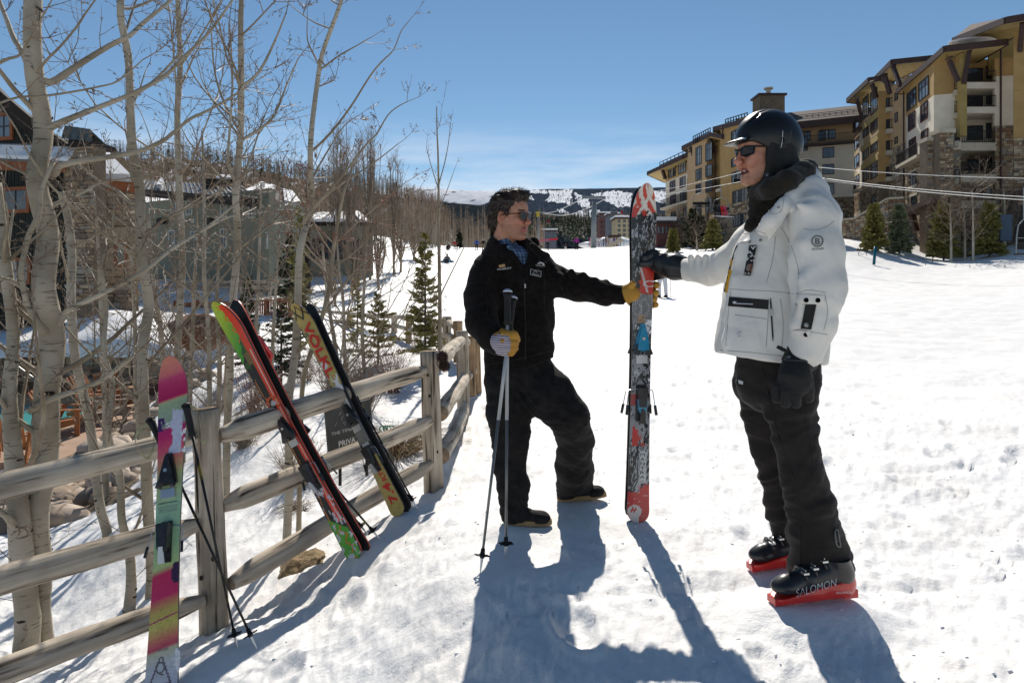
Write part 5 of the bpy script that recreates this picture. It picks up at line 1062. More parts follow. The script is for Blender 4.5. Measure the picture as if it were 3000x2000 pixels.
def log(parent,name,a,b,ra,rb,m,seed,point=(False,False),bend=.012,n=20,k=40):
    rg=np.random.RandomState(seed);a=Vector(a);b=Vector(b);L=(b-a).length;mb=MB();ph=rg.rand(4)*6.28
    rings=[]
    for i in range(k+1):
        t=i/k;z=L*t;r=ra+(rb-ra)*t;e=1.0
        if point[0]and z<.16:e=.55+.45*z/.16
        if point[1]and L-z<.16:e=.55+.45*(L-z)/.16
        cx=bend*math.sin(t*3.1+ph[0])+.004*math.sin(t*17+ph[1]);cy=bend*math.sin(t*2.3+ph[2])
        for j in range(n):
            th=2*math.pi*j/n;rr=r*e*(1+.05*float(vnoise(np.array([th*5.+seed*3]),np.array([z*1.2]),seed+5)[0])+.05*math.sin(2*th+ph[3])+.035*float(vnoise(np.array([th*1.6+seed]),np.array([z*4.]),seed)[0])*2)
            mb.v.append((cx+rr*math.cos(th),cy+rr*math.sin(th),z))
    for i in range(k):
        for j in range(n):mb.f.append([i*n+j,i*n+(j+1)%n,(i+1)*n+(j+1)%n,(i+1)*n+j]);mb.m.append(0)
    mb.f.append(list(range(n-1,-1,-1)));mb.m.append(1);mb.f.append([k*n+j for j in range(n)]);mb.m.append(1)
    me=mb.mesh(name,True);
    o=link(name,me,[m,ENDG],parent);o.location=a;o.rotation_mode='QUATERNION';o.rotation_quaternion=(b-a).to_track_quat('Z','Y');return o
fence=thing('rail_fence',DT(490,1440,3.9),'weathered split rail fence with three log rails, the skis leaning on it','fence')
RR=.068
for sgm in([(-120,1138,3.10),(452,1006,3.85)],[(-120,1370,3.05),(458,1200,3.85)],[(-120,1600,3.0),(464,1374,3.86)],[(500,1003,3.95),(978,853,5.55)],[(512,1166,3.95),(984,962,5.55)],[(528,1336,3.95),(990,1070,5.55)]):
    (x0,y0,d0),(x1,y1,d1)=sgm;log(fence,'rail',DT(x0,y0,d0),DT(x1,y1,d1),RR,RR*.94,LOG,int(abs(x0*7+y0)),(x0>0,True),.014)
def post(x0,y0,x1,y1,D,r,m=POSTW,seed=1):
    b=DT(x1,y1,D);t=DT(x0,y0,D);log(fence,'post',b-(t-b).normalized()*.35,t,r*1.06,r*.97,m,seed,(False,False),.006,16,18)
post(474,938,491,1442,3.93,.074,seed=3);post(984,806,996,1128,5.62,.075,seed=4);post(1060,760,1066,940,8.8,.082,seed=6)
post(1090,782,1092,878,9.9,.085,LOGB,7);post(1078,772,1079,850,9.2,.08,LOGB,8)
cr2=random.Random(4)
for(x0,y0,x1,y1,D,r)in((474,938,491,1442,3.93,.074),(984,806,996,1128,5.62,.075)):   # drying cracks and knots in the near posts, snow banked round their feet
    t,b=DT(x0,y0,D),DT(x1,y1,D)
    for k in range(4):
        a=cr2.uniform(-.9,.9);f0,f1=cr2.uniform(0,.3),cr2.uniform(.5,1);P0=[t.lerp(b,f0+(f1-f0)*i/6)+Vector((math.sin(a+.05*math.sin(i*2))*r,-math.cos(a)*r*1.0,0))for i in range(7)];MB().tube(P0,[.0008,.0022,.0028,.003,.0026,.0018,.0006],4).build('crack',KNOT,fence)
    for k in range(3):a=cr2.uniform(-.8,.8);MB().ell(t.lerp(b,cr2.uniform(.1,.8))+Vector((math.sin(a)*r,-math.cos(a)*r,0)),(.011,.006,.015),None,8,5).build('knot',KNOT,fence,True)
for a_,b_ in(((1006,838,5.65),(1062,782,8.7)),((1012,948,5.7),(1066,868,8.7)),((1014,1040,5.8),(1070,930,8.7)),((1066,790,8.9),(1092,776,11)),((1070,868,8.9),(1094,835,11))):log(fence,'rail',DT(*a_),DT(*b_),RR,RR,LOG,int(a_[0]+a_[1]),(False,True),.02)
f2n=thing('rail_fence',DT(1050,790,13),'farther run of split rail fence with snowy rails beside the small spruces','fence');fence_,fence=fence,f2n
fp=[(1052,737,790,13.0),(1027,727,787,14.5),(939,721,772,20),(905,717,760,23),(804,712,752,27),(700,704,742,31),(600,696,728,34)]
for i,(x,y0,y1,D)in enumerate(fp):
    post(x,y0,x,y1,D,.095,POSTW if i%2 else LOGB,20+i)
    if i:
        px,py0,py1,pD=fp[i-1]
        for f in(.22,.72):log(f2n,'rail',DT(px,py0+(py1-py0)*f,pD),DT(x,y0+(y1-y0)*f,D),.07,.07,LOG,40+i,(False,False),.02,8,8)
f3n=thing('rail_fence',DT(480,660,34),'distant pole fence half buried in snow before the sage green lodge','fence');fence=f3n
for i,x in enumerate((410,480,552,620)):post(x,640+i,x,672,32,.09,LOG,60+i)
for f in(646,660):log(f3n,'rail',DT(400,f,32),DT(640,f+2,32),.07,.07,LOG,70+f,(False,False),.03,8,10)
# ------------------------------------------------------------------ lettering
_fonts={}
def text_mesh(s,stretch=1.0,bold=.0):
    c=bpy.data.curves.new('t','FONT');c.body=s;c.size=1;c.align_x='LEFT';c.extrude=.0;c.resolution_u=3;c.offset=bold
    o=bpy.data.objects.new('t',c);col.objects.link(o);dg=bpy.context.evaluated_depsgraph_get();e=o.evaluated_get(dg);m=e.to_mesh()
    v=[tuple(p.co)for p in m.vertices];f=[list(p.vertices)for p in m.polygons];e.to_mesh_clear();bpy.data.objects.remove(o);bpy.data.curves.remove(c);return v,f
def lettering(s,o,ux,uy,h,m,parent,width=None,bold=0,surf=None,lift=.0015,name='lettering'):
    """flat print: o = lower left corner, ux along the line, uy up"""
    v,f=text_mesh(s,bold=bold);xs=[p[0]for p in v];w=max(xs)-min(xs);x0=min(xs);k=(width/w)if width else h;ux=Vector(ux).normalized();uy=Vector(uy).normalized();nn=ux.cross(uy)
    pts=[Vector(o)+ux*(p[0]-x0)*k+uy*p[1]*h/.72+nn*lift for p in v]
    if surf:pts=[surf(p)for p in pts]
    mb=MB();mb.add(pts,f);return mb.build(name,m,parent)
WHITEP=mat('white print',(.75,.74,.70),.5);REDP=mat('red print',(.55,.03,.03),.45);BLACKP=mat('black print',(.012,.012,.013),.45);GREYP=mat('grey print',(.16,.17,.16),.6)
# sign
sgn=thing('sign',DT(800,1030,5.0),'dark slate grey sign behind the fence lettered PRIVATE, partly covered by the gold skis','sign')
c0,c1,c2,c3=DT(757,1046,4.95),DT(860,1014,5.35),DT(850,916,5.35),DT(748.5,943,4.95)
SLATE=mat('slate sign',(.052,.056,.052),.6,(.085,.09,.085),4,.1,30)
nrm=(c1-c0).cross(c3-c0).normalized();nrm=nrm if nrm.y<0 else-nrm
MB().prism([c0,c1,c2,c3],-nrm*.02).build('panel',SLATE,sgn)
ux=(c1-c0).normalized();uy=(c3-c0).normalized();W_=(c1-c0).length;H_=(c3-c0).length
lettering('THE TIMBERS CLUB',c0+ux*W_*.07+uy*H_*.42,ux,uy,.024,WHITEP,sgn,W_*.88,lift=.003);lettering('PRIVATE',c0+ux*W_*.20+uy*H_*.13,ux,uy,.042,WHITEP,sgn,W_*.52,bold=.02,lift=.003)
for t in(.2,.8):MB().beam(c0+ux*W_*t+Vector((0,.03,.05)),c0+ux*W_*t+Vector((0,.03,-.25)),.02).build('stake',IRON,sgn)
for k in range(7):
    p=c0+ux*W_*rng.uniform(.1,.5)+uy*H_*rng.uniform(.5,.9);MB().beam(p+nrm*.002,p+ux*.02+uy*rng.uniform(.01,.03)+nrm*.002,.0015,.0015).build('scratch',WHITEP,sgn)
# dark fur muffs on the fence and a green coil
FUR=mat('dark brown fur',(.03,.014,.012),.9,(.07,.04,.035),30)
fm=thing('ear_muffs',DT(1018,828,5.5),'dark brown furry ear muffs hooked over the fence rail beside the second post','ear muffs')
fb=MB();rng.seed(9)
for cx,cy,r in((1016,818,13),(1021,841,12)):
    c=DT(cx,cy,5.5);rr=pxm(r,5.5);fb.ell(c,rr*.85,None,10,8)
    for k in range(700):
        d=Vector((rng.gauss(0,1),rng.gauss(0,1),rng.gauss(0,1))).normalized();p=c+d*rr*.8;q=p+(d+Vector((rng.gauss(0,.4),rng.gauss(0,.4),rng.gauss(0,.4))))*.018;s=d.orthogonal().normalized()*.0016;fb.add([p-s,p+s,q],[(0,1,2)])
fb.build('fur',FUR,fm,kind='stuff');MB().tube([DT(1005,822,5.48),DT(1003,835,5.5),DT(1010,845,5.5)],.004,5).build('headband',IRON,fm)
gc=thing('hose_coil',DT(880,985,6.6),'small bright green coiled hose lying under the straw grass','hose')
mb=MB()
for k in range(3):mb.tube([DT(880,985,6.5)+Vector((math.cos(a)*.035+k*.035,.008*k,math.sin(a)*.03))for a in np.linspace(0,6.28,14)],.006,6)
mb.build('coil',mat('green hose',(.01,.18,.07),.4),gc,True)
# ------------------------------------------------------------------ skis
class Ski:
    def __init__(s,tail,tip,face,ww,th=.011,tiprise=.045,tailrise=.012,rock=.12):
        s.a=Vector(tail);s.L=(Vector(tip)-s.a).length;s.u=(Vector(tip)-s.a)/s.L;f=Vector(face);s.n=(f-s.u*f.dot(s.u)).normalized();s.w=s.n.cross(s.u)*-1
        if s.w.x<0:s.w=-s.w
        s.ww=ww;s.th=th;s.tr=tiprise;s.tl=tailrise;s.rk=rock
    def half(s,t):                              # half width along the length
        tip,waist,tail=s.ww;x=np.asarray(t,float)
        w=np.where(x>.45,waist+(tip-waist)*((x-.45)/.43)**1.8,waist+(tail-waist)*((.45-x)/.40)**1.8)
        w=np.where(x>.88,tip*np.sqrt(np.clip(1-((x-.88)/.12)**2.2,0,1)),w);w=np.where(x<.035,tail*np.sqrt(np.clip(1-((.035-x)/.035)**2.4,0,1))*.999+.0,w);return w/2
    def lift(s,t):t=np.asarray(t,float);return s.tr*np.clip((t-(1-s.rk))/s.rk,0,1)**2+s.tl*np.clip((.07-t)/.07,0,1)**2
    def P(s,t,w=0,h=0):return s.a+s.u*(s.L*t)+s.w*w+s.n*(float(s.lift(t))+s.th+h)
def make_ski(sk,label,group,colf,edge,base_m,m_top,nt=260,nw=17,local=None):
    root=thing('ski',sk.a,label,'ski',group)
    T=np.linspace(0,1,nt);Wn_=np.linspace(-1,1,nw);TT,WW=np.meshgrid(T,Wn_,indexing='ij');hw=np.maximum(sk.half(TT),.002)
    A=np.array(sk.a);U=np.array(sk.u);Wd=np.array(sk.w);N=np.array(sk.n)
    crown=.0025*(1-WW**2)
    pos=A+U*(sk.L*TT)[...,None]+Wd*(hw*WW)[...,None]+N*(sk.lift(TT)+sk.th+crown)[...,None]
    v=pos.reshape(-1,3);idx=np.arange(nt*nw).reshape(nt,nw);q=np.stack([idx[:-1,:-1],idx[:-1,1:],idx[1:,1:],idx[1:,:-1]],-1).reshape(-1,4)
    me=np_mesh('top_sheet',v,quads=q,smooth=True);set_color(me,colf(TT.ravel(),WW.ravel(),(hw*WW).ravel()));link('top_sheet',me,m_top,root)
    # sidewalls, steel edges and base
    mb=MB()
    for i,t in enumerate(np.linspace(0,1,70)):
        h=max(float(sk.half(t)),.002);lf=float(sk.lift(t));c=sk.a+sk.u*sk.L*t
        for w_,z in((-h,sk.th-.0006),(-h*1.0,.0),(h*1.0,.0),(h,sk.th-.0006)):mb.v.append(tuple(c+sk.w*w_+sk.n*(lf+z)))
    for i in range(69):
        o=i*4
        for j,mi in((0,0),(1,1),(2,0)):mb.f.append([o+j,o+j+1,o+5+j,o+4+j]);mb.m.append(mi)
    mb.build('core',[edge,base_m],root);return root
def binding(sk,root,tc,col_m,dark,plate,scale=1.0,heel_dt=.185,flip=False,brake=True,lever=None):
    """toe piece towards the tip, heel piece below it, boot plate, brake arms"""
    s=scale;U,W,N=sk.u,sk.w,sk.n;G=lambda t,w=0,h=0:sk.P(t,w,h);dl=1/sk.L
    mb=MB();mb.prism([G(tc+.09*dl*s,-.012*s,.004),G(tc+.09*dl*s,.012*s,.004),G(tc+.02*dl,.030*s,.004),G(tc-.045*dl,.040*s,.004),G(tc-.055*dl,.024*s,.004),G(tc-.055*dl,-.024*s,.004),G(tc-.045*dl,-.040*s,.004),G(tc+.02*dl,-.030*s,.004)],N*.018)
    mb.prism([G(tc+.075*dl*s,-.008,.022),G(tc+.075*dl*s,.008,.022),G(tc+.0,.026*s,.022),G(tc-.045*dl,.030*s,.022),G(tc-.045*dl,-.030*s,.022),G(tc,-.026*s,.022)],N*.022);mb.build('toe_piece',col_m,root,False)
    mb=MB()
    for sg in(-1,1):mb.beam(G(tc-.02*dl,sg*.018,.035),G(tc-.07*dl,sg*.038,.035),.014,.03)
    mb.build('toe_wings',dark,root)
    MB().disc(G(tc+.015*dl,0,.046),N,.009,10,.006).build('screw',plate,root)
    MB().frame_box(G(tc-.095*dl,0,.003),W,U,N,-.030*s,.030*s,-.022,.022,0,.012).build('boot_plate',plate,root)
    th_=tc-.30*dl
    MB().frame_box(G(th_-.03*dl,0,.002),W,U,N,-.026,.026,-.09,.10,0,.010).build('heel_track',dark,root)
    mb=MB();mb.prism([G(th_+.06*dl,-.022*s,.012),G(th_+.06*dl,.022*s,.012),G(th_+.055*dl,.027*s,.012),G(th_-.04*dl,.018*s,.012),G(th_-.04*dl,-.018*s,.012),G(th_+.055*dl,-.027*s,.012)],N*.045);mb.build('heel_piece',dark,root)
    mb=MB();mb.prism([G(th_-.0*dl,-.024*s,.014),G(th_-.0,.024*s,.014),G(th_-.055*dl,.020*s,.014),G(th_-.075*dl,.010,.014),G(th_-.075*dl,-.010,.014),G(th_-.055*dl,-.020*s,.014)],N*.040);mb.build('heel_housing',col_m,root)
    mb=MB();mb.prism([G(th_-.05*dl,-.009,.054),G(th_-.05*dl,.009,.054),G(th_-.125*dl,.014,.040),G(th_-.125*dl,-.014,.040)],N*.012);mb.build('heel_lever',lever or dark,root)
    if brake:
        hwid=float(sk.half(th_))+.012
        for sg in(-1,1):
            m_=MB();m_.tube([G(th_+.05*dl,sg*.02,.004),G(th_+.04*dl,sg*hwid,.004),G(th_-.0*dl,sg*(hwid+.006),.010),G(th_-.05*dl,sg*(hwid+.012),.022)],.0028,5);o=m_.build('brake_arm',plate,root)
            MB().beam(G(th_-.035*dl,sg*(hwid+.010),.018),G(th_-.085*dl,sg*(hwid+.016),.030),.012,.009).build('brake_pad',dark,o)
TOPM=mat('glossy ski top sheet',(.5,.5,.5),.28,attr='Col',scale=60,spec=.5,coat=.3)
EDGEM=mat('steel ski edge',(.10,.10,.10),.35,metal=.6);BASEM=mat('black ski base',(.015,.015,.016),.4)
PLB=mat('black binding plastic',(.012,.012,.013),.3,(.03,.03,.032),30,spec=.5);PLW=mat('white binding plastic',(.62,.63,.64),.35);METB=mat('brushed binding metal',(.55,.56,.57),.28,metal=.8);BLUEB=mat('cyan blue binding',(.0,.20,.36),.22,(.01,.27,.45),20,spec=.6,coat=.4)
SNOWB=mat('stuck snow',(.82,.83,.85),.7,(.7,.7,.72),20,.5,60)
def stuck_snow(root,sk,spots_,seed=1):
    rng.seed(seed);mb=MB()
    for t,w,rt,rw,n in spots_:
        for k in range(n*2):
            a_,b_=rng.gauss(0,.5),rng.gauss(0,.5);r=rng.uniform(.0025,.008);ww=max(-float(sk.half(t)),min(float(sk.half(t)),w+b_*rw));mb.ell(sk.P(min(.98,max(.02,t+a_*rt)),ww,-.001),(r*1.7,r*2.2,r*.35),Matrix((sk.w,sk.u,sk.n)).transposed(),6,4,.2)
    mb.build('stuck_snow',SNOWB,root,True,kind='stuff')
def mix(a,b,t):return a*(1-t)[:,None]+b*t[:,None]
C=lambda*c:np.array(srgb(*c))
def sstep(a,b,x):t=np.clip((x-a)/(b-a),0,1);return t*t*(3-2*t)
def over(c,mask,colr):c[mask]=colr;return c
# --- central pair, held upright
tail,tip=DT(1464,1197,3.60),DT(1480,424,3.615)
ski_c=Ski(tail,tip,(.06,-1,0),(.134,.101,.117),rock=.10,tiprise=.05)
def yd(t):return 1197-773*t                      # height on the ski as seen -> design rows
def col_c(t,w,m):
    y=yd(t);n1=fbm(m*60+3,y/9,4,3);st=fbm(m*330+7*fbm(m*22,y/26,2,9),y/13+3*fbm(m*30,y/20,2,19),4,7);z=np.zeros((len(t),3))
    c=np.tile(C(24,22,22),(len(t),1));c=np.where((st>.24)[:,None],C(175,178,182),c);c=np.where(((st>.14)&(st<=.24))[:,None],C(95,97,100),c)
    feath=(y>1012);st2=vnoise((y+m*900)/5.0,(m*260-y*.15)/9,5);c=np.where((feath&(st2>.20))[:,None],C(165,168,170),c)
    hd=y<492+14*n1                            # head: bone white with red blades
    c=np.where(hd[:,None],C(205,198,182),c);a=(y-424)/70.0
    for sl,of,wd in((1.5,.15,.20),(1.5,-.75,.17),(-1.5,.72,.15),(-1.5,-.45,.14)):
        red=hd&(np.abs(w-sl*(a-.5)-of)<wd);c=np.where(red[:,None],C(196,48,30),c)
    for sl,of in((1.5,.55),(-1.5,.22),(1.5,-.28)):c=np.where((hd&(np.abs(w-sl*(a-.5)-of)<.15))[:,None],C(214,210,200),c)
    c=np.where(((y>478)&(y<500)&(w<-.35-(y-478)/60))[:,None],C(190,35,28),c)
    red=(y>610+6*n1)&(y<675+10*n1)&(w>-.25+.5*n1);c=np.where(red[:,None],C(190,44,28),c)
    cur=np.abs(w-(-.3+(y-612)/60*.75))<.10;c=np.where((cur&(y>612)&(y<672))[:,None],C(190,190,190),c)
    rg_=np.hypot(w-.62,(y-652)/12.);c=np.where(((rg_<.62)&(rg_>.42)&(y>640)&(y<668))[:,None],C(200,200,198),c)
    gr=(y>676)&(y<745);c=np.where(gr[:,None],mix(c,np.tile(C(150,150,150),(len(t),1)),.5+0*t),c)
    c=np.where(((y>724)&(y<742)&(w>-.45)&(w<.25))[:,None],C(165,138,108),c)
    c=np.where(((y>728)&(y<731)&(w>0.0)&(w<.18))[:,None]|((y>735)&(y<737)&(w>-.3)&(w<.0))[:,None],C(60,45,35),c)
    wsn=(y>735)&(y<765)&(n1+w*.4>.1);c=np.where(wsn[:,None],C(225,226,230),c)
    g2=(y>812)&(y<1010);c=np.where((g2&(fbm(m*40,y/14,3,31)>.04))[:,None],C(140,141,145),c)
    c=np.where(((y>978)&(y<1022)&(w<.15-(1022-y)/90+n1)&(w>-.8))[:,None],C(196,52,40),c);c=np.where(((y>905)&(y<930)&(w<-.5))[:,None],C(170,30,30),c)
    rd=y>1112+34*(w*-.5+.5)*0+22*n1+14*(1-w)*.5*1.4;c=np.where(rd[:,None],C(186,52,44),c)
    c=np.where((rd&(fbm(m*50,y/4,2,12)>.42))[:,None],C(214,170,166),c)
    lg=(np.hypot((w+.35)/.62,(y-1172)/15)<1)&(y>1158)|((y>1172)&(w<.05)&(w>-.9));c=np.where(lg[:,None],C(205,196,188),c)
    c=np.where(((np.abs(w+.42)<.26)&(np.abs(y-1168+3*np.sin(w*22))<4))[:,None],C(186,40,34),c)
    lb=(y>1036)&(y<1107)&(w>.02)&(w<.72);c=np.where(lb[:,None],C(196,200,198),c)
    return c
grp='skis of the upright pair between the two men'
ski1=make_ski(ski_c,'front ski of the upright pair, red, white and black with blue binding',grp,col_c,EDGEM,BASEM,TOPM,420,31)
binding(ski_c,ski1,(1197-783)/773,BLUEB,PLB,METB,1.0)
stuck_snow(ski1,ski_c,[(.575,.012,.03,.03,30),(.27,.015,.04,.02,30),(.40,.02,.06,.02,25)],4)
for i,ch in enumerate('MANTRA'):
    y0=1036+10.2*(i+1);t=(1197-y0)/773;lettering(ch,ski_c.P(t,ski_c.half(.2)*.10,.002),ski_c.w,ski_c.u,.017,BLACKP,ski1,.0235)
t=(1197-1106)/773;lettering('177',ski_c.P(t,ski_c.half(.2)*.12,.002),ski_c.w,ski_c.u,.010,BLACKP,ski1,.022)
sb_=Ski(tail+Vector((-.004,.026,0)),tip+Vector((-.004,.026,.002)),(-.06,1,0),(.134,.101,.117),rock=.10,tiprise=.05)
plain=lambda*cc:(lambda t,w,m:np.tile(C(*cc),(len(t),1)))
ski2=make_ski(sb_,'rear ski of the upright pair, its dark edge showing at the left',grp,plain(30,28,28),EDGEM,BASEM,TOPM,60,5);binding(sb_,ski2,.53,BLUEB,PLB,METB,1.0)
# --- pink twin-tip at the near post
k1_=Ski(DT(371,1612,3.06),DT(403,826,3.72),(-.05,-1,.45),(.156,.122,.150),rock=.14,tiprise=.06)
def col_p(t,w,m):
    y=1612-786*t;n1=fbm(m*30,y/25,3,4);g=np.interp;c=np.zeros((len(t),3));ys=y+w*7
    stops=[(826,(196,110,84)),(868,(196,84,84)),(880,(190,20,90)),(930,(186,14,84)),(934,(214,140,110)),(938,(168,184,140)),(1000,(150,165,150)),(1010,(190,30,100)),(1030,(206,36,104)),(1065,(226,90,110)),(1100,(214,150,110)),(1130,(190,196,130)),(1200,(160,196,160)),(1300,(170,205,150)),(1335,(185,205,130)),(1350,(200,30,80)),(1400,(206,30,90)),(1430,(196,170,80)),(1460,(206,190,90)),(1490,(214,110,90)),(1505,(196,60,90)),(1512,(200,195,160)),(1540,(196,196,202)),(1640,(190,190,210))]
    X=[s_[0]for s_ in stops]
    for k in range(3):c[:,k]=g(ys,X,[C(*s_[1])[k]for s_ in stops])
    c=np.where(((y>980)&(y<1015)&(w<-.35+n1))[:,None],C(70,18,90),c);sn=(y>965+20*n1)&(y<1075)&(np.abs(w-.35+.3*n1)<.42+.3*n1);c=np.where(sn[:,None],C(205,205,222),c)
    c=np.where(((y>1330)&(y<1375)&(w>.55+n1*.4))[:,None],C(60,14,60),c);c=np.where((np.abs(y-1446+9*w)<1.6)[:,None],C(170,0,90),c)
    gd=(y>1420)&(y<1500)&((np.abs(((y+30*w)%14)-7)<.5)|(np.abs(((w*30+y*.4)%11)-5)<.35));c=np.where((gd&(w>-.5)&(w<.6))[:,None],c*.72,c)
    tri=(y>1522)&(y<1575)&(np.abs(np.abs(w+.05)-(y-1518)/57*.62)<.05)|((np.abs(y-1578)<3)&(np.abs(w+.05)<.7));c=np.where(tri[:,None],C(70,20,60),c)
    return c
sp_=make_ski(k1_,'wide pink, orange and mint green ski standing against the near fence post',None,col_p,EDGEM,BASEM,TOPM,420,25)
binding(k1_,sp_,(1612-1125)/786,PLB,PLB,METB,1.15,lever=PLW)
lettering('S',k1_.P((1612-1008)/786,-.030,.003),k1_.w,k1_.u,.03,WHITEP,sp_,.026,bold=.02);lettering('Q',k1_.P((1612-1556)/786,-.028,.003),k1_.w,k1_.u,.05,GREYP,sp_,.045);lettering('ROCKER',k1_.P((1612-1512)/786,-.02,.003),k1_.w,k1_.u,.012,GREYP,sp_,.05)
lettering('salomon',k1_.P((1612-1194)/786,-.05,.003),k1_.w,k1_.u,.012,BLACKP,sp_,.095)
for i in range(5):MB().beam(k1_.P((1612-1200-i*3.2)/786,-.045,.003),k1_.P((1612-1200-i*3.2)/786,.045,.003),.0015,.001).build('printed_line',GREYP,sp_)
stuck_snow(sp_,k1_,[(.74,.02,.05,.04,50),(.27,0,.02,.02,25),(.10,.05,.03,.04,35)],7)
# --- green, black and orange pair
def pair(tail_a,tip_a,face,ww,sep,cf,la,lb,grp,bt,colb,edge,off=(.012,0,0),tr=.06):
    A=Ski(tail_a,tip_a,face,ww,th=.014,rock=.13,tiprise=tr);ra=make_ski(A,la,grp,cf,edge,BASEM,TOPM,320,19)
    o=-A.n*sep;B=Ski(A.a+o+Vector(off),A.a+o+Vector(off)+A.u*A.L,-Vector(face),ww,th=.014,rock=.13,tiprise=tr);rb=make_ski(B,lb,grp,plain(20,18,26),edge,BASEM,TOPM,60,5);return A,ra,B,rb
REDEDGE=mat('orange red sidewall',(.55,.07,.02),.35,coat=.3);BLACKSW=mat('black sidewall',(.012,.012,.018),.35)
def col_g(t,w,m):
    n1=fbm(m*45,t*20,3,2);c=np.tile(C(20,20,18),(len(t),1));g1=C(70,160,40);g2=C(165,190,50)
    hd=t>.83+.06*w+.04*n1;tl=t<.135-.03*w;gm_=mix(np.tile(g1,(len(t),1)),np.tile(g2,(len(t),1)),np.clip((t-.85)*8-w*.5,0,1));c=np.where((hd|tl)[:,None],gm_,c)
    fade=(t>.72)&~hd&(w<.2);c=np.where((fade&(n1>(.83-t)*5-.2))[:,None],C(40,90,25),c)
    zz=np.abs(w-(.55*(2*np.abs(((t*22)%1)-.5)-.3)))<.07;c=np.where((zz&(hd|tl))[:,None],C(225,80,30),c)
    rs=(w>.18)&(t>.14)&(t<.98);c=np.where(rs[:,None],C(226,60,24),c);ln=(w>.52)&(w<.62)&(t>.14)&(t<.80);c=np.where(ln[:,None],C(210,205,190),c);c=np.where(((w>.88))[:,None],C(18,16,26),c)
    cv=(np.abs(w+.55-.25*np.sin(t*26))<.05)&(t<.7)&(t>.1);c=np.where(cv[:,None],C(200,120,40),c)
    rr_=np.hypot(w*.8,(t-.60)*30);c=np.where(((rr_>.55)&(rr_<.8))[:,None],C(205,80,40),c);c=np.where((rr_<.3)[:,None],C(190,190,190),c)
    tn=(np.abs(w+.05)<.35)&(np.abs(t-.775)<.022);c=np.where(tn[:,None],C(120,95,50),c);sn=(fbm(m*80,t*60,3,14)>.22)&(t<.3);c=np.where(sn[:,None],C(190,192,200),c);return c
A2,r2a,B2,r2b=pair(DT(822,1281,4.22),DT(506,691,4.30),(-.42,-1,.30),(.136,.090,.122),.020,col_g,'lime green, black and orange ski, front one of its pair','dark rear ski of the lime green and orange pair, its tip showing to the right','skis of the lime green and orange pair',.5,PLB,REDEDGE,(.030,.012,.0))
binding(A2,r2a,.50,PLB,PLB,METB,1.0,lever=METB);binding(B2,r2b,.50,PLB,PLB,METB,1.0,lever=METB);stuck_snow(r2a,A2,[(.22,0,.06,.03,70),(.08,.01,.03,.03,30)],11)
MB().prism([B2.P(.83,.0,.01),B2.P(.84,.05,.01),B2.P(.76,.07,.01),B2.P(.72,.0,.01)],B2.n*.03).build('ski_strap',REDP,r2b)
def col_v(t,w,m):
    n1=fbm(m*40,t*18,3,6);c=np.tile(C(178,158,90),(len(t),1));c=np.where((fbm(m*70,t*90,2,9)>.3)[:,None],C(160,140,75),c)
    mid=(t>.27)&(t<.60);c=np.where(mid[:,None],C(200,200,200),c);c=np.where((mid&(np.abs(w)>.62))[:,None],C(30,30,34),c);c=np.where(((t>.33)&(t<.47))[:,None],C(120,118,112),c)
    c=np.where(((t>.27)&(t<.29))[:,None],C(60,60,66),c)
    s=t-.955                                     # black chevrons at the tip
    for f_ in(1,-1):c=np.where(((np.abs(s-f_*.030+.028*f_*np.abs(w)*2)<.0065)&(np.abs(w)<.9))[:,None],C(38,36,32),c)
    c=np.where(((t>.25+0)&(w<-.78)&(t<.9)&(fbm(m,t*50,2,3)>.0))[:,None],C(70,66,52),c)
    sn=(t>.57)&(t<.72)&(n1>.02)&(np.abs(w)<.85);c=np.where(sn[:,None],C(222,222,226),c);c=np.where(((np.abs(w+.62)<.2)&(np.abs(t-.855)<.014)&(vnoise(w*18,t*300,4)>0))[:,None],C(60,50,30),c);c=np.where((w>.9)[:,None],C(20,20,30),c);return c
A3,r3a,B3,r3b=pair(DT(921,1181,4.62),DT(684,697,4.82),(-.40,-1,.30),(.126,.083,.113),.020,col_v,'gold and red ski with black chevrons at the tip, covering the sign','dark rear ski of the gold pair, its black tip showing to the right','skis of the gold pair',.5,PLB,BLACKSW,(.028,.010,.0))
binding(A3,r3a,.46,PLB,PLB,METB,1.0,lever=METB);binding(B3,r3b,.46,PLB,PLB,METB,1.0,lever=METB);stuck_snow(r3a,A3,[(.66,0,.05,.03,40),(.24,0,.03,.02,30)],12)
lettering('VÖLKL',A3.P(.905,-.030,.004),-A3.u,A3.w,.062,REDP,r3a,A3.L*.26,bold=.03);lettering('7.4',A3.P(.045,-.036,.004),A3.u,-A3.w,-.055,REDP,r3a,A3.L*.085,bold=.02)if False else None
lettering('RTM',A3.P(.155,.030,.004),A3.u,-A3.w,.035,REDP,r3a,A3.L*.07,bold=.02);lettering('7.4',A3.P(.055,.034,.004),A3.u,-A3.w,.055,REDP,r3a,A3.L*.09,bold=.03)
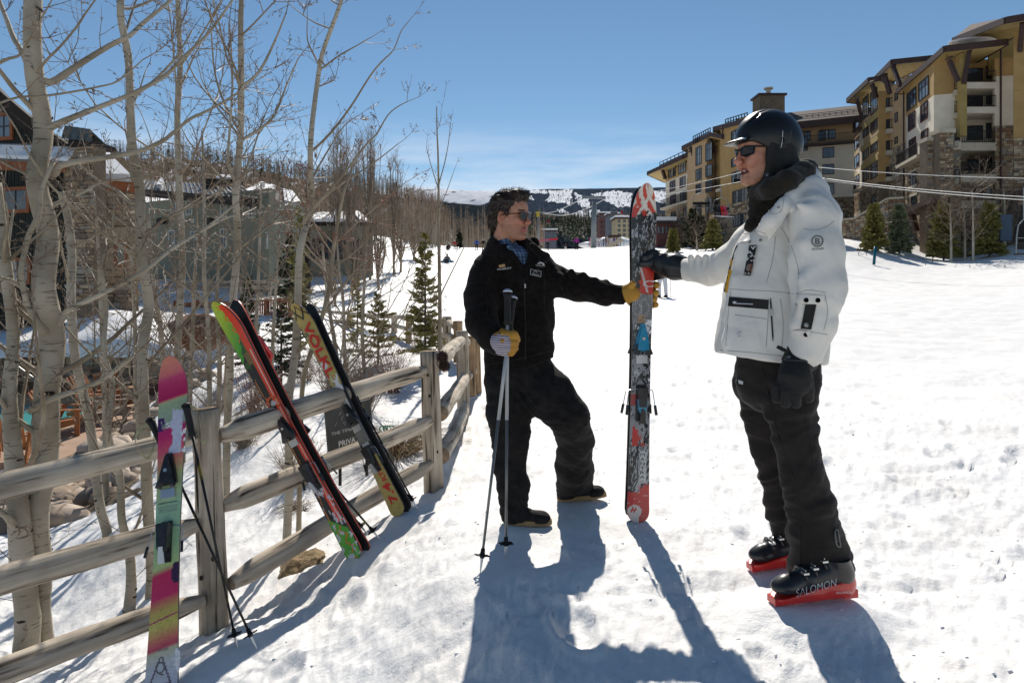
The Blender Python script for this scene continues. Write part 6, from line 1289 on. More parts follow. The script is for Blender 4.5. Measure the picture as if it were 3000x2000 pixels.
# ------------------------------------------------------------------ ski poles
POLEB=mat('black pole shaft',(.014,.014,.013),.3,(.20,.15,.02),9,lo=.60,hi=.66);POLEG=mat('grey pole shaft',(.20,.20,.19),.3,metal=.5);GRIP=mat('black rubber grip',(.012,.012,.012),.6);POLEW=mat('silver white pole shaft',(.42,.43,.44),.3,metal=.3);CAPM=mat('silver grip cap',(.55,.58,.66),.25,metal=.5);STRAP=mat('olive and pale yellow strap',(.40,.38,.22),.8,(.24,.22,.13),20)
def pole(a,b,label,group,shaft=POLEB,shaft2=None,split=.35,cap=None,grip=True,strap=None,r=.0075):
    a=Vector(a);b=Vector(b);u=(a-b).normalized();L=(a-b).length;root=thing('ski_pole',b,label,'ski pole',group)
    if shaft2:k=a+(b-a)*split;MB().tube([b+u*.06,k],[r*.8,r],8).build('shaft',shaft,root,True);MB().tube([k,a-u*.12],r*1.15,8).build('upper_shaft',shaft2,root,True)
    else:MB().tube([b+u*.06,a-u*.1],[r*.75,r*1.05],8).build('shaft',shaft,root,True)
    MB().tube([b,b+u*.07],[.0025,r*1.0],6).build('tip',METB,root)
    p=b+u*.075;v=u.orthogonal().normalized();w=u.cross(v);m_=MB();m_.tube([p-u*.012,p,p+u*.012,p+u*.03],[.010,.013,.011,.009],10)
    ring=[p+(v*math.cos(t)+w*math.sin(t))*(.030+.006*math.cos(6*t))for t in np.linspace(0,2*math.pi,25)];m_.tube(ring,.0032,5)
    for k in range(6):t=k*math.pi/3;m_.beam(p,p+(v*math.cos(t)+w*math.sin(t))*.034,.008,.003)
    m_.build('basket',GRIP,root,True)
    if grip:
        m_=MB();m_.tube([a-u*.165,a-u*.155,a-u*.14,a-u*.10,a-u*.05,a-u*.02,a],[.013,.021,.0165,.0175,.0165,.019,.024],12);g=m_.build('grip',GRIP,root,True)
        MB().tube([a,a+u*.008,a+u*.018],[.025,.024,.008],12).build('cap',cap or GRIP,g,True)
    if strap:
        pts=[a+Vector(q)for q in strap];P_,_=smooth_path(pts,[.01]*len(pts),4);m_=MB()
        vs=[]
        for p_ in P_:vs+=[p_+Vector((0,-.001,.009)),p_+Vector((.004,.001,-.009))]
        m_.add(vs,[(2*i,2*i+1,2*i+3,2*i+2)for i in range(len(P_)-1)]);m_.build('wrist_strap',STRAP,root)
    return root
gp='black poles crossed in front of the near post'
pole(DT(346,965,3.62),DT(590,1489,3.36),'black pole whose grip leans left of the pink ski, crossing to the right-hand basket',gp,strap=[(0,0,-.01),(-.05,-.03,-.05),(-.06,-.04,-.12),(0.0,-.04,-.19),(.03,-.03,-.13),(.01,0,-.03)])
pole(DT(428,932,3.58),DT(546,1492,3.38),'black pole with pale yellow strap, its grip over the pink ski',gp,strap=[(.0,0,0),(.05,-.01,-.01),(.075,-.02,-.05),(.085,-.02,-.12),(.11,-.02,-.17),(.095,-.03,-.185),(.07,-.02,-.15),(.03,-.01,-.04)])
gp='black poles leaning with the fence skis'
pole(DT(668,1000,4.32),DT(873,1238,4.38),'right-hand pole behind the lime green and orange skis',gp,r=.0085);pole(DT(640,975,4.32),DT(845,1227,4.44),'left-hand pole behind the lime green and orange skis',gp,r=.0085)
pole(DT(757,795,4.86),DT(959,1169,4.70),'pole with rubber grip leaning behind the gold skis',gp,r=.0085)
pole(DT(748,792,4.90),DT(952,1166,4.74),'pole tucked against the other one behind the gold skis',gp,r=.008)
gp="poles held in the bare-headed man's gloved hand"
pole(DT(1166,671,3.42),DT(1162,1285,3.25),'upright two-tone pole in the striped glove',gp,POLEG,POLEW,.49,CAPM)
pole(DT(1178,686,3.46),DT(1103,1315,3.10),'slanting two-tone pole in the striped glove, its tip farther left',gp,POLEG,POLEW,.47,CAPM)

# ------------------------------------------------------------------ people: one continuous skin per body or garment
class Field:
    def __init__(s,lo,hi,h):
        s.lo=np.array(lo,float);s.h=h;s.n=np.ceil((np.array(hi)-s.lo)/h).astype(int)+1
        ax=[s.lo[k]+h*np.arange(s.n[k])for k in range(3)];s.ax=ax;s.f=np.full(tuple(s.n),.25)
    def sub(s,lo,hi):
        a=np.maximum(((np.array(lo)-s.lo)/s.h).astype(int),0);b=np.minimum(((np.array(hi)-s.lo)/s.h).astype(int)+2,s.n)
        if(b<=a).any():return None,None
        sl=tuple(slice(a[k],b[k])for k in range(3));return sl,np.meshgrid(*[s.ax[k][sl[k]]for k in range(3)],indexing='ij')
    def put(s,sl,d,k,mode=0):
        o=s.f[sl]
        if mode==0:
            if k<=0:s.f[sl]=np.minimum(o,d)
            else:h=np.clip(.5+.5*(o-d)/k,0,1);s.f[sl]=o*(1-h)+d*h-k*h*(1-h)
        elif k>0:h=np.clip(.5-.5*(o+d)/k,0,1);s.f[sl]=o*(1-h)-d*h+k*h*(1-h)
        else:s.f[sl]=np.maximum(o,-d)
    def cap(s,a,b,ra,rb,k=.02,flat=1.0,ax=(0,1,0),cut=False):
        a=np.array(a,float);b=np.array(b,float);R_=max(ra,rb)*max(1,flat)+k+2*s.h
        sl,G=s.sub(np.minimum(a,b)-R_,np.maximum(a,b)+R_)
        if sl is None:return s
        ax=np.array(ax,float);ax/=np.linalg.norm(ax);ab=b-a;P_=[G[i]-a[i]for i in range(3)]
        t=np.clip((P_[0]*ab[0]+P_[1]*ab[1]+P_[2]*ab[2])/max(ab@ab,1e-12),0,1);q=[P_[i]-t*ab[i]for i in range(3)]
        if flat!=1:dn=q[0]*ax[0]+q[1]*ax[1]+q[2]*ax[2];q=[q[i]+ax[i]*dn*(1/flat-1)for i in range(3)]
        d=np.sqrt(q[0]**2+q[1]**2+q[2]**2)-(ra+(rb-ra)*t);s.put(sl,d,k,1 if cut else 0);return s
    def ell(s,c,r,k=.015,M=None,cut=False):
        c=np.array(c,float);r=np.array(r,float);R_=r.max()+k+2*s.h;sl,G=s.sub(c-R_,c+R_)
        if sl is None:return s
        q=[G[i]-c[i]for i in range(3)]
        if M is not None:q=[q[0]*M[0][i]+q[1]*M[1][i]+q[2]*M[2][i]for i in range(3)]   # columns of M are the local axes
        k0=np.sqrt(sum((q[i]/r[i])**2 for i in range(3)));k1=np.sqrt(sum((q[i]/r[i]**2)**2 for i in range(3)))+1e-9;s.put(sl,k0*(k0-1)/k1,k,1 if cut else 0);return s
    def chain(s,pts,k=.02,flat=1.0,ax=(0,1,0)):
        for(a,ra),(b,rb)in zip(pts[:-1],pts[1:]):s.cap(a,b,ra,rb,k,flat,ax)
        return s
    def plane(s,p,n,k=0.0):            # keep the side n points away from
        G=np.meshgrid(*s.ax,indexing='ij');n=np.array(n,float);n/=np.linalg.norm(n);d=(G[0]-p[0])*n[0]+(G[1]-p[1])*n[1]+(G[2]-p[2])*n[2];s.f=np.maximum(s.f,d);return s
    def mesh(s,name,disp=None,smooth=1):
        f=s.f;i=f<0;nx,ny,nz=f.shape;c=np.zeros((nx-1,ny-1,nz-1),int);P_=np.zeros((nx-1,ny-1,nz-1,3));W=np.zeros((nx-1,ny-1,nz-1))
        cor=[(a,b,d)for a in(0,1)for b in(0,1)for d in(0,1)];g=lambda a,A:A[a[0]:nx-1+a[0],a[1]:ny-1+a[1],a[2]:nz-1+a[2]]
        for a in cor:
            for ax in range(3):
                if a[ax]==0:
                    b=list(a);b[ax]=1;fa,fb=g(a,f),g(b,f);m=g(a,i)!=g(b,i);t=np.where(m,fa/np.where(m,fa-fb,1),0)
                    for k in range(3):P_[...,k]+=np.where(m,a[k]+(t if k==ax else 0),0)
                    W+=m
        act=W>0;ids=-np.ones(act.shape,int);ids[act]=np.arange(act.sum());w=np.argwhere(act);v=s.lo+s.h*(w+P_[act]/W[act][:,None]);Q=[]
        for ax in range(3):
            u,t=[(1,2),(2,0),(0,1)][ax];A=np.moveaxis(i,(ax,u,t),(0,1,2));I=np.moveaxis(ids,(ax,u,t),(0,1,2));e=A[:-1,1:-1,1:-1]!=A[1:,1:-1,1:-1];w_=np.argwhere(e)
            a,b,d=w_[:,0],w_[:,1]+1,w_[:,2]+1;q=np.stack([I[a,b-1,d-1],I[a,b,d-1],I[a,b,d],I[a,b-1,d]],-1);fl=A[a,b,d];q[~fl]=q[~fl][:,::-1];Q.append(q)
        q=np.concatenate(Q);q=q[(q>=0).all(1)]
        for _ in range(smooth):
            acc=np.zeros_like(v);cnt=np.zeros(len(v))
            for k in range(4):a,b=q[:,k],q[:,(k+1)%4];np.add.at(acc,a,v[b]);np.add.at(cnt,a,1);np.add.at(acc,b,v[a]);np.add.at(cnt,b,1)
            v=v*.5+.5*acc/np.maximum(cnt,1)[:,None]
        if disp is not None:
            nrm=np.zeros_like(v);fn=np.cross(v[q[:,2]]-v[q[:,0]],v[q[:,3]]-v[q[:,1]])
            for k in range(4):np.add.at(nrm,q[:,k],fn)
            nrm/=np.linalg.norm(nrm,axis=1)[:,None]+1e-12;v=v+nrm*disp(v,nrm)[:,None]
        me=np_mesh(name,v,quads=q,smooth=True);return me
def BB(x0,y0,x1,y1,Dn,Df,pad=.03):return bounds([DT(x,y,D)for x in(x0,x1)for y in(y0,y1)for D in(Dn,Df)],pad)
def bounds(pts,pad):a=np.array([list(p)for p in pts]);return a.min(0)-pad,a.max(0)+pad
def ridge(x,y,s):n=vnoise(x,y,s);return 1-np.sqrt(n*n+.006)*4
def folds(v,s,amp=.006,sc=9,st=(1,1,2.2)):       # crumpled cloth: sharp ridges, wide valleys
    a=v[:,0]*sc*st[0]+v[:,1]*sc*1.3+s;b=v[:,2]*sc*st[2]+v[:,0]*sc*.5-s;w=fbm(a*.5,b*.5,2,s)*1.6
    return amp*(.55*ridge(a+w,b*.9+w,s)+.25*ridge(a*2.1+w,b*2.0,s+3)+1.1*fbm(a*1.3+b*.4,b*.8,3,s+9))
def drape(v,s,amp=.008,fx=5,fz=15,sl=.45):      # slanting pulled folds, sharp on one side
    t=fbm(v[:,0]*fx+v[:,1]*fx+s,v[:,2]*fz+v[:,0]*fz*sl+1.5*vnoise(v[:,0]*7,v[:,2]*5,s),3,s);return amp*(np.sqrt((t+.12)**2+.003)*2.6-.6)
class Head:
    """head in its own frame: x to the nose, y to its left, z up; h scales it"""
    def __init__(s,o,fwd,up=(0,0,1),h=.0035,sc=1.0):
        s.o=np.array(o,float);x=Vector(fwd).normalized();z=Vector(up);y=z.cross(x).normalized();z=x.cross(y);s.M=np.array([[x.x,y.x,z.x],[x.y,y.y,z.y],[x.z,y.z,z.z]]);s.sc=sc
    def p(s,x,y,z):return s.o+s.M@(np.array([x,y,z])*s.sc)
    def loc(s,v):return(v-s.o)@s.M/s.sc
def build_head(H,name,root,mat_,smile=False,neck=True,h=.0032):
    ear=0 if smile else 1
    lo,hi=H.o-.17,H.o+.17;lo=lo-np.array([0,0,.10]);Fd=Field(lo,hi,h);p,sc=H.p,H.sc
    E=lambda c,r,k=.015,rot=None,cut=False:Fd.ell(p(*c),np.array(r)*sc,k*sc,H.M if rot is None else H.M@rot,cut)
    Cp=lambda a,b,ra,rb,k=.012,cut=False:Fd.cap(p(*a),p(*b),ra*sc,rb*sc,k*sc,cut=cut)
    E((-.018,0,.040),(.100,.078,.094));E((.030,0,-.028),(.064,.062,.090),.03);E((.050,0,.045),(.048,.060,.055),.03)
    for s_ in(-1,1):
        Cp((-.010,s_*.052,-.055),(.060,s_*.020,-.106),.024,.018,.03);E((.062,s_*.040,-.022),(.026,.022,.022),.022);Cp((.080,s_*.012,.026),(.070,s_*.050,.024),.011,.009,.012)
        E((.090,s_*.031,.006),(.020,.018,.013),.012,cut=True);E((.079,s_*.031,.004),(.016,.014,.012),.006);Cp((.078,s_*.018,.0105),(.074,s_*.044,.0105),.0035,.003,.004)
        if ear:E((-.014,s_*.078,-.002),(.019,.008,.032),.006,np.array([[.96,0,.28],[0,1,0],[-.28,0,.96]]));E((-.008,s_*.084,.002),(.010,.006,.019),.004,cut=True)
        E((.108,s_*.0125,-.035),(.010,.0085,.008),.007)
    Cp((.090,0,.014),(.113,0,-.026),.0085,.0115,.010);E((.119,0,-.031),(.0115,.0115,.010),.008);Cp((.103,0,-.044),(.101,0,-.056),.006,.006,.01)
    if smile:
        for s_ in(-1,1):Cp((.094,s_*.012,-.067),(.078,s_*.030,-.060),.0058,.004,.006);Cp((.090,s_*.010,-.083),(.076,s_*.028,-.068),.0062,.004,.006);E((.078,s_*.036,-.042),(.020,.014,.018),.015)
        E((.096,0,-.074),(.016,.022,.0065),.004,cut=True);Cp((.100,0,-.066),(.100,0,-.067),.0065,.0065,.006)
    else:
        Cp((.099,-.006,-.065),(.099,.006,-.065),.0062,.0062,.006)
        for s_ in(-1,1):Cp((.098,s_*.006,-.0655),(.087,s_*.024,-.068),.0055,.0032,.006);Cp((.095,s_*.006,-.078),(.084,s_*.021,-.071),.0066,.003,.006)
        E((.107,0,-.0712),(.012,.020,.0016),.002,cut=True)
    E((.082,0,-.106),(.020,.022,.016),.018)
    if neck:Cp((-.030,0,-.055),(-.048,0,-.20),.056,.062,.03)
    me=Fd.mesh(name,None,1);n=len(me.vertices);v=np.empty(n*3);me.vertices.foreach_get('co',v);v=v.reshape(-1,3);L=H.loc(v)
    base_=np.array([.50,.245,.155]);c=np.tile(base_,(n,1))*(1+.18*fbm(L[:,0]*60,L[:,2]*60+L[:,1]*40,3,4))[:,None]
    red=np.exp(-((L[:,0]-.11)**2+(L[:,2]+.03)**2+L[:,1]**2)/.0007)+.6*np.exp(-((L[:,0]-.07)**2+(L[:,2]+.03)**2+(np.abs(L[:,1])-.045)**2)/.0012)+.8*(np.abs(L[:,1])>.075)*(np.abs(L[:,0]+.01)<.03)
    c=mix(c,np.tile([.46,.13,.085],(n,1)),np.clip(red*.6,0,.7));lip=(np.abs(L[:,2]+.0715)<.0125)&(L[:,0]>.080)&(np.abs(L[:,1])<.026);c=np.where(lip[:,None],np.array([.36,.115,.095]),c)
    if smile:c=np.where((lip&(L[:,0]<.0925)&(L[:,0]>.080)&(np.abs(L[:,2]+.073)<.006))[:,None],np.array([.10,.03,.025]),c)
    else:
        st=(L[:,2]<-.045)&(L[:,2]>-.13)&~lip&(L[:,0]>-.01);c=np.where(st[:,None],c*.80,c)
        br=(np.abs(L[:,2]-.033)<.0035)&(np.abs(np.abs(L[:,1])-.032)<.022)&(L[:,0]>.05);c=np.where(br[:,None],np.array([.03,.018,.012]),c)
    set_color(me,c);o=link(name,me,mat_,root);
    for s_ in(-1,1):
        m_=MB();m_.ell(p(.0805,s_*.031,.004),.0105*sc,None,10,8);e=m_.build('eye',mat('eye white',(.6,.58,.55),.2)if 'eye white' not in bpy.data.materials else bpy.data.materials['eye white'],root,True)
        m_=MB();m_.ell(p(.0895,s_*.031,.004),.0042*sc,None,8,6);m_.build('iris',BLACKP,e,True)
    return o
SKIN=mat('skin',(.4,.22,.15),.5,attr='Col',scale=40,spec=.35,bump=.15,bscale=220,bdist=.002,sss=.12)
FLEECE=mat('black fleece',(.0055,.0042,.0038),.95,(.013,.010,.009),35,.7,160,spec=.12,sheen=.06,bdist=.004)
PANTS1=mat('black cotton trousers',(.010,.009,.009),.9,(.020,.018,.017),22,.35,90,spec=.15,sheen=.05,bdist=.004)
PANTS2=mat('black ski trousers',(.011,.0085,.0075),.75,(.020,.015,.013),14,.3,60,spec=.25,sheen=.05,bdist=.004)
JACKW=mat('white ski jacket shell',(.68,.65,.585),.62,(.76,.73,.67),6,.25,30,spec=.3,bdist=.006)
STITCH=mat('jacket seam thread',(.40,.39,.37),.8);BLKF=mat('black nylon',(.010,.010,.010),.7,(.018,.017,.016),20,.4,70,spec=.3,bdist=.003)
HAIRM=mat('dark brown hair',(.020,.011,.007),.5,(.042,.024,.013),20,.8,90,spec=.5,stretch=(1,1,1),bdist=.006)
LEATH=mat('yellow work leather',(.50,.27,.045),.7,(.40,.20,.03),12,.4,60,bdist=.003);PLAID=mat('shirt cloth',(.04,.06,.11),.85,attr='Col',scale=80)
VISORM=mat('satin black helmet',(.006,.006,.0065),.34,(.009,.009,.0095),10,spec=.4);LENS=mat('dark lens',(.010,.010,.014),.12,spec=.35);TORT=mat('tortoiseshell frame',(.10,.022,.008),.2,(.03,.008,.004),60,coat=.6)
RUBBER=mat('black boot plastic',(.012,.012,.013),.32,(.02,.02,.022),20,spec=.5);REDPL=mat('bright red boot plastic',(.62,.022,.012),.3,(.55,.018,.010),10,spec=.5,coat=.3);SUEDE=mat('black suede shoe',(.010,.009,.009),.85,(.02,.018,.016),40,.4,90);GUM=mat('tan gum sole',(.34,.22,.10),.7,(.26,.17,.08),20)
def V(x,y,D):return DT(x,y,D)
def rp(r,D):return pxm(r,D)
def CH(*pts):return[(V(x,y,D),rp(r,D))for x,y,D,r in pts]
def tubes_part(name,pts,r,m,parent,n=6,smooth=True):return MB().tube(pts,r,n).build(name,m,parent,smooth)
def snap(me,o,d=Vector((0,1,0))):return o
from mathutils.bvhtree import BVHTree
def bvh(me):return BVHTree.FromPolygons([v.co.copy()for v in me.vertices],[list(p.vertices)for p in me.polygons])
def onto(bv,x,y,lift=.002):            # the spot on a garment that lies along one sight line from the photographer
    o=Vector((0,0,CZ));d=Vector(((x*K-1500)/F,1,-(y*K-HY)/F)).normalized();h,n,i,_=bv.ray_cast(o,d)
    if h is None:
        for D_ in(2.6,3.6):
            r_=bv.find_nearest(o+d*D_,.8)
            if r_[0]is not None:h=r_[0];break
    return(h-d*lift)if h is not None else None
def decal(bv,poly,m,parent,name,lift=.003,sub=6):
    """a sewn-on piece that follows the cloth; poly = four seen corners"""
    (ax_,ay),(bx_,by),(cx_,cy),(dx_,dy)=poly;mb=MB();g=[]
    for j in range(sub+1):
        for i in range(sub+1):
            u,t=i/sub,j/sub;x=(ax_*(1-u)+bx_*u)*(1-t)+(dx_*(1-u)+cx_*u)*t;y=(ay*(1-u)+by*u)*(1-t)+(dy*(1-u)+cy*u)*t;p=onto(bv,x,y,lift)
            if p is None:return None
            g.append(p)
    for j in range(sub):
        for i in range(sub):a=j*(sub+1)+i;mb.f.append([a,a+1,a+sub+2,a+sub+1]);mb.m.append(0)
    mb.v=[tuple(p)for p in g];b0=len(g);me=mb.build(name,m,parent,True);return me
def seam(bv,pts,m,parent,r=.0016,name='seam',lift=.0005):
    P_,_=smooth_path([Vector((x,y,0))for x,y in pts],[1]*len(pts),6);q=[onto(bv,p.x,p.y,lift)for p in P_];q=[p for p in q if p is not None]
    if len(q)>2:return MB().tube(q,r,5).build(name,m,parent,True)
def print_on(bv,s,x,y,w,h,m,parent,slope=0,lift=.003,bold=0,name='lettering'):
    v,f=text_mesh(s,bold=bold);xs=[p[0]for p in v];x0=min(xs);W=max(xs)-x0;pts=[]
    for p in v:
        u=(p[0]-x0)/W;q=onto(bv,x+w*u,y-h*p[1]/.72+slope*w*u,lift)
        if q is None:return None
        pts.append(q)
    return MB().add(pts,f).build(name,m,parent)
# =================================================================== the man in black
man=thing('person',DT(1240,1200,3.8),'bareheaded man in black fleece and sunglasses, one knee bent, poles in his striped glove','person')
fwd=Vector((.86,-.51,-.02));H1=Head(DT(1172,499,3.72),fwd,sc=1.0);build_head(H1,'body',man,SKIN)
# hair
Fh=Field(H1.o-.16,H1.o+.19,.0035);P1=H1.p
Fh.ell(P1(-.020,0,.052),np.array((.109,.087,.098)),.01,H1.M);Fh.ell(P1(.045,0,.105),np.array((.058,.060,.036)),.02,H1.M);Fh.ell(P1(-.070,0,-.005),np.array((.060,.070,.085)),.02,H1.M);Fh.cap(P1(.022,-.070,.02),P1(.018,-.068,-.022),.014,.007,.01);Fh.cap(P1(.022,.070,.02),P1(.018,.068,-.022),.014,.007,.01);Fh.cap(P1(.05,-.03,.125),P1(.085,-.015,.118),.022,.016,.02)
Fh.ell(P1(.105,0,.005),np.array((.082,.11,.070)),.012,H1.M,cut=True);Fh.ell(P1(.045,0,-.050),np.array((.055,.13,.070)),.01,H1.M,cut=True)
for s_ in(-1,1):Fh.ell(P1(-.010,s_*.088,-.006),np.array((.024,.03,.036)),.006,H1.M,cut=True)
Fh.plane(P1(0,0,-.105),H1.M@np.array([.3,0,-1.]))
hm=Fh.mesh('hair',lambda v,n:.0035*np.sin(H1.loc(v)[:,2]*30+H1.loc(v)[:,1]*190+4*vnoise(H1.loc(v)[:,0]*40,H1.loc(v)[:,2]*40,2))+.003*fbm(v[:,0]*70,v[:,2]*70+v[:,1]*50,2,2),1);ho=link('hair',hm,HAIRM,man)
rng.seed(3);tf=MB();hv=[v.co.copy()for v in hm.vertices];hn=[v.normal.copy()for v in hm.vertices]
for _ in range(2600):
    i=rng.randrange(len(hv));p=hv[i];l=H1.loc(np.array(p));
    d=Vector(H1.M@np.array([.7 if l[2]>.08 else-.5,rng.gauss(0,.25),.45 if l[2]>.08 else-1.0]));d=(d+hn[i]*(.55 if l[2]>.11 and l[0]>0 else .20)+Vector((rng.gauss(0,.2),rng.gauss(0,.2),rng.gauss(0,.2)))).normalized();L=rng.uniform(.012,.030);s=d.cross(hn[i]).normalized()*.0011;q=p+d*L*.6;e=p+d*L+hn[i]*.002;tf.add([p-s,p+s,q+s*.6,q-s*.6,e],[(0,1,2,3),(3,2,4)])
tf.build('hair_strands',mat('hair strands',(.014,.008,.005),.8,(.042,.025,.014),40,spec=.1),ho,kind='stuff')
# sunglasses
def shades(H,parent,fm,wrap=False):
    p=H.p;root=None
    m_=MB()
    for s_ in(-1,1):
        ring=[Vector(p(.103-.25*(abs(y_)-.031)**1*.6,y_,z_))for y_,z_ in[(s_*(.033+.0285*math.copysign(abs(math.cos(a))**.75,math.cos(a))),.001+.0225*math.copysign(abs(math.sin(a))**.75,math.sin(a)))for a in np.linspace(0,2*math.pi,22)]];m_.tube(ring,.0040,6)
        m_.tube([Vector(p(.096,s_*.056,.012)),Vector(p(.085,s_*.0715,.012)),Vector(p(.03,s_*.0800,.010)),Vector(p(-.012,s_*.0825,.004))],[.0045,.0036,.003,.003],6)
    m_.tube([Vector(p(.104,-.010,.008)),Vector(p(.108,0,.011)),Vector(p(.104,.010,.008))],.0028,6);root=m_.build('sunglasses',fm,parent,True)
    for s_ in(-1,1):
        m_=MB();c=[Vector(p(.1035-.15*(abs(y_)-.031),y_,z_))for y_,z_ in[(s_*(.033+.0275*math.copysign(abs(math.cos(a))**.75,math.cos(a))),.001+.0215*math.copysign(abs(math.sin(a))**.75,math.sin(a)))for a in np.linspace(0,2*math.pi,21)[:-1]]];m_.prism(c,Vector(H.M@np.array([-.0018,0,0])));m_.build('lens',LENS,root)
shades(H1,man,TORT)
# shirt
Fs=Field(*BB(1120,520,1260,700,3.4,3.95),.006)
Fs.cap(H1.p(-.036,0,-.135),H1.p(-.040,0,-.20),.066,.092,.02);Fs.chain(CH((1182,595,3.70,34),(1192,650,3.70,30)),.03,.6)
Fs.cap(H1.p(.03,-.055,-.165),H1.p(.035,.01,-.25),.016,.018,.01);Fs.cap(V(1184,548,3.6),V(1200,590,3.6),rp(17,3.6),rp(3,3.6),.004,3.4,cut=True);Fs.plane(H1.p(.0,0,-.118),H1.M@np.array([-.30,0,1.]))
me=Fs.mesh('shirt');v=np.array([list(x.co)for x in me.vertices]);L=H1.loc(v);ck=((np.sin(L[:,1]*420)>.2).astype(float)+(np.sin(L[:,2]*380)>.2));set_color(me,mix(np.tile([.012,.018,.045],(len(v),1)),np.tile([.13,.22,.36],(len(v),1)),ck*.5));link('shirt',me,PLAID,man)
# fleece jacket
lo,hi=BB(1050,535,1445,870,3.35,4.1);Ff=Field(lo,hi,.0065)
Ff.chain(CH((1178,615,3.76,74),(1184,665,3.76,82),(1190,735,3.76,80),(1192,800,3.77,77)),.04,.64);Ff.chain(CH((1192,800,3.77,77),(1192,852,3.77,77)),.04,.66)
Ff.chain(CH((1176,585,3.78,30),(1125,612,3.74,34)),.05);Ff.chain(CH((1180,585,3.78,30),(1240,612,3.76,34)),.05)
Ff.chain(CH((1116,632,3.72,40),(1107,690,3.66,38),(1106,738,3.58,35),(1128,775,3.50,29),(1142,790,3.47,25)),.03)
Ff.chain(CH((1236,628,3.76,38),(1275,645,3.74,33),(1330,660,3.70,31),(1385,674,3.66,26),(1434,678,3.64,23)),.03)
Ff.chain(CH((1142,562,3.82,17),(1150,552,3.85,16),(1185,560,3.90,14),(1225,560,3.86,14)),.02);Ff.cap(H1.p(-.046,0,-.150),H1.p(-.040,0,-.21),.078,.105,.03);Ff.chain(CH((1222,566,3.64,9),(1254,590,3.63,8),(1236,612,3.58,7)),.03)
Ff.cap(V(1178,585,3.74),V(1190,650,3.66),rp(50,3.7),rp(38,3.7),.04,.6);Ff.cap(H1.p(-.030,0,-.05),H1.p(-.034,.0,-.17),.071,.071,.006,cut=True);Ff.cap(V(1190,552,3.60),V(1211,618,3.60),rp(27,3.6),rp(4,3.6),.006,3.4,cut=True)
pa,pb=V(1115,862,3.77),V(1268,822,3.77);nn=(pb-pa).cross(Vector((0,1,0)));nn=nn if nn.z<0 else-nn;Ff.plane(pa,nn);Ff.plane(V(1436,678,3.64),(1,.0,-.12));
for i,(x,y,r)in enumerate([(1285,646,9),(1312,636,8),(1340,644,8),(1366,654,7),(1392,657,6)]):Ff.cap(V(x,y-12,3.655),V(x+14,y+26,3.62),rp(r*.75,3.65),rp(r*.4,3.65),.030)
fm_=Ff.mesh('fleece_jacket',lambda v,n:drape(v,3,.007,5,7,.9)+drape(v,6,.002,12,20,-.5),1);fj=link('fleece_jacket',fm_,FLEECE,man);bj=bvh(fm_)
seam(bj,[(1203,640),(1205,700),(1207,760),(1206,826)],BLKF,fj,.0035,'zip');
p=onto(bj,1206,652,.004);MB().tube([p,p+Vector((.001,0,-.022))],[.004,.003],6).build('zip_puller',METB,fj)
for a_,b_ in(((1192,655),(1222,652)),((1108,838),(1268,806))):pass
seam(bj,[(1120,838),(1160,830),(1210,820),(1264,806)],BLKF,fj,.0018);seam(bj,[(1140,612),(1118,660),(1122,740)],BLKF,fj,.0015);seam(bj,[(1246,612),(1252,660),(1250,700)],BLKF,fj,.0015)
TANP=mat('tan stitched emblem',(.42,.26,.12),.8)
decal(bj,[(1145,609),(1159,606),(1161,612),(1147,615)],TANP,fj,'emblem',.003,3);print_on(bj,'VICEROY',1141,621,34,4.0,WHITEP,fj,-.12);
print_on(bj,'THE NORTH FACE',1230,611,22,2.6,WHITEP,fj,.05)
for k in range(3):seam(bj,[(1234+k*2.6,607),(1240+k*2,602+k),(1248-k*.5,605+k*1.0),(1250-k,609)],WHITEP,fj,.0013,'emblem',.003)
tg=decal(bj,[(1219,618),(1243,623),(1242,636),(1218,630)],BLACKP,fj,'name_tag',.006,3)
for(a_,b_)in(((1219,618),(1243,623)),((1243,623),(1242,636)),((1242,636),(1218,630)),((1218,630),(1219,618)),((1224,627),(1229,622)),((1229,622),(1234,626)),((1223,629),(1238,632))):pa_,pb_=onto(bj,*a_,.008),onto(bj,*b_,.008);MB().tube([pa_,pb_],.0009,4).build('tag_print',WHITEP,fj)
# trousers
lo,hi=BB(1100,790,1380,1205,3.4,4.3);Fp=Field(lo,hi,.0075)
Fp.chain(CH((1192,805,3.78,72),(1190,862,3.78,72)),.04,.72);Fp.chain(CH((1166,880,3.76,52),(1172,940,3.74,50),(1172,1000,3.71,43),(1169,1065,3.69,36),(1178,1120,3.68,34),(1183,1188,3.68,31)),.04,.95)
Fp.chain(CH((1226,868,3.78,50),(1268,915,3.70,52),(1306,955,3.66,47)),.04,.95);Fp.chain(CH((1306,955,3.66,47),(1322,1010,3.78,41),(1320,1070,3.92,41),(1318,1122,4.05,42)),.03,.95)
Fp.plane(V(1180,1196,3.66),(.12,0,-1));
pm=Fp.mesh('trousers',lambda v,n:drape(v,8,.010,4,13,.5)+drape(v,18,.003,12,30,-.4),1);po=link('trousers',pm,PANTS1,man);bp_=bvh(pm)
seam(bp_,[(1136,850),(1128,900),(1134,980),(1146,1080),(1160,1180)],BLKF,po,.0016);seam(bp_,[(1118,862),(1134,875),(1140,905)],BLKF,po,.002);seam(bp_,[(1262,842),(1250,862),(1246,880)],BLKF,po,.002);seam(bp_,[(1206,840),(1212,880),(1222,915)],BLKF,po,.0016)
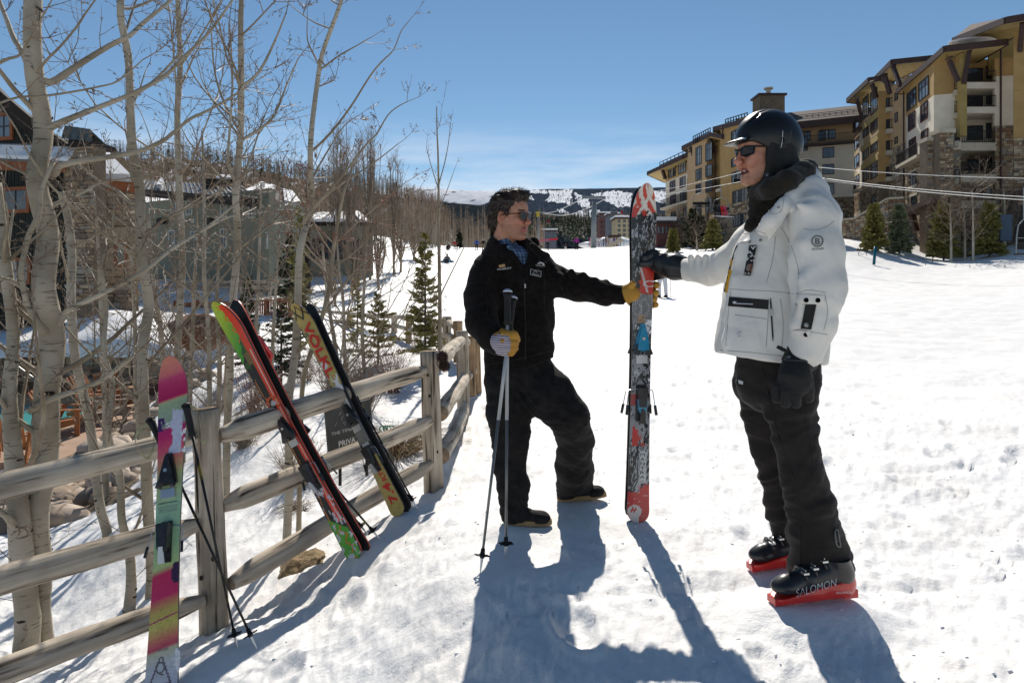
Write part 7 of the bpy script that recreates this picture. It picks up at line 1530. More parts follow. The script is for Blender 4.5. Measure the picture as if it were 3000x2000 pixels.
# shoes
def shoe(heel,toe,root,bot,h=.10,w=.046,sole=GUM,up=SUEDE):
    a=Vector(heel);b=Vector(toe);u=(b-a).normalized();L=(b-a).length;s=u.cross(Vector((0,0,1))).normalized();z=s.cross(u);lo,hi=bounds([a,b],.14);Fd=Field(lo,hi,.004)
    Fd.cap(a+u*.045+z*.035,a+u*.10+z*.04,.040,.040,.02);Fd.cap(a+u*.10+z*.036,b-u*.055+z*.030,.042,.036,.03);Fd.ell(b-u*.06+z*.028,(.050,.046,.026),.03,np.array([[u.x,s.x,z.x],[u.y,s.y,z.y],[u.z,s.z,z.z]]));Fd.cap(a+u*.06+z*.05,a+u*.08+z*.12,.040,.040,.03);Fd.plane(a+z*.012,-z);sh=link('shoe',Fd.mesh('shoe'),up,root)
    out=[]
    for k in range(28):
        t=2*math.pi*k/28;cx=L*.5+(L*.5)*math.cos(t);wy=w*(1.0+.10*math.cos(t))*math.sin(t);out.append(a+u*cx+s*wy*(abs(math.cos(t))**.0)+z*.0)
    m_=MB();m_.prism(out,z*.026);m_.build('sole',sole,sh)
    for k in range(4):c=a+u*(.12+.018*k)+z*(.085-.012*k);MB().tube([c-s*.018,c+z*.006,c+s*.018],.0028,5).build('lace',BLKF,sh,True)
    return sh
shoe(DT(1160,1200,3.66),DT(1268,1203,3.62),man,None);shoe(DT(1280,1150,4.06),DT(1394,1139,3.98),man,None)
# gloved hands
def glove(name,palm,pr,fingers,root,m,k=.004,h=.003,cuff=None,disp=None):
    pts=[p for p,r in palm]+[p for f in fingers for p,r in f];lo,hi=bounds(pts,.06);Fd=Field(lo,hi,h);Fd.chain(palm,.015,pr[0],pr[1])
    for f in fingers:Fd.chain(f,k)
    return link(name,Fd.mesh(name,disp,1),m,root)
fing=lambda*p:[(V(x,y,D),rp(r,D))for x,y,D,r in p]
g1=glove('glove',fing((1140,783,3.46,20),(1152,785,3.43,24),(1160,785,3.42,23)),(.85,(0,1,0)),[fing((1160,768,3.39,11),(1180,770,3.36,11),(1186,780,3.40,9.5)),fing((1158,784,3.375,10),(1180,787,3.355,9),(1184,790,3.41,8)),fing((1158,798,3.38,9.5),(1179,799,3.36,8.5),(1183,800,3.41,8)),fing((1156,809,3.40,8.5),(1174,810,3.375,8),(1178,808,3.42,7)),fing((1156,764,3.44,11),(1174,765,3.47,10),(1186,776,3.47,8.5))],man,LEATH)
STRIPE=bpy.data.materials.new('striped glove cloth');STRIPE.use_nodes=True
_n=STRIPE.node_tree.nodes;_l=STRIPE.node_tree.links;_t=_n.new('ShaderNodeTexCoord');_w=_n.new('ShaderNodeTexWave');_w.wave_type='BANDS';_w.bands_direction='Z';_w.inputs['Scale'].default_value=28;_w.inputs['Distortion'].default_value=.6;_l.new(_t.outputs['Object'],_w.inputs['Vector']);_r=_n.new('ShaderNodeValToRGB');_r.color_ramp.interpolation='CONSTANT';_r.color_ramp.elements[0].color=(.10,.075,.16,1);_r.color_ramp.elements[1].position=.36;_r.color_ramp.elements[1].color=(.50,.46,.46,1);_l.new(_w.outputs['Fac'],_r.inputs['Fac']);_l.new(_r.outputs['Color'],_n['Principled BSDF'].inputs['Base Color']);_n['Principled BSDF'].inputs['Roughness'].default_value=.9
bs=glove('glove_back',fing((1131,776,3.468,16),(1150,786,3.420,21.5),(1166,792,3.375,14)),(.8,(0,1,0)),[fing((1150,775,3.40,10),(1166,777,3.366,9.5)),fing((1150,786,3.385,9),(1170,787.5,3.358,9.2)),fing((1150,799,3.39,9),(1168,799,3.362,8.8)),fing((1146,807,3.41,8),(1163,810,3.38,8))],man,STRIPE)
g2=glove('glove',fing((1434,677,3.64,18),(1444,674,3.62,21),(1452,674,3.61,19)),(.8,(0,1,0)),[fing((1448,658,3.60,9),(1453,652,3.575,7.5)),fing((1452,660,3.66,10),(1480,655,3.668,9),(1505,655,3.655,8.5),(1508,655,3.62,8)),fing((1452,672,3.66,10),(1480,672,3.668,9),(1503,673,3.655,8.5),(1506,673,3.615,8)),fing((1450,684,3.66,9),(1480,687,3.668,8.5),(1500,687,3.655,8),(1503,687,3.615,7.5)),fing((1448,694,3.66,8),(1480,700,3.668,7.5),(1500,700,3.65,7.5),(1506,700,3.62,7))],man,LEATH)
# =================================================================== the man in white
wm=thing('person',DT(1830,1360,2.75),'man in white ski jacket, black helmet and black trousers, reaching out to the upright skis','person')
fw2=Vector((-.975,-.20,-.05));H2=Head(DT(1754,352,2.76),fw2,sc=1.03);build_head(H2,'body',wm,SKIN,smile=True,h=.0034)
mt_t=mat('teeth',(.62,.58,.50),.3);MB().ell(H2.p(.086,0,-.068),(.008,.012,.004),None,8,5).build('teeth',mt_t,wm,True)
def shades2():
    p=H2.p;m_=MB();root=None
    for s_ in(-1,1):
        m_.tube([Vector(p(.106,s_*.008,.014)),Vector(p(.101,s_*.035,.020)),Vector(p(.078,s_*.064,.016)),Vector(p(.04,s_*.079,.012)),Vector(p(-.01,s_*.083,.006))],[.003,.0035,.004,.0035,.003],6)
        m_.tube([Vector(p(.106,s_*.010,.012)),Vector(p(.107,s_*.020,-.012)),Vector(p(.099,s_*.040,-.020)),Vector(p(.080,s_*.062,-.010)),Vector(p(.077,s_*.065,.014))],.0026,6)
    m_.tube([Vector(p(.106,-.010,.013)),Vector(p(.110,0,.013)),Vector(p(.106,.010,.013))],.003,6);root=m_.build('sunglasses',BLKF,wm,True)
    for s_ in(-1,1):
        m_=MB();q=[Vector(p(*c_))for c_ in[(.106,s_*.010,.012),(.101,s_*.035,.019),(.079,s_*.063,.014),(.081,s_*.061,-.008),(.099,s_*.040,-.018),(.107,s_*.020,-.011)]];m_.prism(q,Vector(H2.M@np.array([.002,0,0])));m_.build('lens',LENS,root)
shades2()
# helmet
Fq=Field(H2.o-np.array([.24,.2,.2]),H2.o+np.array([.24,.2,.22]),.0042);p2=H2.p;s2=1.0
Fq.ell(p2(-.022,0,.052),np.array((.136,.110,.122)),.01,H2.M);Fq.ell(p2(-.075,0,.015),np.array((.075,.092,.085)),.03,H2.M)
Fq.ell(p2(.10,0,-.050),np.array((.135,.13,.098)),.012,H2.M,cut=True);Fq.plane(p2(0,0,-.050),H2.M@np.array([-.25,0,-1.]));
Fq.ell(p2(-.02,0,.03),np.array((.110,.086,.105)),.004,H2.M,cut=True)
Fq.cap(p2(.108,-.05,.046),p2(.108,.05,.046),.006,.006,.02);Fq.ell(p2(.118,0,.042),np.array((.036,.070,.007)),.012,H2.M)
for s_ in(-1,1):
    for(xa,za,xb,zb,yy)in((.085,.108,.045,.142,.045),(.045,.150,-.01,.168,.040),(.06,.118,.02,.146,.068)):Fq.cap(p2(xa,s_*yy,za),p2(xb,s_*yy,zb),.0065,.0065,.004,cut=True)
    Fq.cap(p2(-.13,s_*.045,.035),p2(.0,s_*.110,.030),.004,.004,.006,cut=True)
hl=link('helmet',Fq.mesh('helmet'),VISORM,wm);bh=bvh(hl.data)
seam(bh,[(1798,300),(1796,330),(1788,352),(1778,366)],PLW,hl,.0012,'scratch',.001)
seam(bh,[(1782,345),(1800,338),(1818,335)],GREYP,hl,.0007,'scratch',.001);seam(bh,[(1785,352),(1805,345),(1822,344)],GREYP,hl,.0007,'scratch',.001);seam(bh,[(1800,368),(1812,330),(1818,300)],GREYP,hl,.0007,'scratch',.001)
decal(bh,[(1701,318),(1716,314),(1712,320),(1700,323)],METB,hl,'emblem',.002,2);decal(bh,[(1800,356),(1808,342),(1812,345),(1804,360)],GREYP,hl,'clip',.004,2);print_on(bh,'2',1812,347,4,4,WHITEP,hl)
Fe=Field(*BB(1700,330,1850,470,2.55,2.98),.0045)
for s_ in(-1,1):Fe.chain([(p2(.005,s_*.082,.028),.034),(p2(.010,s_*.082,-.030),.030),(p2(.022,s_*.068,-.090),.018),(p2(.045,s_*.035,-.130),.010)],.02,.55,H2.M@np.array([0,1.,0]));Fe.cap(p2(-.02,s_*.066,-.065),p2(-.08,s_*.048,-.055),.034,.036,.03);Fe.chain([(p2(-.05,s_*.075,.01),.04),(p2(-.06,s_*.07,-.05),.035)],.03,.7,H2.M@np.array([0,1.,0]))
Fe.cap(p2(.045,-.035,-.132),p2(.045,.035,-.132),.010,.010,.01);ep=link('ear_pads',Fe.mesh('ear_pads',lambda v,n:folds(v,2,.0015,20)),BLKF,wm)
be=bvh(ep.data);q_=onto(be,1748,438,.002);MB().disc(q_,(0,-1,0),.012,12,.006).build('buckle',RUBBER,ep);MB().ell(q_+Vector((0,-.006,0)),.004,None,6,4).build('rivet',METB,ep)
# collar roll and inner collar
Fg=Field(*BB(1700,360,1880,540,2.5,3.02),.005)
Fg.chain([(V(1742,448,2.74),rp(18,2.7)),(V(1770,433,2.60),rp(20,2.6)),(V(1808,414,2.56),rp(21,2.6)),(V(1843,398,2.64),rp(25,2.6)),(V(1848,396,2.80),rp(27,2.7)),(V(1800,410,2.92),rp(24,2.7)),(V(1750,440,2.88),rp(22,2.7)),(V(1742,448,2.74),rp(22,2.7))],.03)
Fg.chain([(V(1800,425,2.74),rp(44,2.74)),(V(1775,455,2.74),rp(38,2.74)),(V(1745,480,2.74),rp(22,2.74)),(V(1722,520,2.72),rp(12,2.74))],.03);gt=link('neck_gaiter',Fg.mesh('neck_gaiter',lambda v,n:.0016*np.sin(v[:,2]*160+v[:,0]*60)+folds(v,5,.003,6)),mat('dark olive knit collar',(.009,.0075,.005),.9,(.020,.016,.010),30,.4,90,sheen=.1),wm)
# jacket
lo,hi=bounds([V(1560,560,3.55),V(1560,660,3.3),V(1640,850,2.6),V(1945,850,2.34),V(1945,380,2.34),V(1800,390,3.0)],.03);Fj=Field(lo,hi,.0075)
TD=2.76
Fj.chain(CH((1822,458,TD,42),(1808,520,TD,80)),.05,1.25);Fj.chain(CH((1808,520,TD,80),(1792,600,TD,98),(1778,690,TD,110),(1770,780,TD,116),(1768,840,TD,119)),.04,1.0)
Fj.chain(CH((1845,420,2.66,24),(1862,440,2.62,36),(1872,500,2.54,52),(1880,580,2.50,53),(1884,660,2.48,52),(1868,740,2.47,46),(1850,806,2.48,40)),.035)
Fj.chain(CH((1778,500,2.98,40),(1730,560,3.05,44),(1680,606,3.16,38),(1630,620,3.32,33),(1570,620,3.46,27)),.035);Fj.chain(CH((1830,450,2.92,40),(1778,500,2.98,40)),.05)
Fj.chain(CH((1862,415,2.70,20),(1868,405,2.78,20),(1850,430,2.92,26)),.03)
Fj.chain(CH((1842,428,2.60,18),(1800,470,2.54,15),(1768,510,2.53,14),(1748,530,2.56,10)),.02)           # collar leaf
Fj.ell(V(1730,470,2.70),(.085,.16,.085),.02,cut=True);Fj.cap(V(1800,400,2.74),V(1780,470,2.74),.10,.085,.015,cut=True)
pa,pb=V(1640,812,2.72),V(1895,838,2.60);nn=(pb-pa).cross(Vector((0,1,0)));nn=nn if nn.z<0 else-nn
G=np.meshgrid(*Fj.ax,indexing='ij');d_=(G[0]-pa.x)*nn.x+(G[2]-pa.z)*nn.z;Fj.f=np.maximum(Fj.f,d_/nn.length);Fj.plane(V(1569,620,3.46),(-1,.5,0))
fl_=[((1700,560),(1672,700),2.62,5),((1688,640),(1664,790),2.60,5),((1790,500),(1762,560),2.46,6),((1830,520),(1815,640),2.44,7),((1848,560),(1905,540),2.36,6),((1840,640),(1900,600),2.34,8),((1845,665),(1925,650),2.33,8),((1838,690),(1925,690),2.33,8),((1840,716),(1910,712),2.34,7),((1835,470),(1900,490),2.38,6),((1825,745),(1890,752),2.36,6),((1820,600),(1828,700),2.42,6),((1810,760),(1800,815),2.50,5)]
for a_,b_,D_,r in fl_:Fj.cap(V(*a_,D_+.09),V(*b_,D_+.09),rp(r*.9,D_),rp(r*.45,D_),.04)
for x in(1590,1606,1624,1644,1662,1684):Fj.cap(V(x-4,590,3.33-(x-1590)*.0028),V(x+6,640,3.34-(x-1590)*.0028),rp(5,3.3),rp(3,3.3),.02)
jm=Fj.mesh('ski_jacket',lambda v,n:drape(v,11,.0075,5,4,.8)+folds(v,31,.0015,12,(1,1,1.5))+drape(v,44,.0022,18,12,-.5),1);jo=link('ski_jacket',jm,JACKW,wm);bj2=bvh(jm)
X4=lambda x,y:(1568+x/3.333,627.2+y/3.333)
sq=lambda*p:[X4(*q)for q in p]
decal(bj2,sq((355,180),(658,205),(655,278),(345,252)),BLKF,jo,'pocket_band',.004,10);z_=[onto(bj2,*X4(x,232+(x-430)*.04),.007)for x in range(395,551,12)];MB().tube([p for p in z_ if p],.0028,6).build('zip',METB,jo,True)
p=onto(bj2,*X4(400,222),.008);MB().ell(p,(.010,.004,.006),None,8,5).build('zip_puller',METB,jo,True)
p0_=[onto(bj2,*X4(672+t*20,190+t*330),.004)for t in np.linspace(0,1,10)];MB().tube([p for p in p0_ if p],[.001]+[.003]*8+[.001],6).build('zip',BLKF,jo,True);p=onto(bj2,*X4(680,300),.008);MB().box(p,(.009,.005,.026)).build('zip_puller',METB,jo)
for x,y in((433,468),):
    p=onto(bj2,*X4(x,y),.004);MB().tube([p+Vector((.009*math.cos(t),0,.009*math.sin(t)))for t in np.linspace(0,6.28,13)],.002,5).build('eyelet',METB,jo,True)
decal(bj2,sq((940,240),(1025,240),(985,432),(902,425)),BLKF,jo,'sleeve_strap',.005,8)
SNAP=mat('pewter snap',(.30,.30,.28),.45,metal=.2)
def snaps(l,r=.0085,q=X4):
    for x,y in l:
        p=onto(bj2,*q(x,y),.006)
        if p:MB().disc(p,(0,-1,0),r,12,.005).build('snap',SNAP,jo,True)
snaps([(945,207),(1035,208),(947,395),(944,470)]);X3=lambda x,y:(1528.8+x/3.333,219.5+y/3.333);snaps([(865,855),(797,882)],.0045,X3);snaps([(640,1120),(725,1108)],.006,X3)
s3=lambda*p:[X3(*q)for q in p]
decal(bj2,s3((640,1145),(698,1145),(650,1380),(597,1375)),BLACKP,jo,'chest_tag',.010,8)
q0=[X3(628,1288),X3(662,1288),X3(655,1345),X3(618,1345)];decal(bj2,q0,mat('copper emblem',(.20,.085,.05),.5),jo,'emblem',.012,3);
p=onto(bj2,*X3(638,1318),.015);MB().tube([p+Vector((.008*math.cos(t),0,.010*math.sin(t)))for t in np.linspace(0,6.28,13)],.0015,5).build('emblem_ring',SNAP,jo,True)
print_on(bj2,'B',*X3(632,1326),4,5,SNAP,jo,lift=.015)
rng.seed(12)
for k in range(26):
    x=rng.uniform(630,690);y=rng.uniform(1155,1268);x-=(y-1150)*.20-6;p=onto(bj2,*X3(x,y),.013)
    if p:MB().box(p,(.004,.002,.004)).build('tag_stud',WHITEP,jo)
for x,y in((610,1362),(636,1362)):p=onto(bj2,*X3(x,y),.014);MB().disc(p,(0,-1,0),.0045,8,.004).build('rivet',SNAP,jo)
cx,cy=X3(1162,1114);pts=[onto(bj2,cx+12.6*math.cos(t),cy+12.2*math.sin(t),.003)for t in np.linspace(0,6.283,30)];MB().tube(pts,.0024,5).build('sleeve_emblem',GREYP,jo,True)
print_on(bj2,'B',cx-5.5,cy+7,11.5,14,GREYP,jo,lift=.003,bold=.03);print_on(bj2,'BOGNER',*X3(1122,1184),27,5,GREYP,jo,-.06,bold=.01)
for l in([(1060,1020),(1150,1030),(1240,1000),(1290,960)],[(1060,780),(1160,760),(1250,790),(1330,900)],[(880,1000),(960,1150),(1010,1300),(1020,1420)],[(790,910),(860,900),(890,870),(905,790)],[(840,1080),(820,1250),(770,1440)],[(490,1480),(640,1490),(840,1500),(980,1520)],[(600,1060),(700,1040),(770,1060)]):seam(bj2,[X3(*p)for p in l],STITCH,jo,.0013)
for l in([(370,140),(350,300),(330,560)],[(660,200),(650,400),(640,560)],[(285,590),(500,605),(760,635)],[(870,160),(960,130),(1100,150)],[(860,240),(1060,235)],[(400,320),(640,350)],[(750,200),(770,400),(755,600)],[(820,450),(900,430),(980,450),(1110,470)],[(1090,170),(1110,300),(1080,440)]):seam(bj2,sq(*l),STITCH,jo,.0014)
decal(bj2,sq((868,160),(1090,175),(1075,240),(865,232)),JACKW,jo,'cuff_tab',.006,8);decal(bj2,sq((830,440),(980,445),(975,498),(830,470)),JACKW,jo,'cuff_tab',.007,8);snaps([(945,207),(1035,208),(944,470)])
fz=[onto(bj2,*X3(*q),.004)for q in((590,1060),(545,1160),(515,1250),(490,1340),(470,1430),(455,1500))];fz=[p for p in fz if p]
if len(fz)>2:MB().tube(fz,.0055,6).build('front_zip',BLKF,jo,True)
AMB=mat('amber zip tape',(.55,.30,.02),.7)
for x,y in((500,1285),(488,1360),(480,1390),(470,1430),(462,1480)):
    p=onto(bj2,*X3(x+6,y),.009)
    if p:MB().box(p,(.010,.004,.030)).build('zip_tape_print',AMB,jo)
# trousers
lo,hi=BB(1685,790,1965,1350,2.48,3.15);Ft=Field(lo,hi,.008)
Ft.chain(CH((1786,800,2.76,92),(1784,862,2.76,90)),.04,1.0);Ft.chain(CH((1812,880,2.66,64),(1818,950,2.64,54),(1826,1010,2.63,49),(1842,1085,2.64,50),(1862,1160,2.66,55),(1874,1230,2.68,60),(1884,1300,2.70,68),(1888,1345,2.70,70)),.03,.82)
Ft.chain(CH((1748,880,2.90,60),(1758,950,2.93,52),(1770,1020,2.96,47),(1790,1090,2.98,44),(1805,1160,3.0,42),(1822,1250,3.02,46)),.03,.82)
Ft.plane(V(1885,1336,2.66),(.10,0,-1))
tm_=Ft.mesh('ski_trousers',lambda v,n:drape(v,17,.012,3.5,11,-.5)+drape(v,25,.0035,10,26,.4),1);to=link('ski_trousers',tm_,PANTS2,wm);bt=bvh(tm_)
seam(bt,[(1752,842),(1768,920),(1790,1010),(1822,1100),(1836,1200),(1838,1300)],BLKF,to,.0022);seam(bt,[(1820,842),(1850,960),(1868,1060)],BLKF,to,.0018)
seam(bt,[(1924,1215),(1930,1250),(1930,1255),(1922,1250),(1918,1220),(1924,1215)],GREYP,to,.003,'vent_zip',.003)
decal(bt,[(1691,870),(1707,876),(1706,883),(1689,878)],PLW,to,'reflective_patch',.003,2)
# boots
def boot(heel,toe,root,h=.0042,text=True):
    a=Vector(heel);b=Vector(toe);u=(b-a).normalized();L=(b-a).length;s=u.cross(Vector((0,0,1))).normalized();z=s.cross(u);M=np.array([[u.x,s.x,z.x],[u.y,s.y,z.y],[u.z,s.z,z.z]]);lo,hi=bounds([a,b],.15);Fd=Field(lo,hi,h)
    Fd.cap(a+u*.06+z*.085,b-u*.075+z*.062,.051,.041,.02,.9,M[:,1]);Fd.ell(b-u*.060+z*.060,(.052,.044,.032),.02,M);Fd.cap(a+u*.07+z*.09,a+u*.085+z*.16,.055,.058,.03);Fd.cap(a+u*.14+z*.095,a+u*.19+z*.085,.048,.046,.02);Fd.plane(a+z*.040,-z);sh=link('ski_boot',Fd.mesh('ski_boot',None,1),RUBBER,root)
    Fr=Field(lo,hi,h);Fr.cap(a+u*.052+z*.042,b-u*.052+z*.034,.052,.050,.01,.92,M[:,1]);Fr.ell(a+u*.085+z*.060,(.080,.056,.060),.02,M);Fr.plane(a+z*.004,-z);Fr.plane(a+z*.092,M@np.array([.20,0,1.]));
    sole=link('boot_shell',Fr.mesh('boot_shell',None,1),REDPL,sh)
    m_=MB();m_.frame_box(a,u,s,z,.004,.062,-.032,.032,-.002,.028);m_.frame_box(a,u,s,z,L-.045,L-.004,-.028,.028,-.001,.024);m_.build('sole_lug',REDPL,sh,kind='stuff')
    bb=bvh(sh.data)
    for k,(t,zz)in enumerate(((.225,.100),(.185,.115),(.145,.138))):
        c=a+u*t+z*zz;m_=MB();m_.tube([c-s*.046-z*.012,c-s*.030+z*.016,c+z*.022,c+s*.030+z*.016,c+s*.046-z*.012],.0055,6);m_.build('strap',RUBBER,sh,True);m_=MB();m_.frame_box(c+z*.014+(s if s.y<0 else-s)*.030,u,s,z,-.011,.011,-.012,.010,-.003,.004);m_.build('buckle',METB,sh);MB().tube([c+z*.024+(s if s.y<0 else-s)*q for q in(.0,.02,.035)],.0025,5).build('buckle_wire',METB,sh)
    return sh,bvh(sh.data),bvh(sole.data)
bo,bb1,bb2=boot(DT(1961,1362,2.66),DT(1769,1384,2.60),wm);boot(DT(1880,1285,3.02),DT(1719,1307,2.98),wm)
def union_onto(*bs):
    class U:
        def ray_cast(s,o,d):
            best=(None,None,None,1e9)
            for b in bs:
                r=b.ray_cast(o,d)
                if r[0]is not None and r[3]<best[3]:best=r
            return best
        def find_nearest(s,o,m):return bs[0].find_nearest(o,m)
    return U()
ub=union_onto(bb1,bb2);OUTL=mat('pale outline print',(.55,.56,.56),.4)
print_on(ub,'SALOMON',1829,1371,92,19,OUTL,bo,-.28,.003,bold=-.012);print_on(ub,'SALOMON',1921,1363,36,5,WHITEP,bo,-.04,.003)
# gloves
gb=glove('ski_glove',fing((1848,800,2.50,37),(1844,818,2.49,38),(1830,838,2.48,32)),(.75,(0,1,0)),[fing((1830,838,2.48,32),(1826,862,2.47,36),(1832,876,2.47,33)),fing((1800,868,2.50,14),(1788,890,2.50,13),(1785,915,2.50,11.5)),fing((1812,872,2.455,14),(1806,900,2.45,13.5),(1805,925,2.45,12)),fing((1830,876,2.45,14),(1829,905,2.45,13),(1828,927,2.455,11.5)),fing((1850,872,2.455,15),(1855,895,2.46,14),(1857,914,2.47,12)),fing((1812,850,2.56,14),(1796,880,2.58,13),(1790,905,2.59,11))],wm,BLKF,.006,.0042,disp=lambda v,n:folds(v,3,.0025,16))
bg_=bvh(gb.data);decal(bg_,[(1840,788),(1854,788),(1852,800),(1843,800)],REDP,gb,'emblem',.003,2);decal(bg_,[(1802,815),(1816,817),(1815,823),(1802,821)],GREYP,gb,'emblem',.003,2)
MB().tube([DT(1792,800,2.44),DT(1806,806,2.43),DT(1797,826,2.44)],.005,6).build('pull_cord',BLKF,gb,True);MB().beam(DT(1786,796,2.44),DT(1806,806,2.42),.018,.010).build('pull_tab',BLKF,gb);MB().beam(DT(1878,793,2.50),DT(1893,798,2.52),.014,.010).build('pull_tab',BLKF,gb)
MB().tube([onto(bg_,x,826+(x-1800)*.05,.003)for x in range(1802,1868,6)],.0045,5).build('wrist_strap',RUBBER,gb,True)
g3_=glove('ski_glove',fing((1577,617,3.46,26),(1552,613,3.50,30),(1528,606,3.54,27),(1512,603,3.57,24)),(.75,(0,1,0)),[fing((1525,590,3.55,13),(1500,584,3.575,12),(1482,592,3.572,10)),fing((1515,608,3.57,12),(1492,603,3.568,10),(1474,606,3.570,8)),fing((1515,606,3.63,13),(1495,604,3.662,12),(1470,604,3.665,10)),fing((1518,620,3.63,12),(1498,620,3.665,11),(1472,620,3.668,9)),fing((1520,630,3.62,11),(1502,634,3.655,10),(1482,636,3.665,8))],wm,mat('black leather glove',(.008,.008,.008),.35,(.015,.015,.015),20,.5,50,spec=.5,bdist=.004),.006,.004,disp=lambda v,n:folds(v,7,.003,14))

# ------------------------------------------------------------------ distant skiers
CLOTH={}
def cloth(n,c):
    if n not in CLOTH:CLOTH[n]=mat(n+' cloth',c,.8)
    return CLOTH[n]
def skier(x,yfoot,ytop,D,label,top,legs,skis=None,pose='stand',face=1,board=None,grp='skiers and riders on the far slope',helmet=(.03,.03,.03),arms=.25):
    b=base(x,yfoot,D);b.z=DT(x,yfoot,D).z;H=(yfoot-ytop)*K*D/F
    g=ground(b.x,b.y);b.z=g;root=thing('person',b,label,'person',grp)
    s=H/(1.75 if pose=='stand' else .95);h=.03*max(1,s*1.2);P_=lambda u,w,z:b+Vector((u*s,w*s,z*s))
    def fld():return Field(np.array(b)-np.array([1.0,.9,.1])*s,np.array(b)+np.array([1.0,.9,2.0])*s,.032*s)
    Fd=fld()
    if pose=='stand':Fd.cap(P_(0,0,1.60),P_(0,0,1.66),.105*s,.10*s,.02);Fd.cap(P_(0,0,1.45),P_(0,0,1.6),.06*s,.06*s,.03)
    else:Fd.cap(P_(0,0,.80),P_(0,0,.85),.105*s,.10*s,.02);Fd.cap(P_(0,0,.6),P_(0,0,.8),.06*s,.06*s,.03)
    Fd.cap(P_(0,0,1.0 if pose=='stand' else .2),P_(0,0,1.4 if pose=='stand' else .55),.12*s,.12*s,.03);link('body',Fd.mesh('body'),cloth('skin tone',(.35,.2,.14)),root)
    z0=0 if pose=='stand' else-.78
    Fd=fld();Fd.chain([(P_(0,0,.98+z0),.15*s),(P_(0,0,1.38+z0),.19*s)],.05,.75)
    for q in(-1,1):Fd.chain([(P_(q*.20,0,1.40+z0),.085*s),(P_(q*(.26+arms*.3),-.05,1.15+z0),.07*s),(P_(q*(.24+arms*.8),-.15,.98+z0),.055*s)],.04)
    Fd.f=np.minimum(Fd.f,Fd.f);link('jacket',Fd.mesh('jacket'),cloth(top[0],top[1]),root)
    Fd=fld()
    for q in(-1,1):
        if pose=='stand':Fd.chain([(P_(q*.09,0,.98),.115*s),(P_(q*.14,-.04,.52),.09*s),(P_(q*.15+face*.03,.02,.08),.075*s)],.03)
        else:Fd.chain([(P_(q*.10,0,.14),.13*s),(P_(q*.2,-.45,.32),.10*s),(P_(q*.2,-.62,.08),.08*s)],.03)
    link('trousers',Fd.mesh('trousers'),cloth(legs[0],legs[1]),root)
    MB().ell(P_(0,.01,1.70+z0*1.02),(.125*s,.14*s,.11*s),None,10,6).build('helmet',cloth('helmet '+str(helmet),helmet),root,True)
    for q in(-1,1):MB().box(P_(q*.15 if pose=='stand' else q*.2,-.02 if pose=='stand' else-.62,.05),(.12*s,.28*s,.1*s)).build('boot',BLKF,root)
    if skis:
        for q in(-1,1):
            d=Vector((skis[0],skis[1],0)).normalized();c=P_(q*.15,0,.015);MB().beam(c-d*.8*s,c+d*.85*s,.09*s,.02).build('ski',BLACKP,root)
            MB().beam(P_(q*(.24+arms*.8),-.15,.98),P_(q*(.35+arms*.8),.2,.02),.02*s).build('ski_pole',BLACKP,root)
    return root
BL=('blue',(.02,.10,.45));BK=('black',(.012,.012,.014));RD=('red',(.5,.02,.02));WT=('white',(.7,.7,.72));TN=('khaki',(.22,.17,.11));PU=('magenta',(.35,.02,.28));BR=('brown',(.10,.04,.03));GY=('grey',(.15,.15,.15));PK=('pale red',(.45,.12,.10))
skier(1095,573,548,118,'skier in bright blue jacket standing near the aspen wood',BL,BK,(.1,1));skier(1110,573,548,118,'skier in black top and khaki trousers beside the one in blue',BK,TN,(.1,1),helmet=(.5,.5,.45))
skier(1044,573,553,112,'skier in red jacket bending behind the snowboarder in white trousers',RD,GY,(.3,1),helmet=(.6,.6,.6));skier(1050,583,566,104,'snowboarder in dark top and white trousers leaning on one hand',BK,WT,None,arms=.7)
skier(1030,575,561,106,'person in black sitting at the far edge of the slope',BK,BK,pose='sit');skier(1011,576,562,112,'small child in pale red suit behind the sapling trunk',PK,PK,helmet=(.4,.3,.25))
s_=skier(1027,601,581,82,'snowboarder in grey jacket sitting with board across the slope',GY,BK,pose='sit',helmet=(.04,.04,.04))
sbd=thing('snowboard',DT(1027,601,81),'blue and black snowboard strapped to the sitting rider','snowboard');SBM=mat('snowboard print',(.02,.22,.45),.35,(.015,.015,.02),2.2,coat=.4,lo=.45,hi=.5)
gz=ground((1027*K-1500)*81.2/F,81.2);c=Vector(((1027*K-1500)*81.2/F,81.2,gz+.22));m_=MB();m_.prism([c+Vector((.86*math.copysign(abs(math.cos(t))**.6,math.cos(t)),0,.15*math.sin(t)*1.0))for t in np.linspace(0,6.283,25)[:-1]],Vector((0,.03,.0)));m_.build('deck',SBM,sbd);
for q in(-.25,.25):MB().box(c+Vector((q,.06,.02)),(.14,.1,.12)).build('binding',BLKF,sbd)
skier(1258,572,551,118,'skier in black seen from behind, right of the dark-haired man',BK,BK,(.2,1));skier(1299,562,545,140,'skier in dark red top and white trousers riding across',BR,WT,(1,.2));skier(1324,570,541,118,'tallest distant skier, in magenta jacket, in the middle of the slope',PU,BK,(.3,1));skier(1243,562,549,140,'person in dark clothes partly hidden by the black fleece shoulder',BK,GY)
skier(1521,683,592,33,'skier in purple top and white trousers behind the upright skis',('purple',(.12,.05,.25)),WT,(1,.12),grp=None,arms=.1)
skier(2344,700,690,400,'tiny figure',BK,BK)if False else None
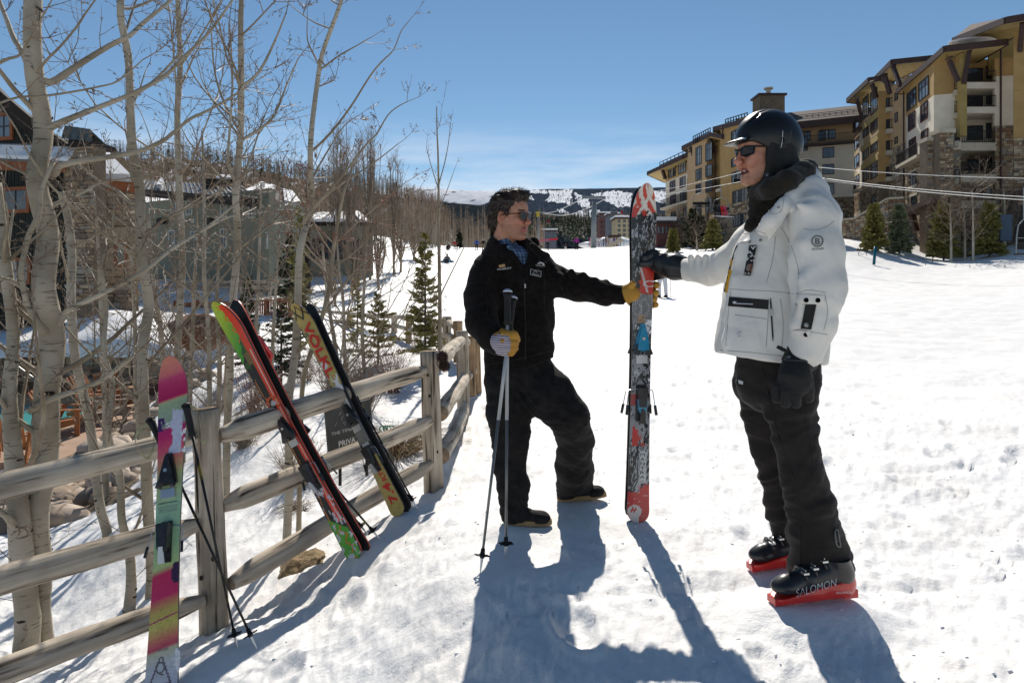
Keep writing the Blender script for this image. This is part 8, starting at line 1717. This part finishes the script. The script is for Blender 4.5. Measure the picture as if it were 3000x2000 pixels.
# ------------------------------------------------------------------ lifts
STEEL=mat('galvanised lift steel',(.24,.27,.28),.5,(.20,.23,.24),1,metal=.2);CABLE=mat('pale steel cable',(.62,.62,.60),.4,metal=.2);YEL=mat('yellow paint',(.55,.42,.03),.5)
t1=thing('lift_tower',DT(1363,548,135),'grey chairlift tower with a wide T crossarm behind the slope','lift tower')
D=135;MB().tube([DT(1363,570,D),DT(1365,462,D)],[pxm(6.6,D),pxm(5.2,D)],12).build('mast',STEEL,t1,True);MB().beam(DT(1337,453,D),DT(1391,454,D),.55,.5).build('crossarm',STEEL,t1);MB().beam(DT(1380,452,D),DT(1383,437,D),.18).build('gantry',STEEL,t1)
for x in(1338,1389):MB().beam(DT(x,456,D-2.5),DT(x,456,D+2.5),.3,.4).build('sheave_train',STEEL,t1)
t2=thing('lift_tower',DT(1236,560,150),'slim lift tower with yellow head just right of the dark-haired man','lift tower');D=150
MB().tube([DT(1237,568,D),DT(1236,494,D)],[pxm(3,D),pxm(2.2,D)],10).build('mast',STEEL,t2,True);MB().box(DT(1236,492,D),(.7,.7,1.1)).build('head',YEL,t2);MB().beam(DT(1229,488,D),DT(1252,488,D),.3).build('crossarm',STEEL,t2)
def cable(pts,r,label,grp='lift cables'):
    P_,_=smooth_path([DT(*p)for p in pts],[1]*len(pts),8);MB().tube(P_,r,5).build('lift_cable',CABLE,None,True,label=label,category='cable',group=grp)
def span(a,b,sag):a,b=DT(*a),DT(*b);return[a.lerp(b,t/12)-Vector((0,0,sag*4*(t/12)*(1-t/12)))for t in range(13)]
TW=thing('lift_tower',DT(1800,560,60),'lift tower largely hidden behind the man in white','lift tower');MB().tube([DT(1800,575,60),DT(1800,385,60)],[.30,.24],10).build('mast',STEEL,TW,True);MB().beam(DT(1785,378,60),DT(1815,400,60),.25).build('crossarm',STEEL,TW)
for k,(l,lb)in enumerate((([(1391,455,135),(1788,374,60),(2900,410,30)],'upper lift cable crossing in front of the hotel'),([(1389,459,137),(1800,398,60),(2900,484,27)],'lower lift cable crossing in front of the hotel, beneath its twin'),([(1800,395,60),(2900,473,27)],'thinner lift cable running close above the lowest one'))):
    P_=[]
    for p,q in zip(l[:-1],l[1:]):P_+=span(p,q,.5)
    MB().tube(P_,.022,5).build('lift_cable',CABLE,None,True,label=lb,category='cable',group='lift cables')
cable([(1338,456,135),(1310,470,142),(1280,484,150),(1255,489,150),(1236,488,150)],.09,'sagging cable between the two far lift towers');cable([(1391,456,135),(1345,480,146),(1300,494,160),(1265,492,155),(1240,488,150)],.09,'lower sagging cable between the far lift towers')
def chair(x,ytop,ybot,D,w,label,riders=(),grp='chairlift chairs'):
    r=thing('lift_chair',DT(x,ytop,D),label,'lift chair',grp);yb=ybot;h=yb-ytop
    MB().tube([DT(x,ytop,D),DT(x,ytop+h*.45,D)],.04,6).build('hanger',STEEL,r);xs=(x-w/2,x+w/2)
    MB().tube([DT(xs[0],yb-h*.04,D),DT(xs[0],yb-h*.28,D),DT(xs[0]+w*.12,yb-h*.46,D),DT(x,ytop+h*.45,D),DT(xs[1]-w*.12,yb-h*.46,D),DT(xs[1],yb-h*.28,D),DT(xs[1],yb-h*.04,D)],.035,6).build('bail',STEEL,r,True)
    MB().beam(DT(xs[0],yb-h*.16,D),DT(xs[1],yb-h*.16,D),.08,.32).build('backrest',BLKF,r);MB().beam(DT(xs[0],yb-h*.05,D-.3),DT(xs[1],yb-h*.05,D-.3),.45,.08).build('seat',BLKF,r);MB().beam(DT(xs[0],yb,D-.6),DT(xs[1],yb,D-.6),.03).build('footrest',STEEL,r);MB().beam(DT(xs[0],yb-h*.28,D-.4),DT(xs[1],yb-h*.28,D-.4),.03).build('safety_bar',STEEL,r)
    for i,(dx,c)in enumerate(riders):
        p=DT(x+dx,yb-h*.05,D-.2);pr=thing('person',p,f'rider in {c[0]} on the {label}','person','riders on the lift chairs');Fd=Field(np.array(p)-.75,np.array(p)+.95,.04);Fd.chain([(p+Vector((0,0,.05)),.17),(p+Vector((0,0,.45)),.19)],.04);Fd.cap(p+Vector((0,0,.65)),p+Vector((0,0,.72)),.11,.11,.04)
        for q in(-1,1):Fd.chain([(p+Vector((q*.1,0,0)),.10),(p+Vector((q*.12,-.4,0)),.09),(p+Vector((q*.12,-.45,-.45)),.07)],.03)
        link('body',Fd.mesh('body'),cloth(c[0],c[1]),pr);
        for q in(-1,1):MB().beam(p+Vector((q*.14-.7,-.5,-.5)),p+Vector((q*.14+.7,-.55,-.62)),.1,.03).build('ski',WT and cloth('white',(.7,.7,.7)),pr)
chair(1611,412,478,74,40,'empty lift chair hanging before the far hotel wing');chair(1656,425,490,78,38,'loaded lift chair right of the empty one',[(-6,('dark',(.02,.02,.03))),(2,('red',(.6,.02,.03))),(9,('pink',(.5,.06,.12)))]);chair(1693,382,420,84,16,'small empty chair just left of the helmeted man\'s face')
chair(1897,405,530,66,50,'chair half hidden behind the white jacket shoulder')
chair(2352,430,592,38,34,'lift chair cut off at the right edge of the view')
for i,(x,y,D,w,c)in enumerate([(1288,500,220,10,'dark grey'),(1345,484,200,14,'dark'),(1410,490,190,16,'dark'),(1428,488,190,8,'red-riders'),(1260,508,230,10,'dark'),(1370,498,200,12,'dark')]):
    chair(x,y-22,y+3,D,w,['far chair low over the brown trees','chair just left of the T-armed tower','wide chair right of the T-armed tower','chair with a red rider right of the T-armed tower','leftmost far chair by the slim tower','chair hanging against the T-armed mast'][i],[(0,('red',(.5,.02,.03)))]if i in(3,4)else[],'far chairs over the valley')
# ------------------------------------------------------------------ base area behind the crest
YELW=mat('pale yellow render',(.42,.35,.22),.85,(.36,.30,.19),1);BRICK=mat('dark red brick',(.12,.05,.045),.85,(.16,.07,.06),2);SLATEB=mat('blue grey siding',(.13,.14,.17),.8)
def block(xa,xb,yt,yb,D,m,label,rows,colsn,name='building',rs=True,dep=10,wx=None):
    r=thing(name,DT(xa,yb,D),label,'building','buildings beyond the crest');f=Facade(xa,D,xb,D+.01);u0,u1,z0,z1=f.rect(xa,xb,yt,yb);z0-=4
    m_=MB();f.slab(m_,0,f.L,z0,z1,-dep,0);m_.build('wall',m,r);m_=MB();f.slab(m_,-.6,f.L+.6,z1+.003,z1+.5,-dep-.6,.6);rf=m_.build('roof',DTRIM,r)
    if rs:m_=MB();f.slab(m_,-.5,f.L+.5,z1+.503,z1+1.1,-dep,.5);m_.build('roof_snow',CLEAN_SNOW,rf)
    for j in range(rows):
        for i in range(colsn):
            w=(u1-u0)/colsn;a=u0+w*(i+.28);z=z1-(z1-z0-4)*(j+.7)/rows;hh=(z1-z0-4)/rows*.5;m_=MB();f.slab(m_,a-.06,a+w*.44+.06,z-.06,z+hh+.06,.002,.06);wn_=m_.build('window',DTRIM,r);m_=MB();f.slab(m_,a,a+w*.44,z,z+hh,.061,.08);m_.build('pane',GLASS,wn_)
    return r
block(1416,1452,503,556,210,YELW,'pale yellow apartment block with blue windows left of the upright skis',5,3);block(1378,1400,492,540,290,BRICK,'dark red building among the trees beyond the lift tower',4,3);block(1398,1424,494,545,270,SLATEB,'blue-grey building between the red and the yellow ones',4,3)
block(1405,1420,545,566,150,OLIVE,'small olive hut below the yellow block',1,1,'hut',False,6);block(1508,1545,515,545,105,BRICK,'low dark lodge building with a flat roof right of the upright skis',1,4);block(1245,1278,532,552,240,SLATEB,'low snowy-roofed house beyond the crest near the slim tower',1,3)
for x,D,w,lb in((1395,150,28,'grey pitched canopy tent at the lift base'),(1425,140,16,'smaller tent beside the grey canopy')):
    t_=thing('canopy_tent',DT(x,560,D),lb,'tent','tents at the lift base');a=DT(x-w/2,553,D);b=DT(x+w/2,553,D);tp=DT(x,543,D+2);m_=MB();m_.add([a,b,b+Vector((0,4,0)),a+Vector((0,4,0)),tp],[(0,1,4),(1,2,4),(2,3,4),(3,0,4)]);m_.build('roof',mat('grey canvas '+str(x),(.30,.30,.26),.9),t_)
    for p in(a,b,a+Vector((0,4,0)),b+Vector((0,4,0))):MB().beam(p,p-Vector((0,0,2.6)),.08).build('pole',STEEL,t_)
pn=thing('safety_netting',DT(1270,548,140),'low pink and red safety netting along the crest','netting');PN=mat('pink netting',(.55,.12,.18),.9);RN=mat('red netting',(.60,.03,.06),.9)
MB().beam(DT(1222,553,139),DT(1262,551,139),.05,.3).build('net',PN,pn);MB().beam(DT(1262,550,139),DT(1281,549,139),.05,.4).build('net',RN,pn)
rng.seed(31)
for i in range(14):
    x=rng.uniform(1362,1420);D=rng.uniform(136,142);p=DT(x,566,D);rk=thing('ski_rack',p,'ski rack crowded with upright skis at the lift base','ski rack','ski racks at the lift base');MB().beam(p+Vector((-1,0,1)),p+Vector((1,0,1)),.08).build('rail',STEEL,rk)
    for k in range(6):MB().beam(p+Vector((-.9+.35*k,.1,0)),p+Vector((-.9+.35*k,-.15,1.7)),.08,.02).build('ski',rng.choice([BLACKP,WHITEP,REDP,cloth('blue',(.02,.1,.45))]),rk)
for i,(xa,ya,xb,yb)in enumerate(((1392,566,1424,549),(1402,566,1430,552),(1508,566,1530,552),(1528,545,1552,566))):MB().beam(DT(xa,ya,120),DT(xb,yb,118),.18,.3).build('stair_rail',LEDGE,label=['pale sloping stair rail left of the skis, upper','pale sloping stair rail left of the skis, lower','pale sloping stair rail right of the skis','descending stair rail right of the skis'][i],category='handrail')
# snow mound and trees below the crest line
m_=MB();m_.ell(DT(1408,562,190),(6,5,2.2),None,20,12,.06);m_.ell(DT(1380,563,190),(6,5,1.3),None,16,10,.06);m_.build('snow_pile',CLEAN_SNOW,None,True,kind='stuff',label='ploughed snow heaped beside the lift base',category='snow pile')
link('valley_wood',wood_mesh(np.stack([rg.uniform(-40,12,520),rg.uniform(260,420,520),rg.uniform(8,16,520)],-1),7,12,15,20,r=.1,w=.22,bare=.2,tri_len=.2),WOODM,kind='stuff',label='brown leafless trees in the valley behind the lift towers',category='trees')
def slope_spots(n,xa,xb,ya,yb,D0,D1):x=rg.uniform(xa,xb,n);y=rg.uniform(ya,yb,n);D=D0+(D1-D0)*(yb-y)/(yb-ya);return[tuple(DT(a,b,d))for a,b,d in zip(x,y,D)]
dark_conifers(slope_spots(700,1140,1540,500,556,430,900),9,17,21,'valley_conifers','dark spruces mixed through the valley side')
# slope furniture on the right
mk=thing('marker_pole',DT(2010,607,55),'thick blue padded marker pole leaning in the snow below the hotel','marker pole');MB().tube([DT(2007,608,55),DT(2011,566,55)],[.11,.12],10).build('pad',mat('blue vinyl',(.0,.09,.14),.4),mk,True)
for i,(x,y,D,h)in enumerate(((2142,592,58,22),(1990,563,60,4),(2035,553,64,4),(2126,582,56,4),(1972,592,60,5),(2228,602,52,5),(2308,608,50,6),(1925,588,60,4),(2240,540,66,4))):
    p=base(x,y,D);MB().tube([p,p+Vector((0,0,pxm(h,D)))],.03,5).build('marker_stake',IRON,label=('thin tall stake in the snow, tallest of the dark markers' if i==0 else 'short dark marker stake in the snow below the hotel'),category='stake',group=None if i==0 else 'short stakes on the right slope')
bx=thing('utility_box',DT(X7(1130),1420/2.666,58),'blue-grey utility cabinet at the hotel corner','cabinet');p=DT(X7(1130),1395/2.666,58);MB().box(p,(1.0,.6,2.2)).build('cabinet',cloth('steel blue',(.08,.11,.15)),bx);MB().box(p+Vector((0,-.31,0)),(.8,.02,1.9)).build('door',cloth('steel blue',(.08,.11,.15)),bx)
